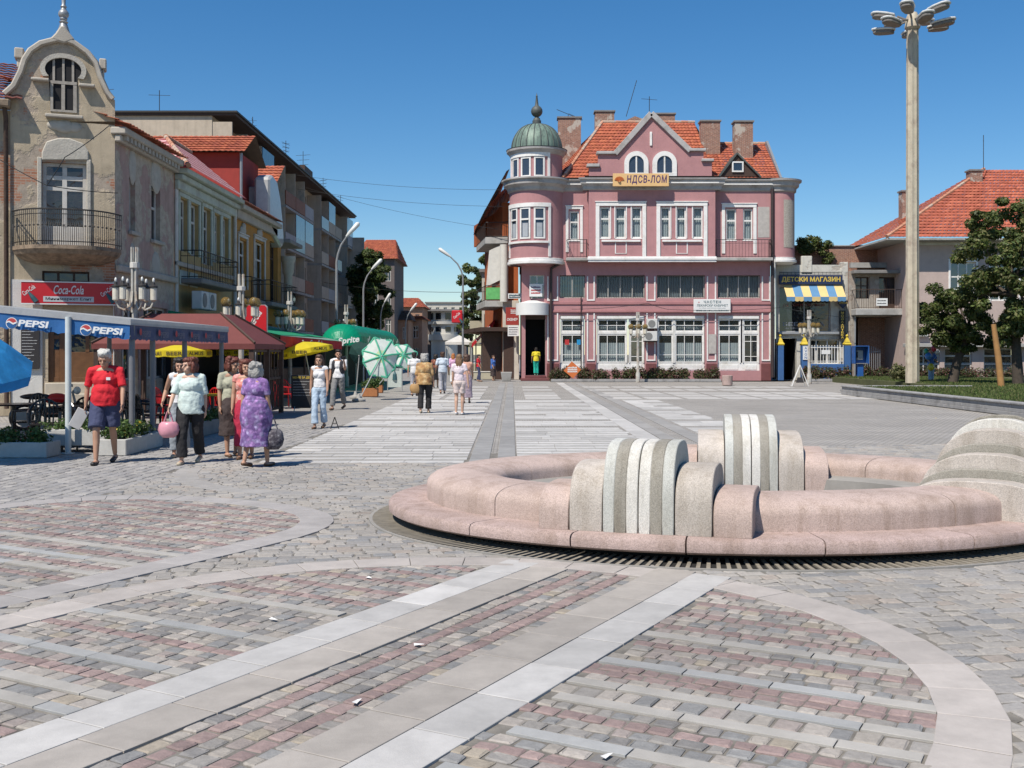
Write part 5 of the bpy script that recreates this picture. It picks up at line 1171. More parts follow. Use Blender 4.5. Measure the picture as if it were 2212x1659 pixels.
# brick shed behind and its creeper
BW_ = thing('brick_shed', 'ruined bare brick wall rising behind the shop and the passage', 'building', (0, 69, 0))
MB().box(PX(1715,69), PX(1896,69), 0, .5, 0, PZ(532,69)).obj('wall', 'wall_brick', BW_); MB().box(PX(1838,69), PX(1905,69), -1.4, -.001, 0, PZ(572,69)).obj('low_wall', 'wall_brick', BW_); MB().box(PX(1715,69)-.1, PX(1898,69), -.1, .6, PZ(532,69), PZ(530,69)).obj('coping', 'concrete', BW_)
MB().box(PX(1830,68), PX(1908,68), -1.7, -1.42, PZ(580,68), PZ(569,68)).obj('shed_roof', 'concrete', BW_)
# passage with its balcony
PG = thing('passage_house', 'shabby little house with an open balcony over a dark passage', 'building', (0, 65.6, 0)); px_ = lambda x: PX(x, 65.6); pz_ = lambda y: PZ(y, 65.6)
m = MB(); wall(m, px_(1833), px_(1945), 0, pz_(585), [(px_(1846), px_(1938), 0, pz_(684)), (px_(1848), px_(1879), pz_(645), pz_(598)), (px_(1899), px_(1938), pz_(666), pz_(598))], 0, .5); m.obj('wall', 'passage_wall', PG)
room(PG, px_(1846)+.003, px_(1938)-.003, .02, pz_(684)-.003, .5, 5)
window(PG, px_(1848)+.003, px_(1879)-.003, pz_(645)+.003, pz_(598)-.003, .3, 2, (.6,), .06, .03, 'wood_dark'); window(PG, px_(1899)+.003, px_(1938)-.003, pz_(666)+.003, pz_(598)-.003, .3, 2, (), .08, .04, 'wood_dark', bottom=.9, name='balcony_door')
b = MB().box(px_(1838), px_(1953), -1.0, -.001, pz_(682), pz_(668)).obj('balcony', 'concrete', PG, bevel=.03); railing(b, px_(1840), px_(1950), pz_(668), pz_(627), -.95, 22, 'rusty_iron', ends=-.02, rings=False)
MB().box(px_(1838), px_(1945), -.7, -.002, pz_(592), pz_(585)).obj('roof_slab', 'concrete_dark', PG, bevel=.02)
b = tag(MB().box(px_(1881), px_(1905), -1.0, -.985, pz_(662), pz_(646)).obj('balcony_notice', 'sign_white'), 'white sale notice tied to the balcony railing over the dark passage', 'notice'); b.location = (0, 65.6, 0); scribble(b, px_(1883), px_(1903), pz_(660), pz_(648), -1.002, 2, 'ink_black', .035, 'printed_words', .9)
MB().box(px_(1836), px_(1846), -.12, -.001, 0, pz_(684)).obj('wall_pier', 'passage_wall', PG); MB().tube([(px_(1843), -.3, 0), (px_(1844), -.3, pz_(670))], .05, 6).obj('downpipe', 'steel_grey', PG)
m = MB()
for k in range(9): x = px_(1868)+k*.13; m.tube([(x, .3, .02), (x, .3, 2.0+.12*math.sin(k*.5))], .02, 5)
m.tube([(px_(1868), .3, 1.7), (px_(1868)+1.04, .3, 1.8)], .02, 5); m.obj('iron_gate', 'steel_grey', PG)
# villa
YV = 64.0; VX0 = PX(1957, YV); VL = 11.0
VI = thing('villa', 'pale pink villa with a red tiled hipped roof behind the trees', 'building', (VX0, YV, 0))
vx = lambda x: PX(x, YV)-VX0; vz = lambda y: PZ(y, YV)
zE = vz(522); ops = [(vx(2053), vx(2108), vz(650), vz(566)), (vx(1962), vx(2030), .5, vz(752)), (vx(2040), vx(2100), .5, vz(752)), (vx(2140), vx(2200), vz(650), vz(566)), (vx(2125), vx(2190), .5, vz(752))]
m = MB(); wall(m, 0, VL, 0, zE, ops, 0, .25); m.quad((0,6,0),(0,0,0),(0,0,zE),(0,6,zE)); m.obj('wall', 'villa_pink', VI)
for o in ops[:1]+ops[3:4]: window(VI, *o, .1, 3, (.3, .62), .09, .04, glass='glass_dark'); trimframe(o[0]-.12, o[1]+.12, o[2]-.05, o[3]+.12, 0, .12, .05, par=VI)
for o in (ops[1], ops[2], ops[4]): window(VI, *o, .1, 2, (.35, .68), .08, .04, 'old_white', glass='glass_dark', curtain='curtain_grey', cur=(0, .45), name='shop_window')
MB().box(-.2, VL, -.5, -.001, vz(750), vz(742)).obj('canopy_ledge', 'concrete', VI, bevel=.02)
ev0 = (-1.5, -1.0, zE); tiles((-1.5, -1.0, zE+.15), (VL, -1.0, zE+.15), (vx(2165)*1.05+.6, 4.5, vz(372)+.9), (VL, 4.5, vz(372)+.9), .36, .25, cols=((.40,.11,.065),(.36,.10,.06),(.44,.13,.075))).obj('roof', 'roof_tile', VI, kind='stuff')
tiles((-1.5, 8, zE+.15), (-1.5, -1.0, zE+.15), (vx(2165)*1.05+.6, 5.5, vz(372)+.9), (vx(2165)*1.05+.6, 4.5, vz(372)+.9), .36, .25).obj('roof_hip', 'roof_tile', VI, kind='stuff')
ridge((-1.5, -1.0, zE+.2), (vx(2165)*1.05+.6, 4.5, vz(372)+.98), .11).obj('hip_ridge', 'roof_tile', VI)
MB().box(-1.5, VL, -1.0, 8, zE-.02, zE+.12).obj('eaves', 'concrete', VI, bevel=.03); MB().box(-.15, VL, -.14, -.001, zE-.22, zE-.021).obj('eave_moulding', 'old_white', VI, bevel=.03)
chimney(VI, vx(1995)*1.07+.2, vx(2027)*1.07+.2, zE+1, vz(418)+.75, 4.2, .7); chimney(VI, vx(2142)*1.04, vx(2168)*1.04, zE+2, vz(368)+.55, 3.4, .7)
MB().tube([(.25, -.09, zE), (.25, -.09, .2)], .06, 8).obj('downpipe', 'rusty_iron', VI); antenna(VI, (vx(2171)*1.05, 3.6, vz(366)+.4), 2.4, .05, 1)
o = tag(MB().box(vx(2035)-.2, vx(2035)+.35, -.35, -.12, vz(727), vz(714)).obj('wall_box', 'ac_white', bevel=.02), 'small pale meter box on the villa wall beside the tall lamp mast', 'meter box'); o.location = (VX0-1.3, YV, 0)
# ------ lawn, kerb wall, beds
plain('lawn_soil', (.075,.085,.03), .95, .3, 2); plain('kerb_stone', (.33,.325,.32), .85, .15, 2, .004, 40, dirt=(.17,.165,.16), dirtscale=1.6)
attr_mat('grass_blades', .7, .15, 5, 0, trans=.3); attr_mat('leaves', .55, .12, 3, 0, trans=.35, spec=.4)
LX, LY0, LY1 = 13.45, 14.0, 43.5
LW = structure(MB().box(LX+.3, 60, LY0, LY1, -.01, .30).box(LX+5.2, 60, LY1+.001, 62.0, -.01, .285).obj('lawn', 'lawn_soil'))
for k in range(20):
    y0 = LY0 + k*1.475
    for j in range(3): MB().box(LX+.012*j, LX+.298, y0+.006+.2*(j % 2), y0+1.469+.2*(j % 2), .002+.105*j, .105*(j+1)).obj('kerb_stone', 'kerb_stone', LW, bevel=.008)
    MB().box(LX-.03, LX+.36, y0+.004, y0+1.471, .318, .372).obj('kerb_cap', 'kerb_stone', LW, bevel=.01)
for k in range(4): MB().box(LX+.4+k*1.25, LX+1.64+k*1.25, LY1+.03, LY1+.3, .0, .36).obj('kerb_cap', 'kerb_stone', LW, bevel=.01)
def blades(n, fx, fy, zf, h, cols, w=.02, seed=1):
    r = np.random.default_rng(seed); x = fx(r, n); y = fy(r, n); z = np.full(n, zf); a = r.uniform(0, 6.283, n); hh = h*r.uniform(.5, 1.3, n); ln = r.normal(0, .3, (n, 2))*hh[:, None]
    v = np.empty((n, 3, 3)); v[:, 0] = np.stack([x-np.cos(a)*w, y-np.sin(a)*w, z], 1); v[:, 1] = np.stack([x+np.cos(a)*w, y+np.sin(a)*w, z], 1); v[:, 2] = np.stack([x+ln[:, 0], y+ln[:, 1], z+hh], 1)
    return v, np.array(cols)[r.integers(0, len(cols), n)]*r.uniform(.75, 1.25, (n, 1))
def fastmesh(name, v, col, mat, parent=None, kind=None):
    n, k = v.shape[:2]; me = bpy.data.meshes.new(name); me.vertices.add(n*k); me.vertices.foreach_set('co', v.reshape(-1)); me.loops.add(n*k); me.loops.foreach_set('vertex_index', np.arange(n*k)); me.polygons.add(n); me.polygons.foreach_set('loop_start', np.arange(n)*k)
    at = me.attributes.new('col', 'FLOAT_COLOR', 'FACE'); at.data.foreach_set('color', np.concatenate([col, np.ones((n, 1))], 1).ravel()); me.materials.append(MAT(mat)); me.update(calc_edges=True)
    o = bpy.data.objects.new(name, me); COL.objects.link(o); o.parent = parent
    if kind: o['kind'] = kind
    return o
v, c = blades(60000, lambda r, n: LX+.35+r.random(n)*12, lambda r, n: 24+r.random(n)*38, .30, .07, ((.10,.15,.035),(.13,.17,.05),(.17,.17,.07),(.07,.11,.03)), .03, 3)
keep = (v[:, 0, 0] > LX+5.3) | (v[:, 0, 1] < LY1); o = fastmesh('grass', v[keep], c[keep], 'grass_blades', kind='stuff'); tag(o, 'short dry grass on the raised lawn', 'grass')
def foliage(name, parent, centres, radii, n, size, cols, seed, flat=.6, kind=None):
    """leaf-sized faces scattered in clumps; every clump is an ellipsoid, denser on its shell"""
    r = np.random.default_rng(seed); k = len(centres); ci = r.integers(0, k, n); C = np.array(centres)[ci]; Rr = np.array(radii)[ci]
    d = r.normal(size=(n, 3)); d /= np.linalg.norm(d, axis=1)[:, None]; rad = r.random(n)**.45
    p = C + d*rad[:, None]*Rr; nr = d + r.normal(0, .7, (n, 3)); nr[:, 2] += flat; nr /= np.linalg.norm(nr, axis=1)[:, None]
    t = np.cross(nr, r.normal(size=(n, 3))); t /= np.linalg.norm(t, axis=1)[:, None]; b = np.cross(nr, t); s = size*r.uniform(.6, 1.4, (n, 1))
    v = np.stack([p - t*s, p + b*s*.55, p + t*s, p - b*s*.55], 1); cc = np.array(cols)[r.integers(0, len(cols), n)]
    cc = cc*(r.uniform(.75, 1.25, (n, 1)))*(r.uniform(.8, 1.2, k)[ci][:, None]); return fastmesh(name, v, cc, 'leaves', parent, kind)
BEDC = ((.07,.095,.03),(.10,.11,.04),(.12,.06,.045),(.055,.08,.03),(.15,.07,.06))
def bed(label, x0, x1, y, d, h, n, seed, kerb=True):
    e = thing('flower_bed', label, 'flower bed', ((x0+x1)/2, y, 0)); w = (x1-x0)/2
    if kerb:
        for k in range(max(1, int(2*w/1.2))): a = -w + 2*w*k/max(1, int(2*w/1.2)); MB().box(a+.006, a+2*w/max(1, int(2*w/1.2))-.006, -d/2-.15, -d/2, 0, .16).obj('kerb_stone', 'kerb_stone', e, bevel=.01)
    MB().box(-w, w, -d/2+.001, d/2, 0, .12).obj('soil', 'earth', e)
    r = random.Random(seed); cs = [(r.uniform(-w, w), r.uniform(-d/2, d/2), .12+h*.4*r.uniform(.6, 1.2)) for _ in range(max(8, int(w*14)))]
    foliage('planting', e, cs, [(.3, .25, h*.55*r.uniform(.7, 1.3)) for _ in cs], n, .06, BEDC, seed, kind='stuff'); return e
bed('long bed of reddish green shrubs with stone kerb along the pink house', PX(1190, 62.6), PX(1556, 62.6), 63.2, 1.5, .75, 16000, 11)
bed('reddish shrub bed between the shop fence and the phone booth', PX(1745, 63), PX(1838, 63), 63.4, 1.1, .9, 5000, 12)
bed('shrub bed between the phone booth and the villa corner', PX(1862, 63), PX(1925, 63), 63.4, 1.1, .8, 4000, 13)
bed('low shrub bed running along the villa wall behind the lawn', PX(1962, 62), PX(2300, 62), 62.6, 1.0, .75, 14000, 14, False)
# ------ trees
plain('bark', (.07,.055,.042), .95, .3, 8, .01, 30)
def tree(name, label, base, trunk, clumps, n, size, cols, seed, group=None, limbs=6, tr=.2):
    e = thing(name, label, 'tree', base, 0, group); m = MB(); r = random.Random(seed); tp = [Vector(p) for p in trunk]
    m.tube(tp, [tr*(1.25-.7*i/(len(tp)-1)) for i in range(len(tp))], 9); T = m.obj('trunk', 'bark', e, smooth=60)
    for k in range(min(limbs, len(clumps))):
        c = Vector(clumps[k][0]); s0 = tp[-1].lerp(tp[-2], r.random()*.8); mid = s0.lerp(c, .5) + Vector((r.uniform(-.2, .2), r.uniform(-.2, .2), .15))
        MB().tube([s0, mid, c], [tr*.45, tr*.28, tr*.1], 6).obj('limb', 'bark', T, smooth=60)
    foliage('crown', e, [c for c, _ in clumps], [q for _, q in clumps], n, size, cols, seed, kind='stuff'); return e
def crown(r, c, rad, k, cs=(.35, .6)):
    out = []
    while len(out) < k:
        d = Vector((r.uniform(-1, 1), r.uniform(-1, 1), r.uniform(-1, 1)))
        if .35 < d.length < 1: s = r.uniform(*cs); out.append(((c[0]+d.x*rad[0], c[1]+d.y*rad[1], c[2]+d.z*rad[2]), (s, s, s*.7)))
    return out
DK = ((.06,.095,.022),(.08,.115,.026),(.045,.075,.02),(.11,.13,.04)); MD = ((.09,.13,.03),(.13,.155,.045),(.065,.10,.025),(.17,.17,.06)); r = random.Random(5)
b = (PX(2062, 50), 50, .28)
tree('small_tree', 'round dark green tree with a leaning trunk on the lawn beside the lamp mast', b, [(-.1,0,0),(.1,0,.9),(.45,0,1.9),(.6,0,2.6)], crown(r, (-.15, 0, 3.2), (1.7, 1.5, 1.45), 60, (.22,.48)) + crown(r, (.7, .2, 2.2), (1.6, 1.2, .7), 20, (.22, .4)), 19000, .085, MD[:3] + ((.09,.10,.03),), 21, limbs=9)
b = (PX(2190, 47), 47, .28)
tree('tall_tree', 'tall broad green tree overhanging the villa at the lawn edge', b, [(.2,0,0),(.1,0,1.8),(0,0,3.4),(-.1,0,5)], crown(r, (-.3, 0, 5.0), (2.2, 1.9, 3.2), 105, (.25,.55)) + crown(r, (.6, 0, 2.6), (1.6, 1.4, .9), 26, (.25,.45)), 30000, .09, MD, 22, limbs=12)
tree('street_tree', 'dense dark green tree in front of the apartment block end', (PX(800, 94), 94, 0), [(0,0,0),(0,0,3),(.1,0,6)], crown(r, (0, 0, 7.0), (1.8, 2.3, 3.7), 80, (.4, .75)), 22000, .14, DK, 23, limbs=8)
tree('drooping_tree', 'loose drooping green tree behind the street lamp on the right of the street', (PX(1018, 112), 112, 0), [(0,0,0),(0,0,4),(.1,0,8)], crown(r, (0, 0, 6.6), (1.6, 1.9, 4.5), 70, (.3, .6)), 14000, .13, MD, 24, limbs=8)
tree('leaning_treetop', 'small feathery treetop above the cream narrow house', (PX(1044, 100), 100, 0), [(0,0,0),(0,0,4),(.1,0,8)], crown(r, (.1, 0, 9.2), (.8, 1.0, 2.0), 16, (.3, .5)), 2600, .16, MD, 25, limbs=6)
e = thing('wall_shrub', 'leafy green shrub growing out of the ruined brick wall', 'shrub', (PX(1762, 68.6), 68.6, PZ(545, 68.6)))
MB().tube([(.6, 0, -.9), (.4, 0, .1), (.2, 0, .7)], .05, 6).obj('stem', 'bark', e); foliage('leaves', e, [c for c, _ in crown(r, (-.1, 0, .45), (1.05, .4, .65), 18, (.25, .42))] + [(.9, -.1, -.3), (.7, -.1, -.6)], [(.36, .3, .3)]*20, 3500, .09, MD, 26, kind='stuff')
e = thing('lawn_bush', 'small pale bush at the foot of the lamp mast', 'shrub', (PX(1945, 51), 51, .28)); foliage('leaves', e, [(c[0]*.5, c[1]*.4, .3+abs(c[2])*.5) for c, _ in crown(r, (0, 0, .2), (1, .8, .8), 14)], [(.3, .3, .25)]*14, 2000, .06, ((.14,.15,.05),(.10,.12,.04),(.2,.19,.09)), 27, kind='stuff')
e = tag(MB().tube([G(2163, 845) + Vector((0, 0, .28)), G(2163, 845) + Vector((-.28, 0, 2.9))], [.13, .09], 8).obj('wooden_stake', 'sign_stake'), 'leaning orange wooden stake on the lawn', 'stake') if False else None
plain('stake_wood', (.38,.20,.07), .8, .2, 5)
p0 = Vector((PX(2163, 44), 44, .28)); tag(MB().tube([p0, p0+Vector((-.12, 0, 1.2)), p0+Vector((-.32, 0, 2.6))], [.14, .13, .1], 8).obj('wooden_stake', 'stake_wood', smooth=50), 'leaning orange wooden stake standing on the lawn by the tall tree', 'stake')
# ================================================================== LAMPS
plain('mast_paint', (.52,.46,.35), .7, .12, 3, .004, 20, dirt=(.32,.26,.2), dirtscale=2.4); plain('lamp_white', (.68,.69,.67), .4, .08, 4); plain('lamp_under', (.20,.18,.16), .6, .2, 5)
plain('candle_white', (.66,.63,.54), .5, .1, 5, dirt=(.4,.36,.28)); glassmat('amber_globe', (.30,.19,.05), .45, .05); plain('old_paint_post', (.46,.45,.41), .7, .2, 5, .003, 30, dirt=(.26,.17,.11), dirtscale=3)
mb_ = (PX(1971, 50), 50, .28)
MS = thing('lamp_mast', 'very tall fluted mast carrying a ring of floodlights on the lawn', 'lamp post', mb_)
zt_ = PZ(60, 50) - .28; m = MB(); n = 16
rings = []
for z, r_ in ((0, .31), (zt_*.5, .29), (zt_, .27)): rings.append([(((r_ if k % 2 else r_*.86))*math.cos(2*math.pi*k/n), ((r_ if k % 2 else r_*.86))*math.sin(2*math.pi*k/n), z) for k in range(n)])
for a, b in zip(rings[:-1], rings[1:]):
    for k in range(n): m.quad(a[k], a[(k+1) % n], b[(k+1) % n], b[k])
m.obj('shaft', 'mast_paint', MS)
MB().lathe([(.28, zt_-.1), (.36, zt_), (.3, zt_+.45), (.2, zt_+.7), (.0, zt_+.72)], (0,0,0), 12).obj('head', 'mast_paint', MS, smooth=40)
for k in range(11):
    a = 2*math.pi*k/11+.2; L = MB(); el = .12*math.sin(a*2+1); d = Vector((math.cos(a), math.sin(a), 0)); lv = .25*((k % 2)*2-1)
    MB().tube([d*.2+Vector((0,0,zt_+.35)), d*.7+Vector((0,0,zt_+.4+lv*.6))], .05, 6).obj('bracket', 'lamp_under', MS)
    pf = [(-.56, .0), (-.46, .22), (-.1, .32), (.36, .32), (.54, .2), (.58, 0)]; out = pf + [(x, -y) for x, y in pf[::-1]][0:]; e_ = Vector((-d.y, d.x, 0))
    c = d*1.33 + Vector((0, 0, zt_+.36+lv)); tilt = Vector((0, 0, .12))
    pts = [c + d*x + tilt*x + e_*y for x, y in pf + [(x, -y) for x, y in pf[-2:0:-1]]]
    f = MB().extr(pts, (0, 0, .10)).obj('floodlight', 'lamp_white', MS, bevel=.03); MB().extr([p + (c-p)*.12 + Vector((0,0,-.16)) for p in pts], (0, 0, .15)).obj('reflector', 'lamp_under', f, bevel=.03)
def candelabra(label, loc, globes, rz=0.0):
    e = thing('candelabra_lamp', label, 'street lamp', loc, rz, 'candelabra lamps on the square')
    MB().lathe([(.13, 0), (.13, .5), (.085, .6), (.075, 2.55), (.09, 2.6)], (0,0,0), 8).obj('post', 'old_paint_post', e, smooth=30)
    for k in range(4):
        a = R(45+90*k); x, y = .062*math.cos(a), .062*math.sin(a); MB().tube([(x, y, 2.5), (x, y, 3.62), (x*1.35, y*1.35, 3.7), (x*1.35, y*1.35, 4.05)], [.04, .04, .034, .03], 6).obj('shaft_rod', 'old_paint_post', e)
    MB().lathe([(.10, 3.55), (.13, 3.56), (.13, 3.68), (.10, 3.69)], (0,0,0), 8).obj('collar', 'old_white', e)
    for k in range(6):
        a = R(60*k+12); d = Vector((math.cos(a), math.sin(a), 0)); rr = .47
        ar = MB().tube([d*.08+Vector((0,0,3.0)), d*.12+Vector((0,0,2.66)), d*.26+Vector((0,0,2.56)), d*.4+Vector((0,0,2.62)), d*rr+Vector((0,0,2.76))], .026, 6).obj('arm', 'old_paint_post', e, smooth=60)
        c = d*rr; MB().lathe([(.03, 2.76), (.085, 2.80), (.085, 3.08), (.06, 3.1)], (c.x, c.y, 0), 10).obj('candle_tube', 'candle_white', ar, smooth=30)
        MB().lathe([(.11, 3.1), (.11, 3.13), (.05, 3.16), (.04, 3.22), (.0, 3.23)], (c.x, c.y, 0), 10).obj('lamp_cap', 'iron', ar, smooth=30)
        if globes[k % len(globes)]: MB().ball((c.x, c.y, 3.20), .155, 14, 10).obj('globe', 'amber_globe', ar, smooth=180)
        if globes[k % len(globes)] != 1: MB().ball((c.x, c.y, 3.27), (.035, .035, .06), 8, 6).obj('bulb', 'lamp_white', ar, smooth=180)
    return e
candelabra('six-armed candelabra lamp without globes behind the blue cafe tent', (PX(291, 27.8), 27.8, 0), [0]).scale = (1, 1, 1.1)
candelabra('six-armed candelabra lamp with some amber globes behind the brown pavilion', (PX(521, 31.8), 31.8, 0), [1, 1, 0, 1, 0, 2], .4)
candelabra('six-armed candelabra lamp rising through the red and green cafe roof', (PX(626, 41), 41, 0), [2, 1, 0, 1], .2)
candelabra('six-armed candelabra lamp rising behind the green barrel awning', (PX(748, 52), 52, 0), [0, 2], .2)
candelabra('six-armed candelabra lamp with amber globes in front of the pink house', (PX(1378, 61.5), 61.5, 0), [1], .3)
candelabra('six-armed candelabra lamp with amber globes in front of the children shop', (PX(1748, 58.5), 58.5, 0), [1], .5)
def streetlight(label, base, h, arm, rz=0.0):
    e = thing('street_light', label, 'street light', base, rz, 'curved street lights')
    MB().tube([(0,0,0), (0,0,h*.5), (0,0,h-.5), (arm*.12,0,h-.1), (arm*.4,0,h+.35), (arm,0,h+.85)], [.085,.075,.06,.055,.05,.04], 8).obj('pole', 'zinc', e, smooth=60)
    d = Vector((arm, 0, .6)).normalized() if abs(arm) else Vector((1,0,0)); c = Vector((arm, 0, h+.85)); MB().tube([c-d*.1, c+d*.15, c+d*.75, c+d*.85], [.05,.1,.13,.05], 8).obj('lamp_head', 'lamp_white', e, smooth=50)
streetlight('tall curved street light before the apartment block, nearer the barrel awning', (PX(727, 53), 53, 0), PZ(545, 53), .55); streetlight('curved street light standing beside the dense street tree', (PX(785, 69), 69, 0), PZ(608, 69), .6)
streetlight('curved street light on the right of the street with red sign', (PX(1000, 68), 68, 0), PZ(582, 68), -.85); streetlight('distant curved street light in front of the low brick house', (PX(876, 98), 98, 0), PZ(690, 98), .5)
streetlight('distant curved street light between street tree and hipped house', (PX(822, 92), 92, 0), PZ(672, 92), .4)
def cable(label, pts, r=.012):
    q = []
    for a, b in zip(pts[:-1], pts[1:]):
        a, b = Vector(a), Vector(b); q += [a.lerp(b, k/12) - Vector((0, 0, (a-b).length*.018*4*(k/12)*(1-k/12))) for k in range(12)]
    tag(MB().tube(q + [Vector(pts[-1])], r, 4).obj('cable', 'cable'), label, 'cable')
cable('thin overhead cable from the apartment roof to the tower cornice', [P(640, 378, 70), P(1092, 410, 66)]); cable('thin overhead cable sagging below the upper one to the pink tower', [P(640, 408, 70), P(1092, 446, 66)])
cable('overhead cable dropping from the apartment balconies to the rust house', [P(660, 405, 72), P(1075, 495, 67)]); cable('overhead cable crossing the street below the street lights', [P(700, 610, 80), P(1098, 628, 67)], .02)
cable('slack cable looped across the peeling corner house front', [P(0, 345, 26.6), P(100, 400, 26.9), P(255, 417, 28.6)], .014); cable('twisted cable rising to the corner house eave', [P(103, 398, 26.9), P(140, 340, 27.2), P(235, 272, 28.6)], .014)
cable('loose cable hanging along the mezzanine of the pink house', [P(1235, 668, 64.6), P(1400, 655, 64.6), P(1440, 668, 64.6), P(1690, 664, 64.6), P(1850, 688, 64.4)], .018)
# ================================================================== CAFES
def clothmat(name, c, trans=.35, rough=.75, var=.08):
    def f():
        q = NT(name); v = q.co('Object'); col = q.ramp(q.noise(v, 2.5, 5), [(.3, mul(c, 1-var)), (.7, mul(c, 1+var))]); q.base(col); q.set(Roughness=rough)
        tr = q.n('ShaderNodeBsdfTranslucent'); q.l(col, tr.inputs[0]); mx = q.n('ShaderNodeMixShader'); mx.inputs[0].default_value = trans
        q.bump(q.noise(q.co('Object', (1, 1, .4)), 4, 3), .02)
        q.l(q.b.outputs[0], mx.inputs[1]); q.l(tr.outputs[0], mx.inputs[2]); q.l(mx.outputs[0], q.t.nodes['Material Output'].inputs[0]); return q.m
    _DEF[name] = f; return name
clothmat('tent_blue', (.045,.19,.50), .5); clothmat('tent_blue_shade', (.06,.075,.15), .15); clothmat('tent_grey', (.36,.37,.38), .2); clothmat('pavilion_brown', (.17,.045,.04), .2); clothmat('awning_red', (.55,.02,.03), .3); clothmat('awning_grey_green', (.22,.33,.28), .2); clothmat('awning_green', (.02,.30,.15), .3)
clothmat('barrel_green', (.005,.36,.20), .45, .35); clothmat('umbrella_lime', (.55,.66,.40), .4); clothmat('umbrella_yellow', (.78,.64,.03), .45); clothmat('umbrella_white', (.68,.74,.70), .4); clothmat('umbrella_mint', (.12,.52,.36), .4); clothmat('umbrella_sky', (.03,.27,.60), .5, var=.3); clothmat('umbrella_pale', (.45,.56,.66), .4); clothmat('tent_white', (.75,.75,.73), .4); clothmat('tent_darkgreen', (.02,.07,.06), .2); clothmat('tent_olive', (.26,.26,.19), .2)
plain('terracotta', (.40,.16,.06), .8, .15, 4); plain('logo_grey', (.16,.15,.20), .8); plain('logo_red', (.5,.05,.05), .7); plain('post_white', (.62,.66,.65), .4, .08, 4); plain('post_grey', (.17,.175,.19), .5, .12, 4); plain('black_plastic', (.012,.011,.013), .25, .2, 5); plain('red_plastic', (.52,.012,.015), .3, .1, 4); plain('yellow_plastic', (.55,.40,.02), .4, .1, 4)
plain('trough_concrete', (.50,.49,.46), .9, .12, 9, .004, 80); plain('ink_brown', (.10,.07,.02), .7); plain('pole_metal', (.45,.46,.45), .4, .1, 4, metal=.3)
TE = thing('cafe_tent', 'blue and grey cafe tent with soft drink valance on white posts', 'tent', (0, 0, 0)); TY0, TY1, TX1, TX0 = 18.0, 24.2, -6.46, -12.5
tz = lambda x: 2.17 + (TX1 - x)*.093
def drape(x0, x1, f0, f1, n, top, hgt, fold=.02, scal=.22, up=None):
    """hanging strip between two points with soft folds and a scalloped hem"""
    m = MB(); pr = None
    for k in range(n+1):
        t = k/n; p = Vector(f0).lerp(Vector(f1), t); nn = Vector((f1[1]-f0[1], f0[0]-f1[0], 0)).normalized(); L = (Vector(f1)-Vector(f0)).length
        zt = top(p); hem = hgt*(1 + .0) - .035*abs(math.sin(math.pi*t*L/scal)); w = fold*(math.sin(t*L*5.3)+.6*math.sin(t*L*11.7+1))
        cur = [p + Vector((0,0,zt)), p + nn*w*.5 + Vector((0,0,zt-hem*.5)), p + nn*w + Vector((0,0,zt-hem))]
        if pr:
            for i in range(2): m.quad(pr[i+1], cur[i+1], cur[i], pr[i])
        pr = cur
    return m
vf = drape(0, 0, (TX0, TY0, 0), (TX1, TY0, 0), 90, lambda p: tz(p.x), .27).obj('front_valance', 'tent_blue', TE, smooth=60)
vs_ = drape(0, 0, (TX1, TY0+.02, 0), (TX1, TY1, 0), 90, lambda p: 2.17, .27).obj('side_valance', 'tent_blue_shade', TE, smooth=60)  # same blue cloth, its colour darkened for the side turned from the sun
MB().add([(TX0, TY0-.02, tz(TX0)), (TX1+.02, TY0-.02, 2.17), (TX1+.02, TY0-.02, 2.27), (TX0, TY0-.02, tz(TX0)+.13), (TX0, TY1, tz(TX0)), (TX1+.02, TY1, 2.165), (TX1+.02, TY1, 2.29), (TX0, TY1, tz(TX0)+.13)], [(0,1,2,3),(1,5,6,2),(4,7,6,5)]).obj('edge_band', 'tent_grey', TE)
xm = (TX0+TX1)/2; MB().add([(TX0, TY0, tz(TX0)+.12), (TX1, TY0, 2.26), (TX1, TY1, 2.28), (TX0, TY1, tz(TX0)+.12), (xm, (TY0+TY1)/2, 2.5)], [(0,1,4),(1,2,4),(2,3,4),(3,0,4)]).obj('roof', 'tent_grey', TE)
for px, gx in ((63, 0), (223, 0), (-95, 0)):
    X_ = PX(px, TY0); zc = tz(X_) - .13
    for k, (mt, f) in enumerate((('sign_white', 1.0), ('logo_red', .88))):
        MB().lathe([(0, 0), (.098*f, 0)], (0,0,0), 24).obj('roundel', mt, vf, loc=(X_-.28, TY0-.035-.003*k, zc)).rotation_euler = (R(90), 0, 0)
    q = [(-.085, .012), (-.04, .03), (.03, -.012), (.085, .012)]; wv = [(x, z) for x, z in q] + [(.085*math.cos(a), .085*math.sin(a)) for a in [R(-10-16*i) for i in range(11)]]
    MB().poly([(x, 0, z) for x, z in wv][::-1]).obj('roundel_wave', 'tent_blue', vf, loc=(X_-.28, TY0-.042, zc)); MB().xz([(-.086, .0), (-.04, .018), (.03, -.024), (.086, -.0), (.086, .026), (.03, .004), (-.04, .044), (-.086, .026)][::-1], -.001, .001).obj('roundel_band', 'sign_white', vf, loc=(X_-.28, TY0-.045, zc))
    text(vf, 'PEPSI', X_+.09, zc-.012, .52, .115, TY0-.045, 'sign_white', bold=.035, shear=.12, rot=-.07)
for k in range(6):
    y_ = TY0+.7+k*.98; o = text(TE, 'PEPSI', 0, 0, .42, .11, 0, 'logo_grey', bold=.02); o.parent = vs_; o.location = (TX1+.045, y_, 2.03); o.rotation_euler = (0, 0, R(90)); b_ = MB().lathe([(0,0),(.06,0)], (0,0,0), 14).obj('roundel', 'logo_red', vs_, loc=(TX1+.046, y_-.3, 2.06)); b_.rotation_euler = (0, R(90), 0)
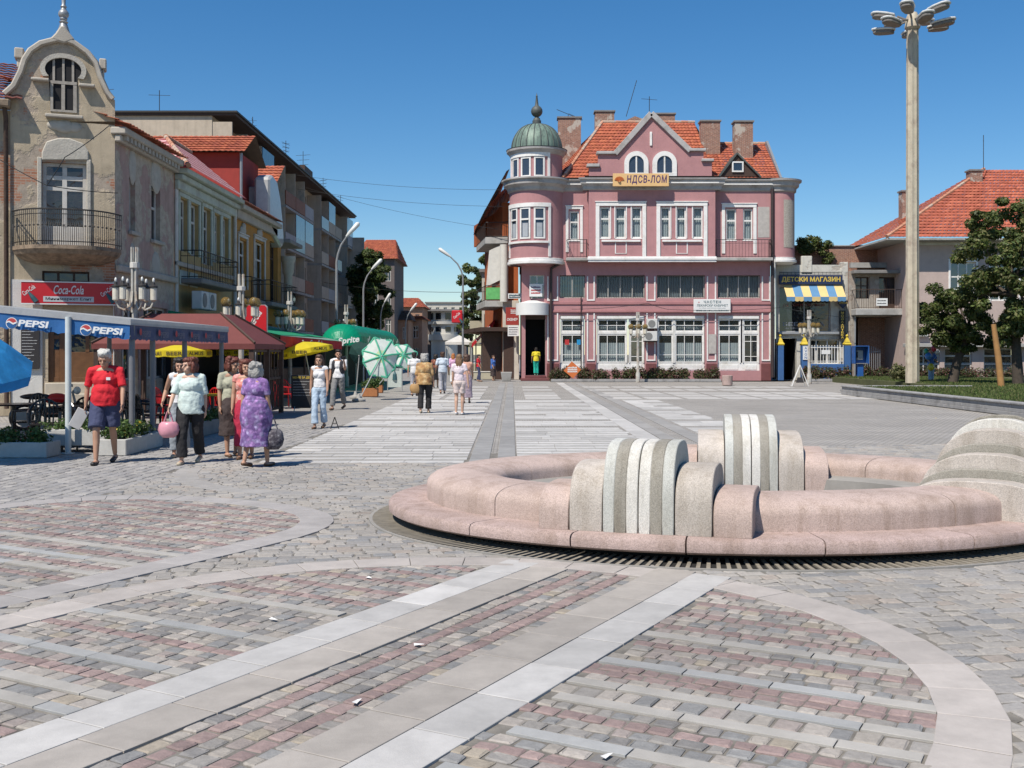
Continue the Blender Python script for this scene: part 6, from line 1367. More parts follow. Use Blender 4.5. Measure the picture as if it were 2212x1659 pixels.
for x_, y_, mt in ((PX(142, 17.85), 17.95, 'post_white'), (PX(285, 18.2), 18.2, 'post_grey'), (-6.55, 19.4, 'post_grey'), (-6.55, 21.3, 'post_grey'), (-6.55, 24.0, 'post_grey'), (-9.6, 18.1, 'post_white'), (-11.9, 18.1, 'post_white'), (-9.0, 23.8, 'post_grey'), (-11.9, 23.8, 'post_grey')):
    MB().tube([(x_, y_, 0), (x_, y_, tz(x_)+.04)], .05, 12).lathe([(.11, 0), (.11, .015), (.0, .016)], (x_, y_, 0), 12).obj('post', mt, TE, smooth=40)
# planters
GRN = ((.07,.13,.03),(.10,.17,.045),(.05,.10,.025),(.13,.19,.06))
def planter(label, x0, x1, y0, y1, z0, z1, seed, h=.2, mat='trough_concrete', flowers=()):
    e = thing('planter', label, 'planter', ((x0+x1)/2, (y0+y1)/2, 0)); a, b = (x1-x0)/2, (y1-y0)/2; t = .05; m = MB()
    m.box(-a, a, -b, -b+t, z0, z1); m.box(-a, a, b-t, b, z0, z1); m.box(-a, -a+t, -b+t, b-t, z0, z1); m.box(a-t, a, -b+t, b-t, z0, z1); m.box(-a+t, a-t, -b+t, b-t, z0, z1-.04)
    m.obj('trough', mat, e, bevel=.012)
    if z0 > .05:
        for s in (-1, 1): MB().box(s*a*.7-.06, s*a*.7+.06, -b*.6, b*.6, 0, z0-.001).obj('foot', 'concrete_dark', e)
    r = random.Random(seed); cs = [(r.uniform(-a*.9, a*.9), r.uniform(-b*.8, b*.8), z1+h*r.uniform(.1, .6)) for _ in range(int(14+a*b*60))]
    foliage('plants', e, cs, [(.14, .13, .12)]*len(cs), int(700+a*b*5000), .035, GRN, seed, kind='stuff')
    if flowers:
        n = 26; rr = np.random.default_rng(seed); foliage('blossoms', e, [cs[i % len(cs)] for i in range(n)], [(.16, .14, .14)]*n, n*2, .028, flowers, seed+1, kind='stuff')
    return e
planter('raised pale concrete trough with green plants at the tent front', -8.03, -6.74, 18.1, 18.55, .117, .395, 31, .16)
planter('low stone-faced planter with red flowers at the left of the trough', -9.6, -7.52, 17.2, 17.75, 0, .25, 32, .22, flowers=((.5,.03,.02),(.5,.1,.05)))
planter('low planter with bushy yellow-flowered plants at the tent corner', -6.85, -6.36, 17.55, 19.4, 0, .27, 33, .30, flowers=((.6,.45,.05),(.5,.4,.1)))
planter('dark planter box further along the tent side', -6.7, -6.25, 21.2, 23.0, 0, .3, 34, .3, 'concrete_dark')
def chair(label, loc, rz, mat, group):
    e = thing('plastic_chair', label, 'chair', loc, rz, group)
    for sx_, sy_ in ((-.22, -.2), (.22, -.2), (-.2, .2), (.2, .2)): MB().tube([(sx_*1.12, sy_*1.15, 0), (sx_, sy_, .43)], [.018, .026], 6).obj('leg', mat, e)
    MB().prism([(-.24,-.24),(.24,-.24),(.22,.21),(-.22,.21)], .425, .455).obj('seat', mat, e, bevel=.012)
    m = MB(); arch = [(-.24, .22, .45)] + [(.245*math.cos(a), .25+.05*math.sin(a), .62+.24*math.sin(a)) for a in [math.pi - math.pi*k/10 for k in range(11)]] + [(.24, .22, .45)]; m.tube(arch, .02, 6)
    for k in range(5): x = -.14+.07*k; m.tube([(x, .22, .45), (x*1.1, .28, .62+.24*math.sqrt(1-(x*1.1/.245)**2))], .014, 5)
    m.obj('backrest', mat, e)
    for s in (-1, 1): MB().tube([(s*.25, -.22, .44), (s*.27, -.2, .64), (s*.27, .1, .66), (s*.25, .24, .68)], .02, 6).obj('armrest', mat, e)
    return e
ch0 = chair('glossy black plastic armchair under the blue cafe tent', (-7.6, 18.9, 0), 2.4, 'black_plastic', 'black chairs under the tent')
for x_, y_, a in ((-8.3, 18.9, .4), (-8.9, 19.5, -1.2), (-7.2, 19.8, 1.3), (-8.0, 20.4, 3.0), (-9.6, 19.1, 2.0), (-10.2, 20.2, .8), (-8.6, 21.4, -.5), (-7.3, 21.6, 2.1), (-9.5, 21.8, 1.1), (-7.0, 22.8, .3), (-8.1, 23.0, 2.6)): copy_tree(ch0, None, (x_, y_, 0), a)
def table(label, loc, mat, group=None):
    e = thing('cafe_table', label, 'table', loc, 0, group); MB().lathe([(0, .70), (.42, .70), (.43, .715), (.42, .73), (0, .73)], (0,0,0), 24).obj('table_top', mat, e, smooth=40); MB().lathe([(.25, 0), (.24, .03), (.05, .06), (.04, .70)], (0,0,0), 12).obj('pedestal', 'black_plastic', e, smooth=40); return e
t0 = table('round black table among black chairs under the blue tent', (-8.0, 19.5, 0), 'black_plastic', 'black tables under the tent')
for x_, y_ in ((-9.5, 20.3), (-8.0, 22.2)): copy_tree(t0, None, (x_, y_, 0))
rc0 = chair('red plastic armchair beside the standing menu board', (-7.0, 32.6, 0), 2.0, 'red_plastic', 'red chairs at the pavilion side')
for x_, y_, a in ((-7.9, 33.2, .6), (-7.35, 34.4, 3.0)): copy_tree(rc0, None, (x_, y_, 0), a)
rc1 = chair('red plastic armchair at the yellow table behind the blue tent', (-7.4, 24.9, 0), .4, 'red_plastic', 'red chairs behind the tent'); copy_tree(rc1, None, (-6.9, 25.6, 0), 2.5); copy_tree(rc1, None, (-8.2, 25.4, 0), 1.5)
table('round yellow table behind the blue cafe tent', (-7.0, 24.9, 0), 'yellow_plastic')
def umbrella(name, label, foot, top, radius, rise, mats, n=8, val=.14, letters=None, base=True, pole='pole_metal', group=None, spin=0.0, ink='ink_brown', rib=None):
    """parasol: pole from foot to top, canopy set square to the pole's upper end"""
    foot, top = Vector(foot[:3]), Vector(top[:3]); e = thing(name, label, 'umbrella', foot, 0, group); t = top - foot; ax = t.normalized() if len(mats) < 3 else Vector(mats[2]).normalized()
    q = ax.to_track_quat('Z', 'Y').to_matrix().to_4x4(); C = bpy.data.objects.new('canopy', None)
    m = MB(); rr = MB(); rim = []; hem = []
    for k in range(n):
        a = 2*math.pi*k/n + spin; rim.append(Vector((radius*math.cos(a), radius*math.sin(a), -rise))); hem.append(Vector((radius*1.0*math.cos(a), radius*math.sin(a), -rise-val)))
    if rib:
        jr = random.Random(int(foot.x*100)); rim = [v*jr.uniform(.78, 1.08) + Vector((0, 0, jr.uniform(-.16, .22))) for v in rim]
    tipv = Vector((0, 0, 0)); mid = [v*.55 + Vector((0, 0, .14*rise)) for v in rim]
    M = Matrix.Translation(t) @ q; fx = lambda v: M @ v
    for k in range(n):
        j = (k+1) % n; mi = k % min(2, len(mats[:2])) if len(set(mats[:2])) > 1 and not rib else 0
        m.add([fx(tipv), fx(mid[k]*.6), fx(mid[j]*.6)], [(0,1,2)], 1 if rib else mi); m.add([fx(mid[k]*.6), fx(mid[k]), fx(mid[j]), fx(mid[j]*.6)], [(0,1,2,3)], mi); m.add([fx(mid[k]), fx(rim[k]), fx(rim[j]), fx(mid[j])], [(0,1,2,3)], mi)
        sag = (rim[k]+rim[j])/2*.985
        if val: m.add([fx(rim[k]), fx(hem[k]), fx((hem[k]+hem[j])/2 + Vector((0,0,-.02))), fx(hem[j]), fx(rim[j])], [(0,1,2,3,4)], mi)
        if rib: MB().tube([fx(rim[k]), fx((rim[k]+rim[j])/2*.93 - Vector((0, 0, .05))), fx(rim[j])], .045, 5).obj('hem', rib, e); MB().tube([fx(tipv*1.0 + Vector((0,0,.012))), fx(mid[k] + Vector((0,0,.014))), fx(rim[k] + Vector((0,0,.012)))], .035, 5).obj('rib', rib, e)
    cn = m.obj('canopy', list(dict.fromkeys(mats[:2])), e, smooth=28)
    MB().tube([(0,0,0), t*.5, t], .02, 8).obj('pole', pole, e)
    MB().ball(tuple(fx(Vector((0,0,.03)))), .03, 8, 6).obj('tip', pole, e)
    if base: MB().lathe([(.24, 0), (.24, .06), (.08, .1), (.04, .25)], (0,0,0), 14).obj('base', 'concrete', e, smooth=40)
    if letters:
        for k in range(n):
            j = (k+1) % n; c = fx((rim[k]+rim[j])/2*1.0 + Vector((0,0,-val*.5))); d = (fx(rim[j])-fx(rim[k])); out = c - fx(Vector((0,0,-rise-val*.5))); out.z = 0
            if (c + foot).y > (foot + t).y + .1: continue
            o = text(cn, letters[k % len(letters)], 0, 0, d.length*.72, val*.62, 0, ink, bold=.02); o.location = c + out.normalized()*.012; o.rotation_euler = (0, 0, math.atan2(out.y, out.x) + R(90))
    return e
umbrella('parasol', 'yellow beer parasol open beside the menu board', (PX(681, 36), 36, 0), (PX(655, 36), 36, PZ(738, 36)), .96, .28, ['umbrella_yellow'], 8, .16, ['ALMUS', 'BEER'], spin=.39, group='yellow parasols')
umbrella('parasol', 'yellow beer parasol shaded inside the brown pavilion', (PX(545, 36), 36.5, 0), (PX(545, 36.5), 36.5, PZ(738, 36.5)), .95, .28, ['umbrella_yellow'], 8, .16, ['ALMUS', 'BEER'], spin=.2, group='yellow parasols')
umbrella('parasol', 'yellow beer parasol seen between the tent posts', (PX(395, 27), 27, 0), (PX(395, 27), 27, PZ(740, 27)), .72, .2, ['umbrella_yellow'], 8, .15, ['ALMUS', 'BEER'], spin=.39, group='yellow parasols')
umbrella('parasol', 'yellow beer parasol behind the pavilion lattice', (PX(500, 39), 39, 0), (PX(495, 39), 39, PZ(740, 39)), 1.0, .28, ['umbrella_yellow'], 8, .16, ['ALMUS', 'BEER'], spin=.1, group='yellow parasols')
umbrella('tilted_parasol', 'tilted mint and white parasol, the larger, leaning towards the street', (PX(775, 37.5), 37.5, 0), (PX(824, 38.5), 38.5, PZ(770, 38.5)), .80, .26, ['umbrella_white', 'umbrella_lime', (.30, -.85, .42)], 8, .0, rib='umbrella_mint', spin=.2, group='tilted mint parasols')
umbrella('tilted_parasol', 'tilted mint and white parasol, the smaller, beside the frame poster', (PX(800, 43), 43, 0), (PX(872, 43), 43, PZ(766, 43)), .66, .22, ['umbrella_white', 'umbrella_lime', (.35, -.80, .45)], 8, .0, rib='umbrella_mint', spin=.3, group='tilted mint parasols')
umbrella('tilted_parasol', 'half folded dark green parasol hanging beside the mint ones', (PX(768, 40), 40, 0), (PX(776, 40), 40, PZ(768, 40)), .5, .2, ['tent_darkgreen', 'tent_darkgreen', (-.2, -.75, -.3)], 8, .0)
umbrella('tilted_parasol', 'bright blue parasol tipped down beside the chalkboard', (PX(-70, 16.2), 16.2, 0), (PX(-62, 16.2), 16.2, PZ(712, 16.2)), 1.02, .42, ['umbrella_sky', 'umbrella_sky', (.36, -.22, .90)], 10, .16, None, spin=.35)
# brown pavilion
PV = thing('pavilion', 'brown-red tent pavilion with wooden lattice between blue tent and red awning', 'pavilion', (-8.5, 28.5, 0)); a, b = 2.05, 1.8; ze_, zt2 = 1.93, 2.72
co_ = [(-a,-b),(a,-b),(a,b),(-a,b)]; ti = [(-.9,-.7),(.9,-.7),(.9,.7),(-.9,.7)]; m = MB()
for k in range(4):
    j = (k+1) % 4; m.quad((*co_[k], ze_), (*co_[j], ze_), (*ti[j], zt2), (*ti[k], zt2))
m.poly([(*t_, zt2) for t_ in ti]); m.obj('canopy', 'pavilion_brown', PV)
m = MB()
for k in range(4):
    j = (k+1) % 4; p, q = Vector((*co_[k], ze_)), Vector((*co_[j], ze_)); m.quad(p, q, q-Vector((0,0,.14)), p-Vector((0,0,.14)))
m.obj('valance', 'pavilion_brown', PV)
for k in range(4): MB().tube([(*co_[k], ze_+.02), (*ti[k], zt2+.02)], .035, 6).obj('seam', 'wood_dark', PV)
for x_, y_ in [(-a+.1, -b+.1), (0, -b+.1), (a-.1, -b+.1), (a-.1, 0), (a-.1, b-.1), (-a+.1, b-.1)]: MB().box(x_-.06, x_+.06, y_-.06, y_+.06, 0, ze_).obj('post', 'wood_dark', PV)
for k in range(16): y_ = -b+.3+k*(2*b-.6)/15; MB().box(a-.13, a-.1, y_-.02, y_+.02, .15, 1.0 if k % 2 else ze_-.15).obj('lattice_bar', 'wood_dark', PV)
for z in (.15, 1.0, 1.75): MB().box(a-.15, a-.08, -b+.1, b-.1, z-.03, z+.03).obj('rail', 'wood_dark', PV)
for k in range(12): x_ = -a+.3+k*(2*a-.6)/11; MB().box(x_-.02, x_+.02, -b+.08, -b+.11, .15, 1.0).obj('lattice_bar', 'wood_dark', PV)
# red and green awning
RA_ = thing('cafe_awning', 'long red awning with grey-green roof beyond the brown pavilion', 'awning', (0, 0, 0)); x_ = -7.35
drape(0, 0, (x_, 33.8, 0), (x_, 46, 0), 60, lambda p: 2.24-.004*(p.y-33), .36, .02, .5).obj('valance', 'awning_red', RA_, smooth=60)
MB().quad((x_, 33.8, 2.25), (x_, 46, 2.2), (-10.9, 46, 2.95), (-10.9, 33.8, 3.0)).obj('roof', 'awning_grey_green', RA_); MB().quad((x_-.02, 33.75, 2.27), (x_-.6, 46, 2.36), (-10.9, 33.75, 3.05), (-10.9, 33.74, 2.8)).obj('roof_edge', 'awning_green', RA_)
o = text(RA_, 'Coca-Cola', 0, 0, 2.6, .24, 0, 'sign_white', shear=.28, bold=.015); o.location = (x_+.05, 39.8, 2.05); o.rotation_euler = (0, 0, R(90))
for y_ in (34, 38, 42, 46): MB().tube([(x_-.05, y_, 0), (x_-.05, y_, 2.2)], .04, 8).obj('post', 'wood_dark', RA_)
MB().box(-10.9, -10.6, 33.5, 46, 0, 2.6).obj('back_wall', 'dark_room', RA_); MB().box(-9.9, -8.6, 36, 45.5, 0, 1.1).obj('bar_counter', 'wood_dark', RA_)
# green barrel awning
BA_ = thing('barrel_awning', 'glossy green ribbed barrel awning with white lettering', 'awning', (-7.55, 47.5, 0)); rb, zb_, Lb = .98, 2.02, 15.5; prof = []
nr, na = 11, 14; m = MB(); grid = []
for i in range(9): t = R(90*i/9); grid.append([(-rb*math.cos(math.pi*k/na)*math.sin(t)*-1*-1, -rb*math.cos(t)*1.0 + rb*0 + 0.0, zb_ + rb*math.sin(math.pi*k/na)*math.sin(t)) for k in range(na+1)])
rib_rows = 8*nr
for i in range(rib_rows+1):
    y_ = Lb*i/rib_rows; f = 1 - .05*abs(math.sin(math.pi*i/8)) if i % 8 else .95; f = .95 + .05*math.sin(math.pi*(i % 8)/8); grid.append([(-rb*f*math.cos(math.pi*k/na), y_+.001, zb_ + rb*f*math.sin(math.pi*k/na)) for k in range(na+1)])
for a_, b_ in zip(grid[:-1], grid[1:]):
    for k in range(na): m.quad(a_[k], a_[k+1], b_[k+1], b_[k])
m.obj('canopy', 'barrel_green', BA_, smooth=180)
text(BA_, 'Sprite', .42, zb_+.2, .95, .36, -1.02, 'sign_white', shear=.25, bold=.03, rot=.12)
for k in range(7): o = text(BA_, 'Sprite', 0, 0, .9, .3, 0, 'umbrella_white', shear=.25, bold=.03); o.location = (rb*.97, 1.6+k*2.0, zb_+.28); o.rotation_euler = (0, R(-16), R(90))
for y_ in (0.3, 5, 10, 15): MB().tube([(rb*.9, y_, 0), (rb*.9, y_, zb_+.1)], .035, 8).tube([(-rb*.9, y_, 0), (-rb*.9, y_, zb_+.1)], .035, 8).obj('post_pair', 'pole_metal', BA_)
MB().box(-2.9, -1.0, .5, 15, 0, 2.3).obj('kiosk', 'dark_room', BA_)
# boards and signs
def on(o, loc, rz=0.0): o.location = loc; o.rotation_euler = (0, 0, rz); return o
e = thing('standing_menu', 'dark standing menu board with yellow heading beside red chairs', 'menu board', (PX(655, 30.4), 30.4, 0))
MB().box(-.34, .34, -.03, .03, .12, 1.06).obj('board', 'chalkboard', e, bevel=.01); text(e, 'МЕНЮ ЗА ДЕНЯ', 0, .99, .58, .075, -.036, 'sign_yellow', bold=.02); scribble(e, -.28, .28, .45, .92, -.034, 6, 'chalk', .008)
for s in (-1, 1): MB().tube([(s*.24, -.12, 0), (s*.24, 0, .2)], .014, 5).obj('leg', 'steel_grey', e)
e = thing('folding_stand', 'tiny black folding stand on the paving before the menu board', 'stand', G(723, 926)); m = MB()
for s in (-1, 1): m.tube([(s*.09, 0, 0), (0, 0, .26)], .012, 5)
m.tube([(-.05, 0, .12), (.05, 0, .12)], .01, 5); m.obj('frame', 'iron', e)
e = thing('frame_poster', 'pale green poster in a white frame stand by the smaller mint parasol', 'poster stand', (PX(853, 47), 47, 0))
MB().box(-.3, .3, -.03, .03, .18, .98).obj('poster', 'umbrella_white', e); MB().tube([(-.32, 0, 0), (-.32, 0, 1.0), (.32, 0, 1.0), (.32, 0, 0)], .022, 6).obj('frame', 'pole_metal', e); MB().lathe([(.11, .5), (.09, .75), (.04, .85), (.04, .93)], (0, -.0, 0), 10, 0, math.pi, 2*math.pi).obj('printed_bottle', 'ink_teal', e); text(e, 'Sprite', 0, .94, .4, .07, -.035, 'ink_teal', bold=.02)
e = thing('pole_sign', 'red soft drink sign with white script on a post behind the pavilion', 'sign', (PX(548, 33), 33.3, 0))
zc = PZ(697, 33); pr_ = [(-.34+.06, -.55), (.34-.06, -.55), (.34, -.49), (.34, .49), (.28, .55), (-.28, .55), (-.34, .49), (-.34, -.49)]; MB().xz([(x, zc+z) for x, z in pr_][::-1], -.07, .07).obj('panel', 'coke_red', e); MB().xz([(x*1.06, zc+z*1.035) for x, z in pr_][::-1], -.05, .05).obj('rim', 'pole_metal', e)
text(e, 'Coca-Cola', -.03, zc+.1, .62, .19, -.075, 'sign_white', shear=.3, rot=R(58), bold=.015); MB().tube([(.02, -.075, zc-.15), (.12, -.075, zc-.3), (.22, -.075, zc-.5)], [.03, .09, .1], 8).obj('printed_bottle', 'ink_teal', e); MB().tube([(0,0,0), (0,0,zc-.5)], .05, 8).obj('post', 'pole_metal', e)
e = thing('street_sign', 'small red soft drink sign hanging from the right street light', 'sign', (PX(988, 67.8), 67.8, 0)); zc = PZ(684, 67.8)
MB().box(-.36, .33, -.06, .06, zc-.4, zc+.4).obj('panel', 'coke_red', e, bevel=.05); text(e, 'Coca-Cola', -.05, zc+.08, .5, .17, -.065, 'sign_white', shear=.3, rot=R(42), bold=.015); MB().tube([(.12, -.065, zc-.1), (.3, -.065, zc-.38)], [.04, .09], 6).obj('printed_bottle', 'ink_teal', e)
plain('beige_board', (.46,.42,.31), .8, .1, 3)
e = thing('beige_board', 'blank beige board on a post in front of the drooping tree', 'sign', (PX(1028, 72), 72, 0)); MB().box(-.42, .42, -.04, .04, PZ(722,72), PZ(693,72)).obj('panel', 'beige_board', e); MB().tube([(0, .05, 0), (0, .05, PZ(693,72))], .04, 6).obj('post', 'iron', e)
e = thing('wall_sign', 'tall dark red sign with white words on the rust-orange house corner', 'sign', (PX(1106.5, 66.3), 66.3, 0)); MB().box(-.4, .4, -.05, .05, PZ(702,66.3), PZ(664,66.3)).obj('panel', 'red_render', e); text(e, 'СКЕНЕР', 0, PZ(690,66.3), .66, .17, -.055, 'sign_white', bold=.03, shear=.15); scribble(e, -.1, .32, PZ(678,66.3), PZ(668,66.3), -.055, 3, 'sign_white', .035, 'small_print', .8)
MB().box(-.28, .42, -.05, .05, PZ(726,66.3), PZ(703,66.3)).obj('lower_panel', 'sign_white', e); scribble(e, -.22, .36, PZ(724,66.3), PZ(705,66.3), -.055, 4, 'ink_black', .025, 'small_print', .8)
e = thing('balcony_sign', 'small white sign under the green balcony of the rust house', 'sign', (PX(1112, 66.5), 66.4, 0)); MB().box(-.42, .42, -.05, .05, PZ(645,66.4), PZ(634,66.4)).obj('panel', 'sign_white', e); scribble(e, -.36, .36, PZ(644,66.4), PZ(635.5,66.4), -.055, 2, 'ink_teal', .05, 'small_print', .95)
e = thing('slanted_awning', 'red shop awning with white script stretched over the pavement stalls', 'awning', (PX(1045, 70), 70, 0)); p, q = Vector((PX(1019,70)-PX(1045,70), 0, PZ(742,70))), Vector((PX(1068,70)-PX(1045,70), 0, PZ(690,70)))
MB().add([p, q, q+Vector((.0,5,0)), p+Vector((0,5,0)), p-Vector((0,0,.28)), q-Vector((0,0,.28))], [(0,1,2,3),(4,5,1,0)]).obj('canopy', 'awning_red', e); text(e, 'Coca-Cola', (p.x+q.x)/2, (p.z+q.z)/2-.14, 1.3, .2, -.01, 'sign_white', shear=.2, rot=math.atan2(q.z-p.z, q.x-p.x), bold=.02); MB().tube([p+Vector((0,.1,-.3)), Vector((p.x, .1, 0))], .03, 6).obj('post', 'pole_metal', e)
MB().tube([P(1083, 736, 69)-e.location, P(1108, 705, 68)-e.location], .05, 6).obj('awning_arm', 'stake_wood', e)
def stalltent(name, label, x0, x1, ye, yt, Y, mat):
    e = thing(name, label, 'stall', (PX((x0+x1)/2, Y), Y, 0)); w = PX(x1, Y)-PX(x0, Y); z0, z1 = PZ(ye, Y), PZ(yt, Y); m = MB(); c = [(-w/2,-1.5),(w/2,-1.5),(w/2,1.5),(-w/2,1.5)]
    for k in range(4): m.poly([(*c[k], z0), (*c[(k+1) % 4], z0), (0, 0, z1)]); m.quad((*c[k], z0-.2), (*c[(k+1) % 4], z0-.2), (*c[(k+1) % 4], z0), (*c[k], z0))
    m.obj('canopy', mat, e)
    for x, y in c: MB().tube([(x*.95, y*.95, 0), (x*.95, y*.95, z0)], .03, 6).obj('post', 'pole_metal', e)
    MB().box(-w*.4, w*.4, -1.1, 1.0, 0, .9).obj('counter', 'beige_board', e, bevel=.02); return e
stalltent('market_stall', 'market stall under a white tent beyond the street light', 964, 1020, 739, 724, 82, 'tent_white'); stalltent('market_stall', 'market stall under an olive tent by the shop canopy', 1015, 1062, 741, 724, 78, 'tent_olive')
umbrella('parasol', 'small pale blue parasol over the pavement stall', (PX(1056, 70), 70, 0), (PX(1054, 70), 70, PZ(733, 70)), .62, .3, ['umbrella_pale', 'tent_white'], 8, .0)
e = thing('stall_chest', 'cream wooden chest on the pavement below the pale blue parasol', 'chest', (PX(1046, 66), 66, 0)); MB().box(-.65, .65, -.35, .35, .06, .5).obj('body', 'beige_board', e, bevel=.02); MB().box(-.68, .68, -.38, .38, .502, .55).obj('lid', 'cloth_white', e, bevel=.01)
for s in (-1, 1): MB().box(s*.55-.05, s*.55+.05, -.3, .3, 0, .059).obj('runner', 'wood_dark', e)
# square furniture on the right
e = thing('litter_bin', 'squat pink concrete bin by the end of the shrub bed', 'bin', (PX(1571, 55.5), 55.5, 0)); MB().lathe([(.24, 0), (.27, .03), (.28, .5), (.24, .52), (.22, .50), (.21, .1), (0, .1)], (0,0,0), 20).obj('body', 'rose_terrazzo', e, smooth=40); MB().lathe([(0, .46), (.215, .46)], (0,0,0), 20).obj('mouth_disc', 'dark_room', e)  # near-black disc closes the bin's mouth
e = thing('board_stand', 'white A-shaped easel with dark board before the shop door', 'sign stand', (PX(1728, 54), 54, 0))
for s in (-1, 1): MB().tube([(s*.42, -.05, 0), (0, -.02, 1.08)], .025, 6).tube([(s*.36, .4, 0), (0, .02, 1.06)], .02, 6).obj('leg', 'white_paint', e)
MB().extr([(-.2, -.02, .18), (.2, -.02, .18), (.12, .0, .45), (-.12, .0, .45)], (0, .03, 0)).obj('board', 'chalkboard', e)
e = thing('phone_booth', 'blue public telephone hood on a blue post', 'phone booth', (PX(1858, 61.5), 61.5, 0)); MB().box(-.17, .17, -.1, .15, 0, 1.05).obj('post', 'phone_blue', e, bevel=.02); m = MB(); m.box(-.42, -.37, -.35, .25, 1.06, 2.1); m.box(.37, .42, -.35, .25, 1.06, 2.1); m.box(-.369, .369, .2, .25, 1.06, 2.1); m.box(-.369, .369, -.35, .199, 2.05, 2.1); m.obj('hood', 'phone_blue', e, bevel=.015)
MB().box(-.2, .2, .05, .198, 1.3, 1.85).obj('telephone', 'steel_grey', e, bevel=.02); MB().tube([(-.15, .02, 1.75), (-.17, -.02, 1.6), (-.15, .02, 1.42)], .03, 8).obj('handset', 'black_plastic', e); MB().box(-.36, .36, -.2, .19, 1.07, 1.1).obj('shelf', 'steel_grey', e); MB().tube([(0, .2, 2.1), (0, .2, 2.75)], .015, 5).obj('aerial', 'iron', e)
e = thing('square_tub', 'grey square concrete tub at the street corner of the pink house', 'planter', (PX(1094, 63.6), 63.6, 0)); MB().extr([(-.26,-.26,0),(.26,-.26,0),(.26,.26,0),(-.26,.26,0)], (0,0,.04)).add([(-.26,-.26,.041),(.26,-.26,.041),(.26,.26,.041),(-.26,.26,.041),(-.34,-.34,.55),(.34,-.34,.55),(.34,.34,.55),(-.34,.34,.55)], [(0,1,5,4),(1,2,6,5),(2,3,7,6),(3,0,4,7),(4,5,6,7)]).obj('tub', 'concrete', e, bevel=.02)
e = thing('diamond_board', 'orange diamond-shaped board with white words leaning in the shrub bed', 'sign', (PX(1236, 62.3), 62.3, 0)); MB().xz([(-.5, .65), (.05, .2), (.52, .72), (-.02, 1.2)], -.03, .03).obj('panel', 'ink_orange', e); scribble(e, -.27, .3, .55, .9, -.034, 3, 'sign_white', .05, 'lettering', .95); MB().tube([(0, .04, 0), (0, .04, 1.0)], .03, 6).obj('stake', 'pole_metal', e)

for px, y_, sd_ in ((800, 41.5, 41), (812, 45.5, 42)): planter('terracotta box with green shrub between the mint parasol poles, %s' % ('the nearer to the barrel front' if sd_ == 41 else 'the one by the frame poster'), PX(px, y_)-.3, PX(px, y_)+.3, y_-.2, y_+.2, 0, .32, sd_, .5, 'terracotta')
e = thing('moped', 'red and black moped parked by the chalkboard wall', 'moped', (PX(112, 23.5), 23.5, 0), .5)
for x_ in (-.55, .55):
    w = MB(); w.tube([(x_+.27*math.cos(a), 0, .29+.27*math.sin(a)) for a in [2*math.pi*k/20 for k in range(20)]], .05, 8, closed=True); w.obj('tyre', 'black_plastic', e, smooth=60); MB().lathe([(0, -.03), (.2, -.02), (.2, .02), (0, .03)], (0,0,0), 14).obj('wheel', 'steel_grey', e, loc=(x_, 0, .29)).rotation_euler = (R(90), 0, 0)
MB().tube([(-.55, 0, .29), (-.15, 0, .45), (.25, 0, .5), (.42, 0, .85), (.55, 0, .29)], .035, 8).obj('frame', 'steel_grey', e); MB().ball((.1, 0, .68), (.26, .12, .13), 14, 8).obj('tank', 'red_plastic', e, smooth=60); MB().ball((-.33, 0, .74), (.32, .13, .07), 14, 8).obj('saddle', 'black_plastic', e, smooth=60); MB().tube([(.38, -.3, 1.0), (.42, 0, .95), (.38, .3, 1.0)], .018, 6).obj('handlebar', 'steel_grey', e); MB().ball((.52, 0, .86), (.08, .09, .09), 10, 8).obj('headlight', 'lamp_white', e, smooth=60); MB().box(-.2, .2, -.14, .14, .28, .5).obj('engine', 'iron', e, bevel=.04)

for px, py, c in ((590, 1340, 'white_paint'), (797, 1250, 'white_paint'), (771, 1518, 'white_paint'), (1311, 1636, 'white_paint'), (905, 1395, 'white_paint'), (2022, 904, 'sign_yellow')):
    o = tag(MB().add([(-.03,-.012,0),(.03,-.015,.006),(.032,.012,.001),(-.028,.014,.008)], [(0,1,2,3)]).obj('paper_scrap', c), ('scrap of white paper on the paving' if c == 'white_paint' else 'scrap of yellow paper on the paving beyond the fountain'), 'litter', 'paper scraps on the paving'); o.location = G(px, py) + Vector((0, 0, .006)); o.rotation_euler = (0, 0, px)
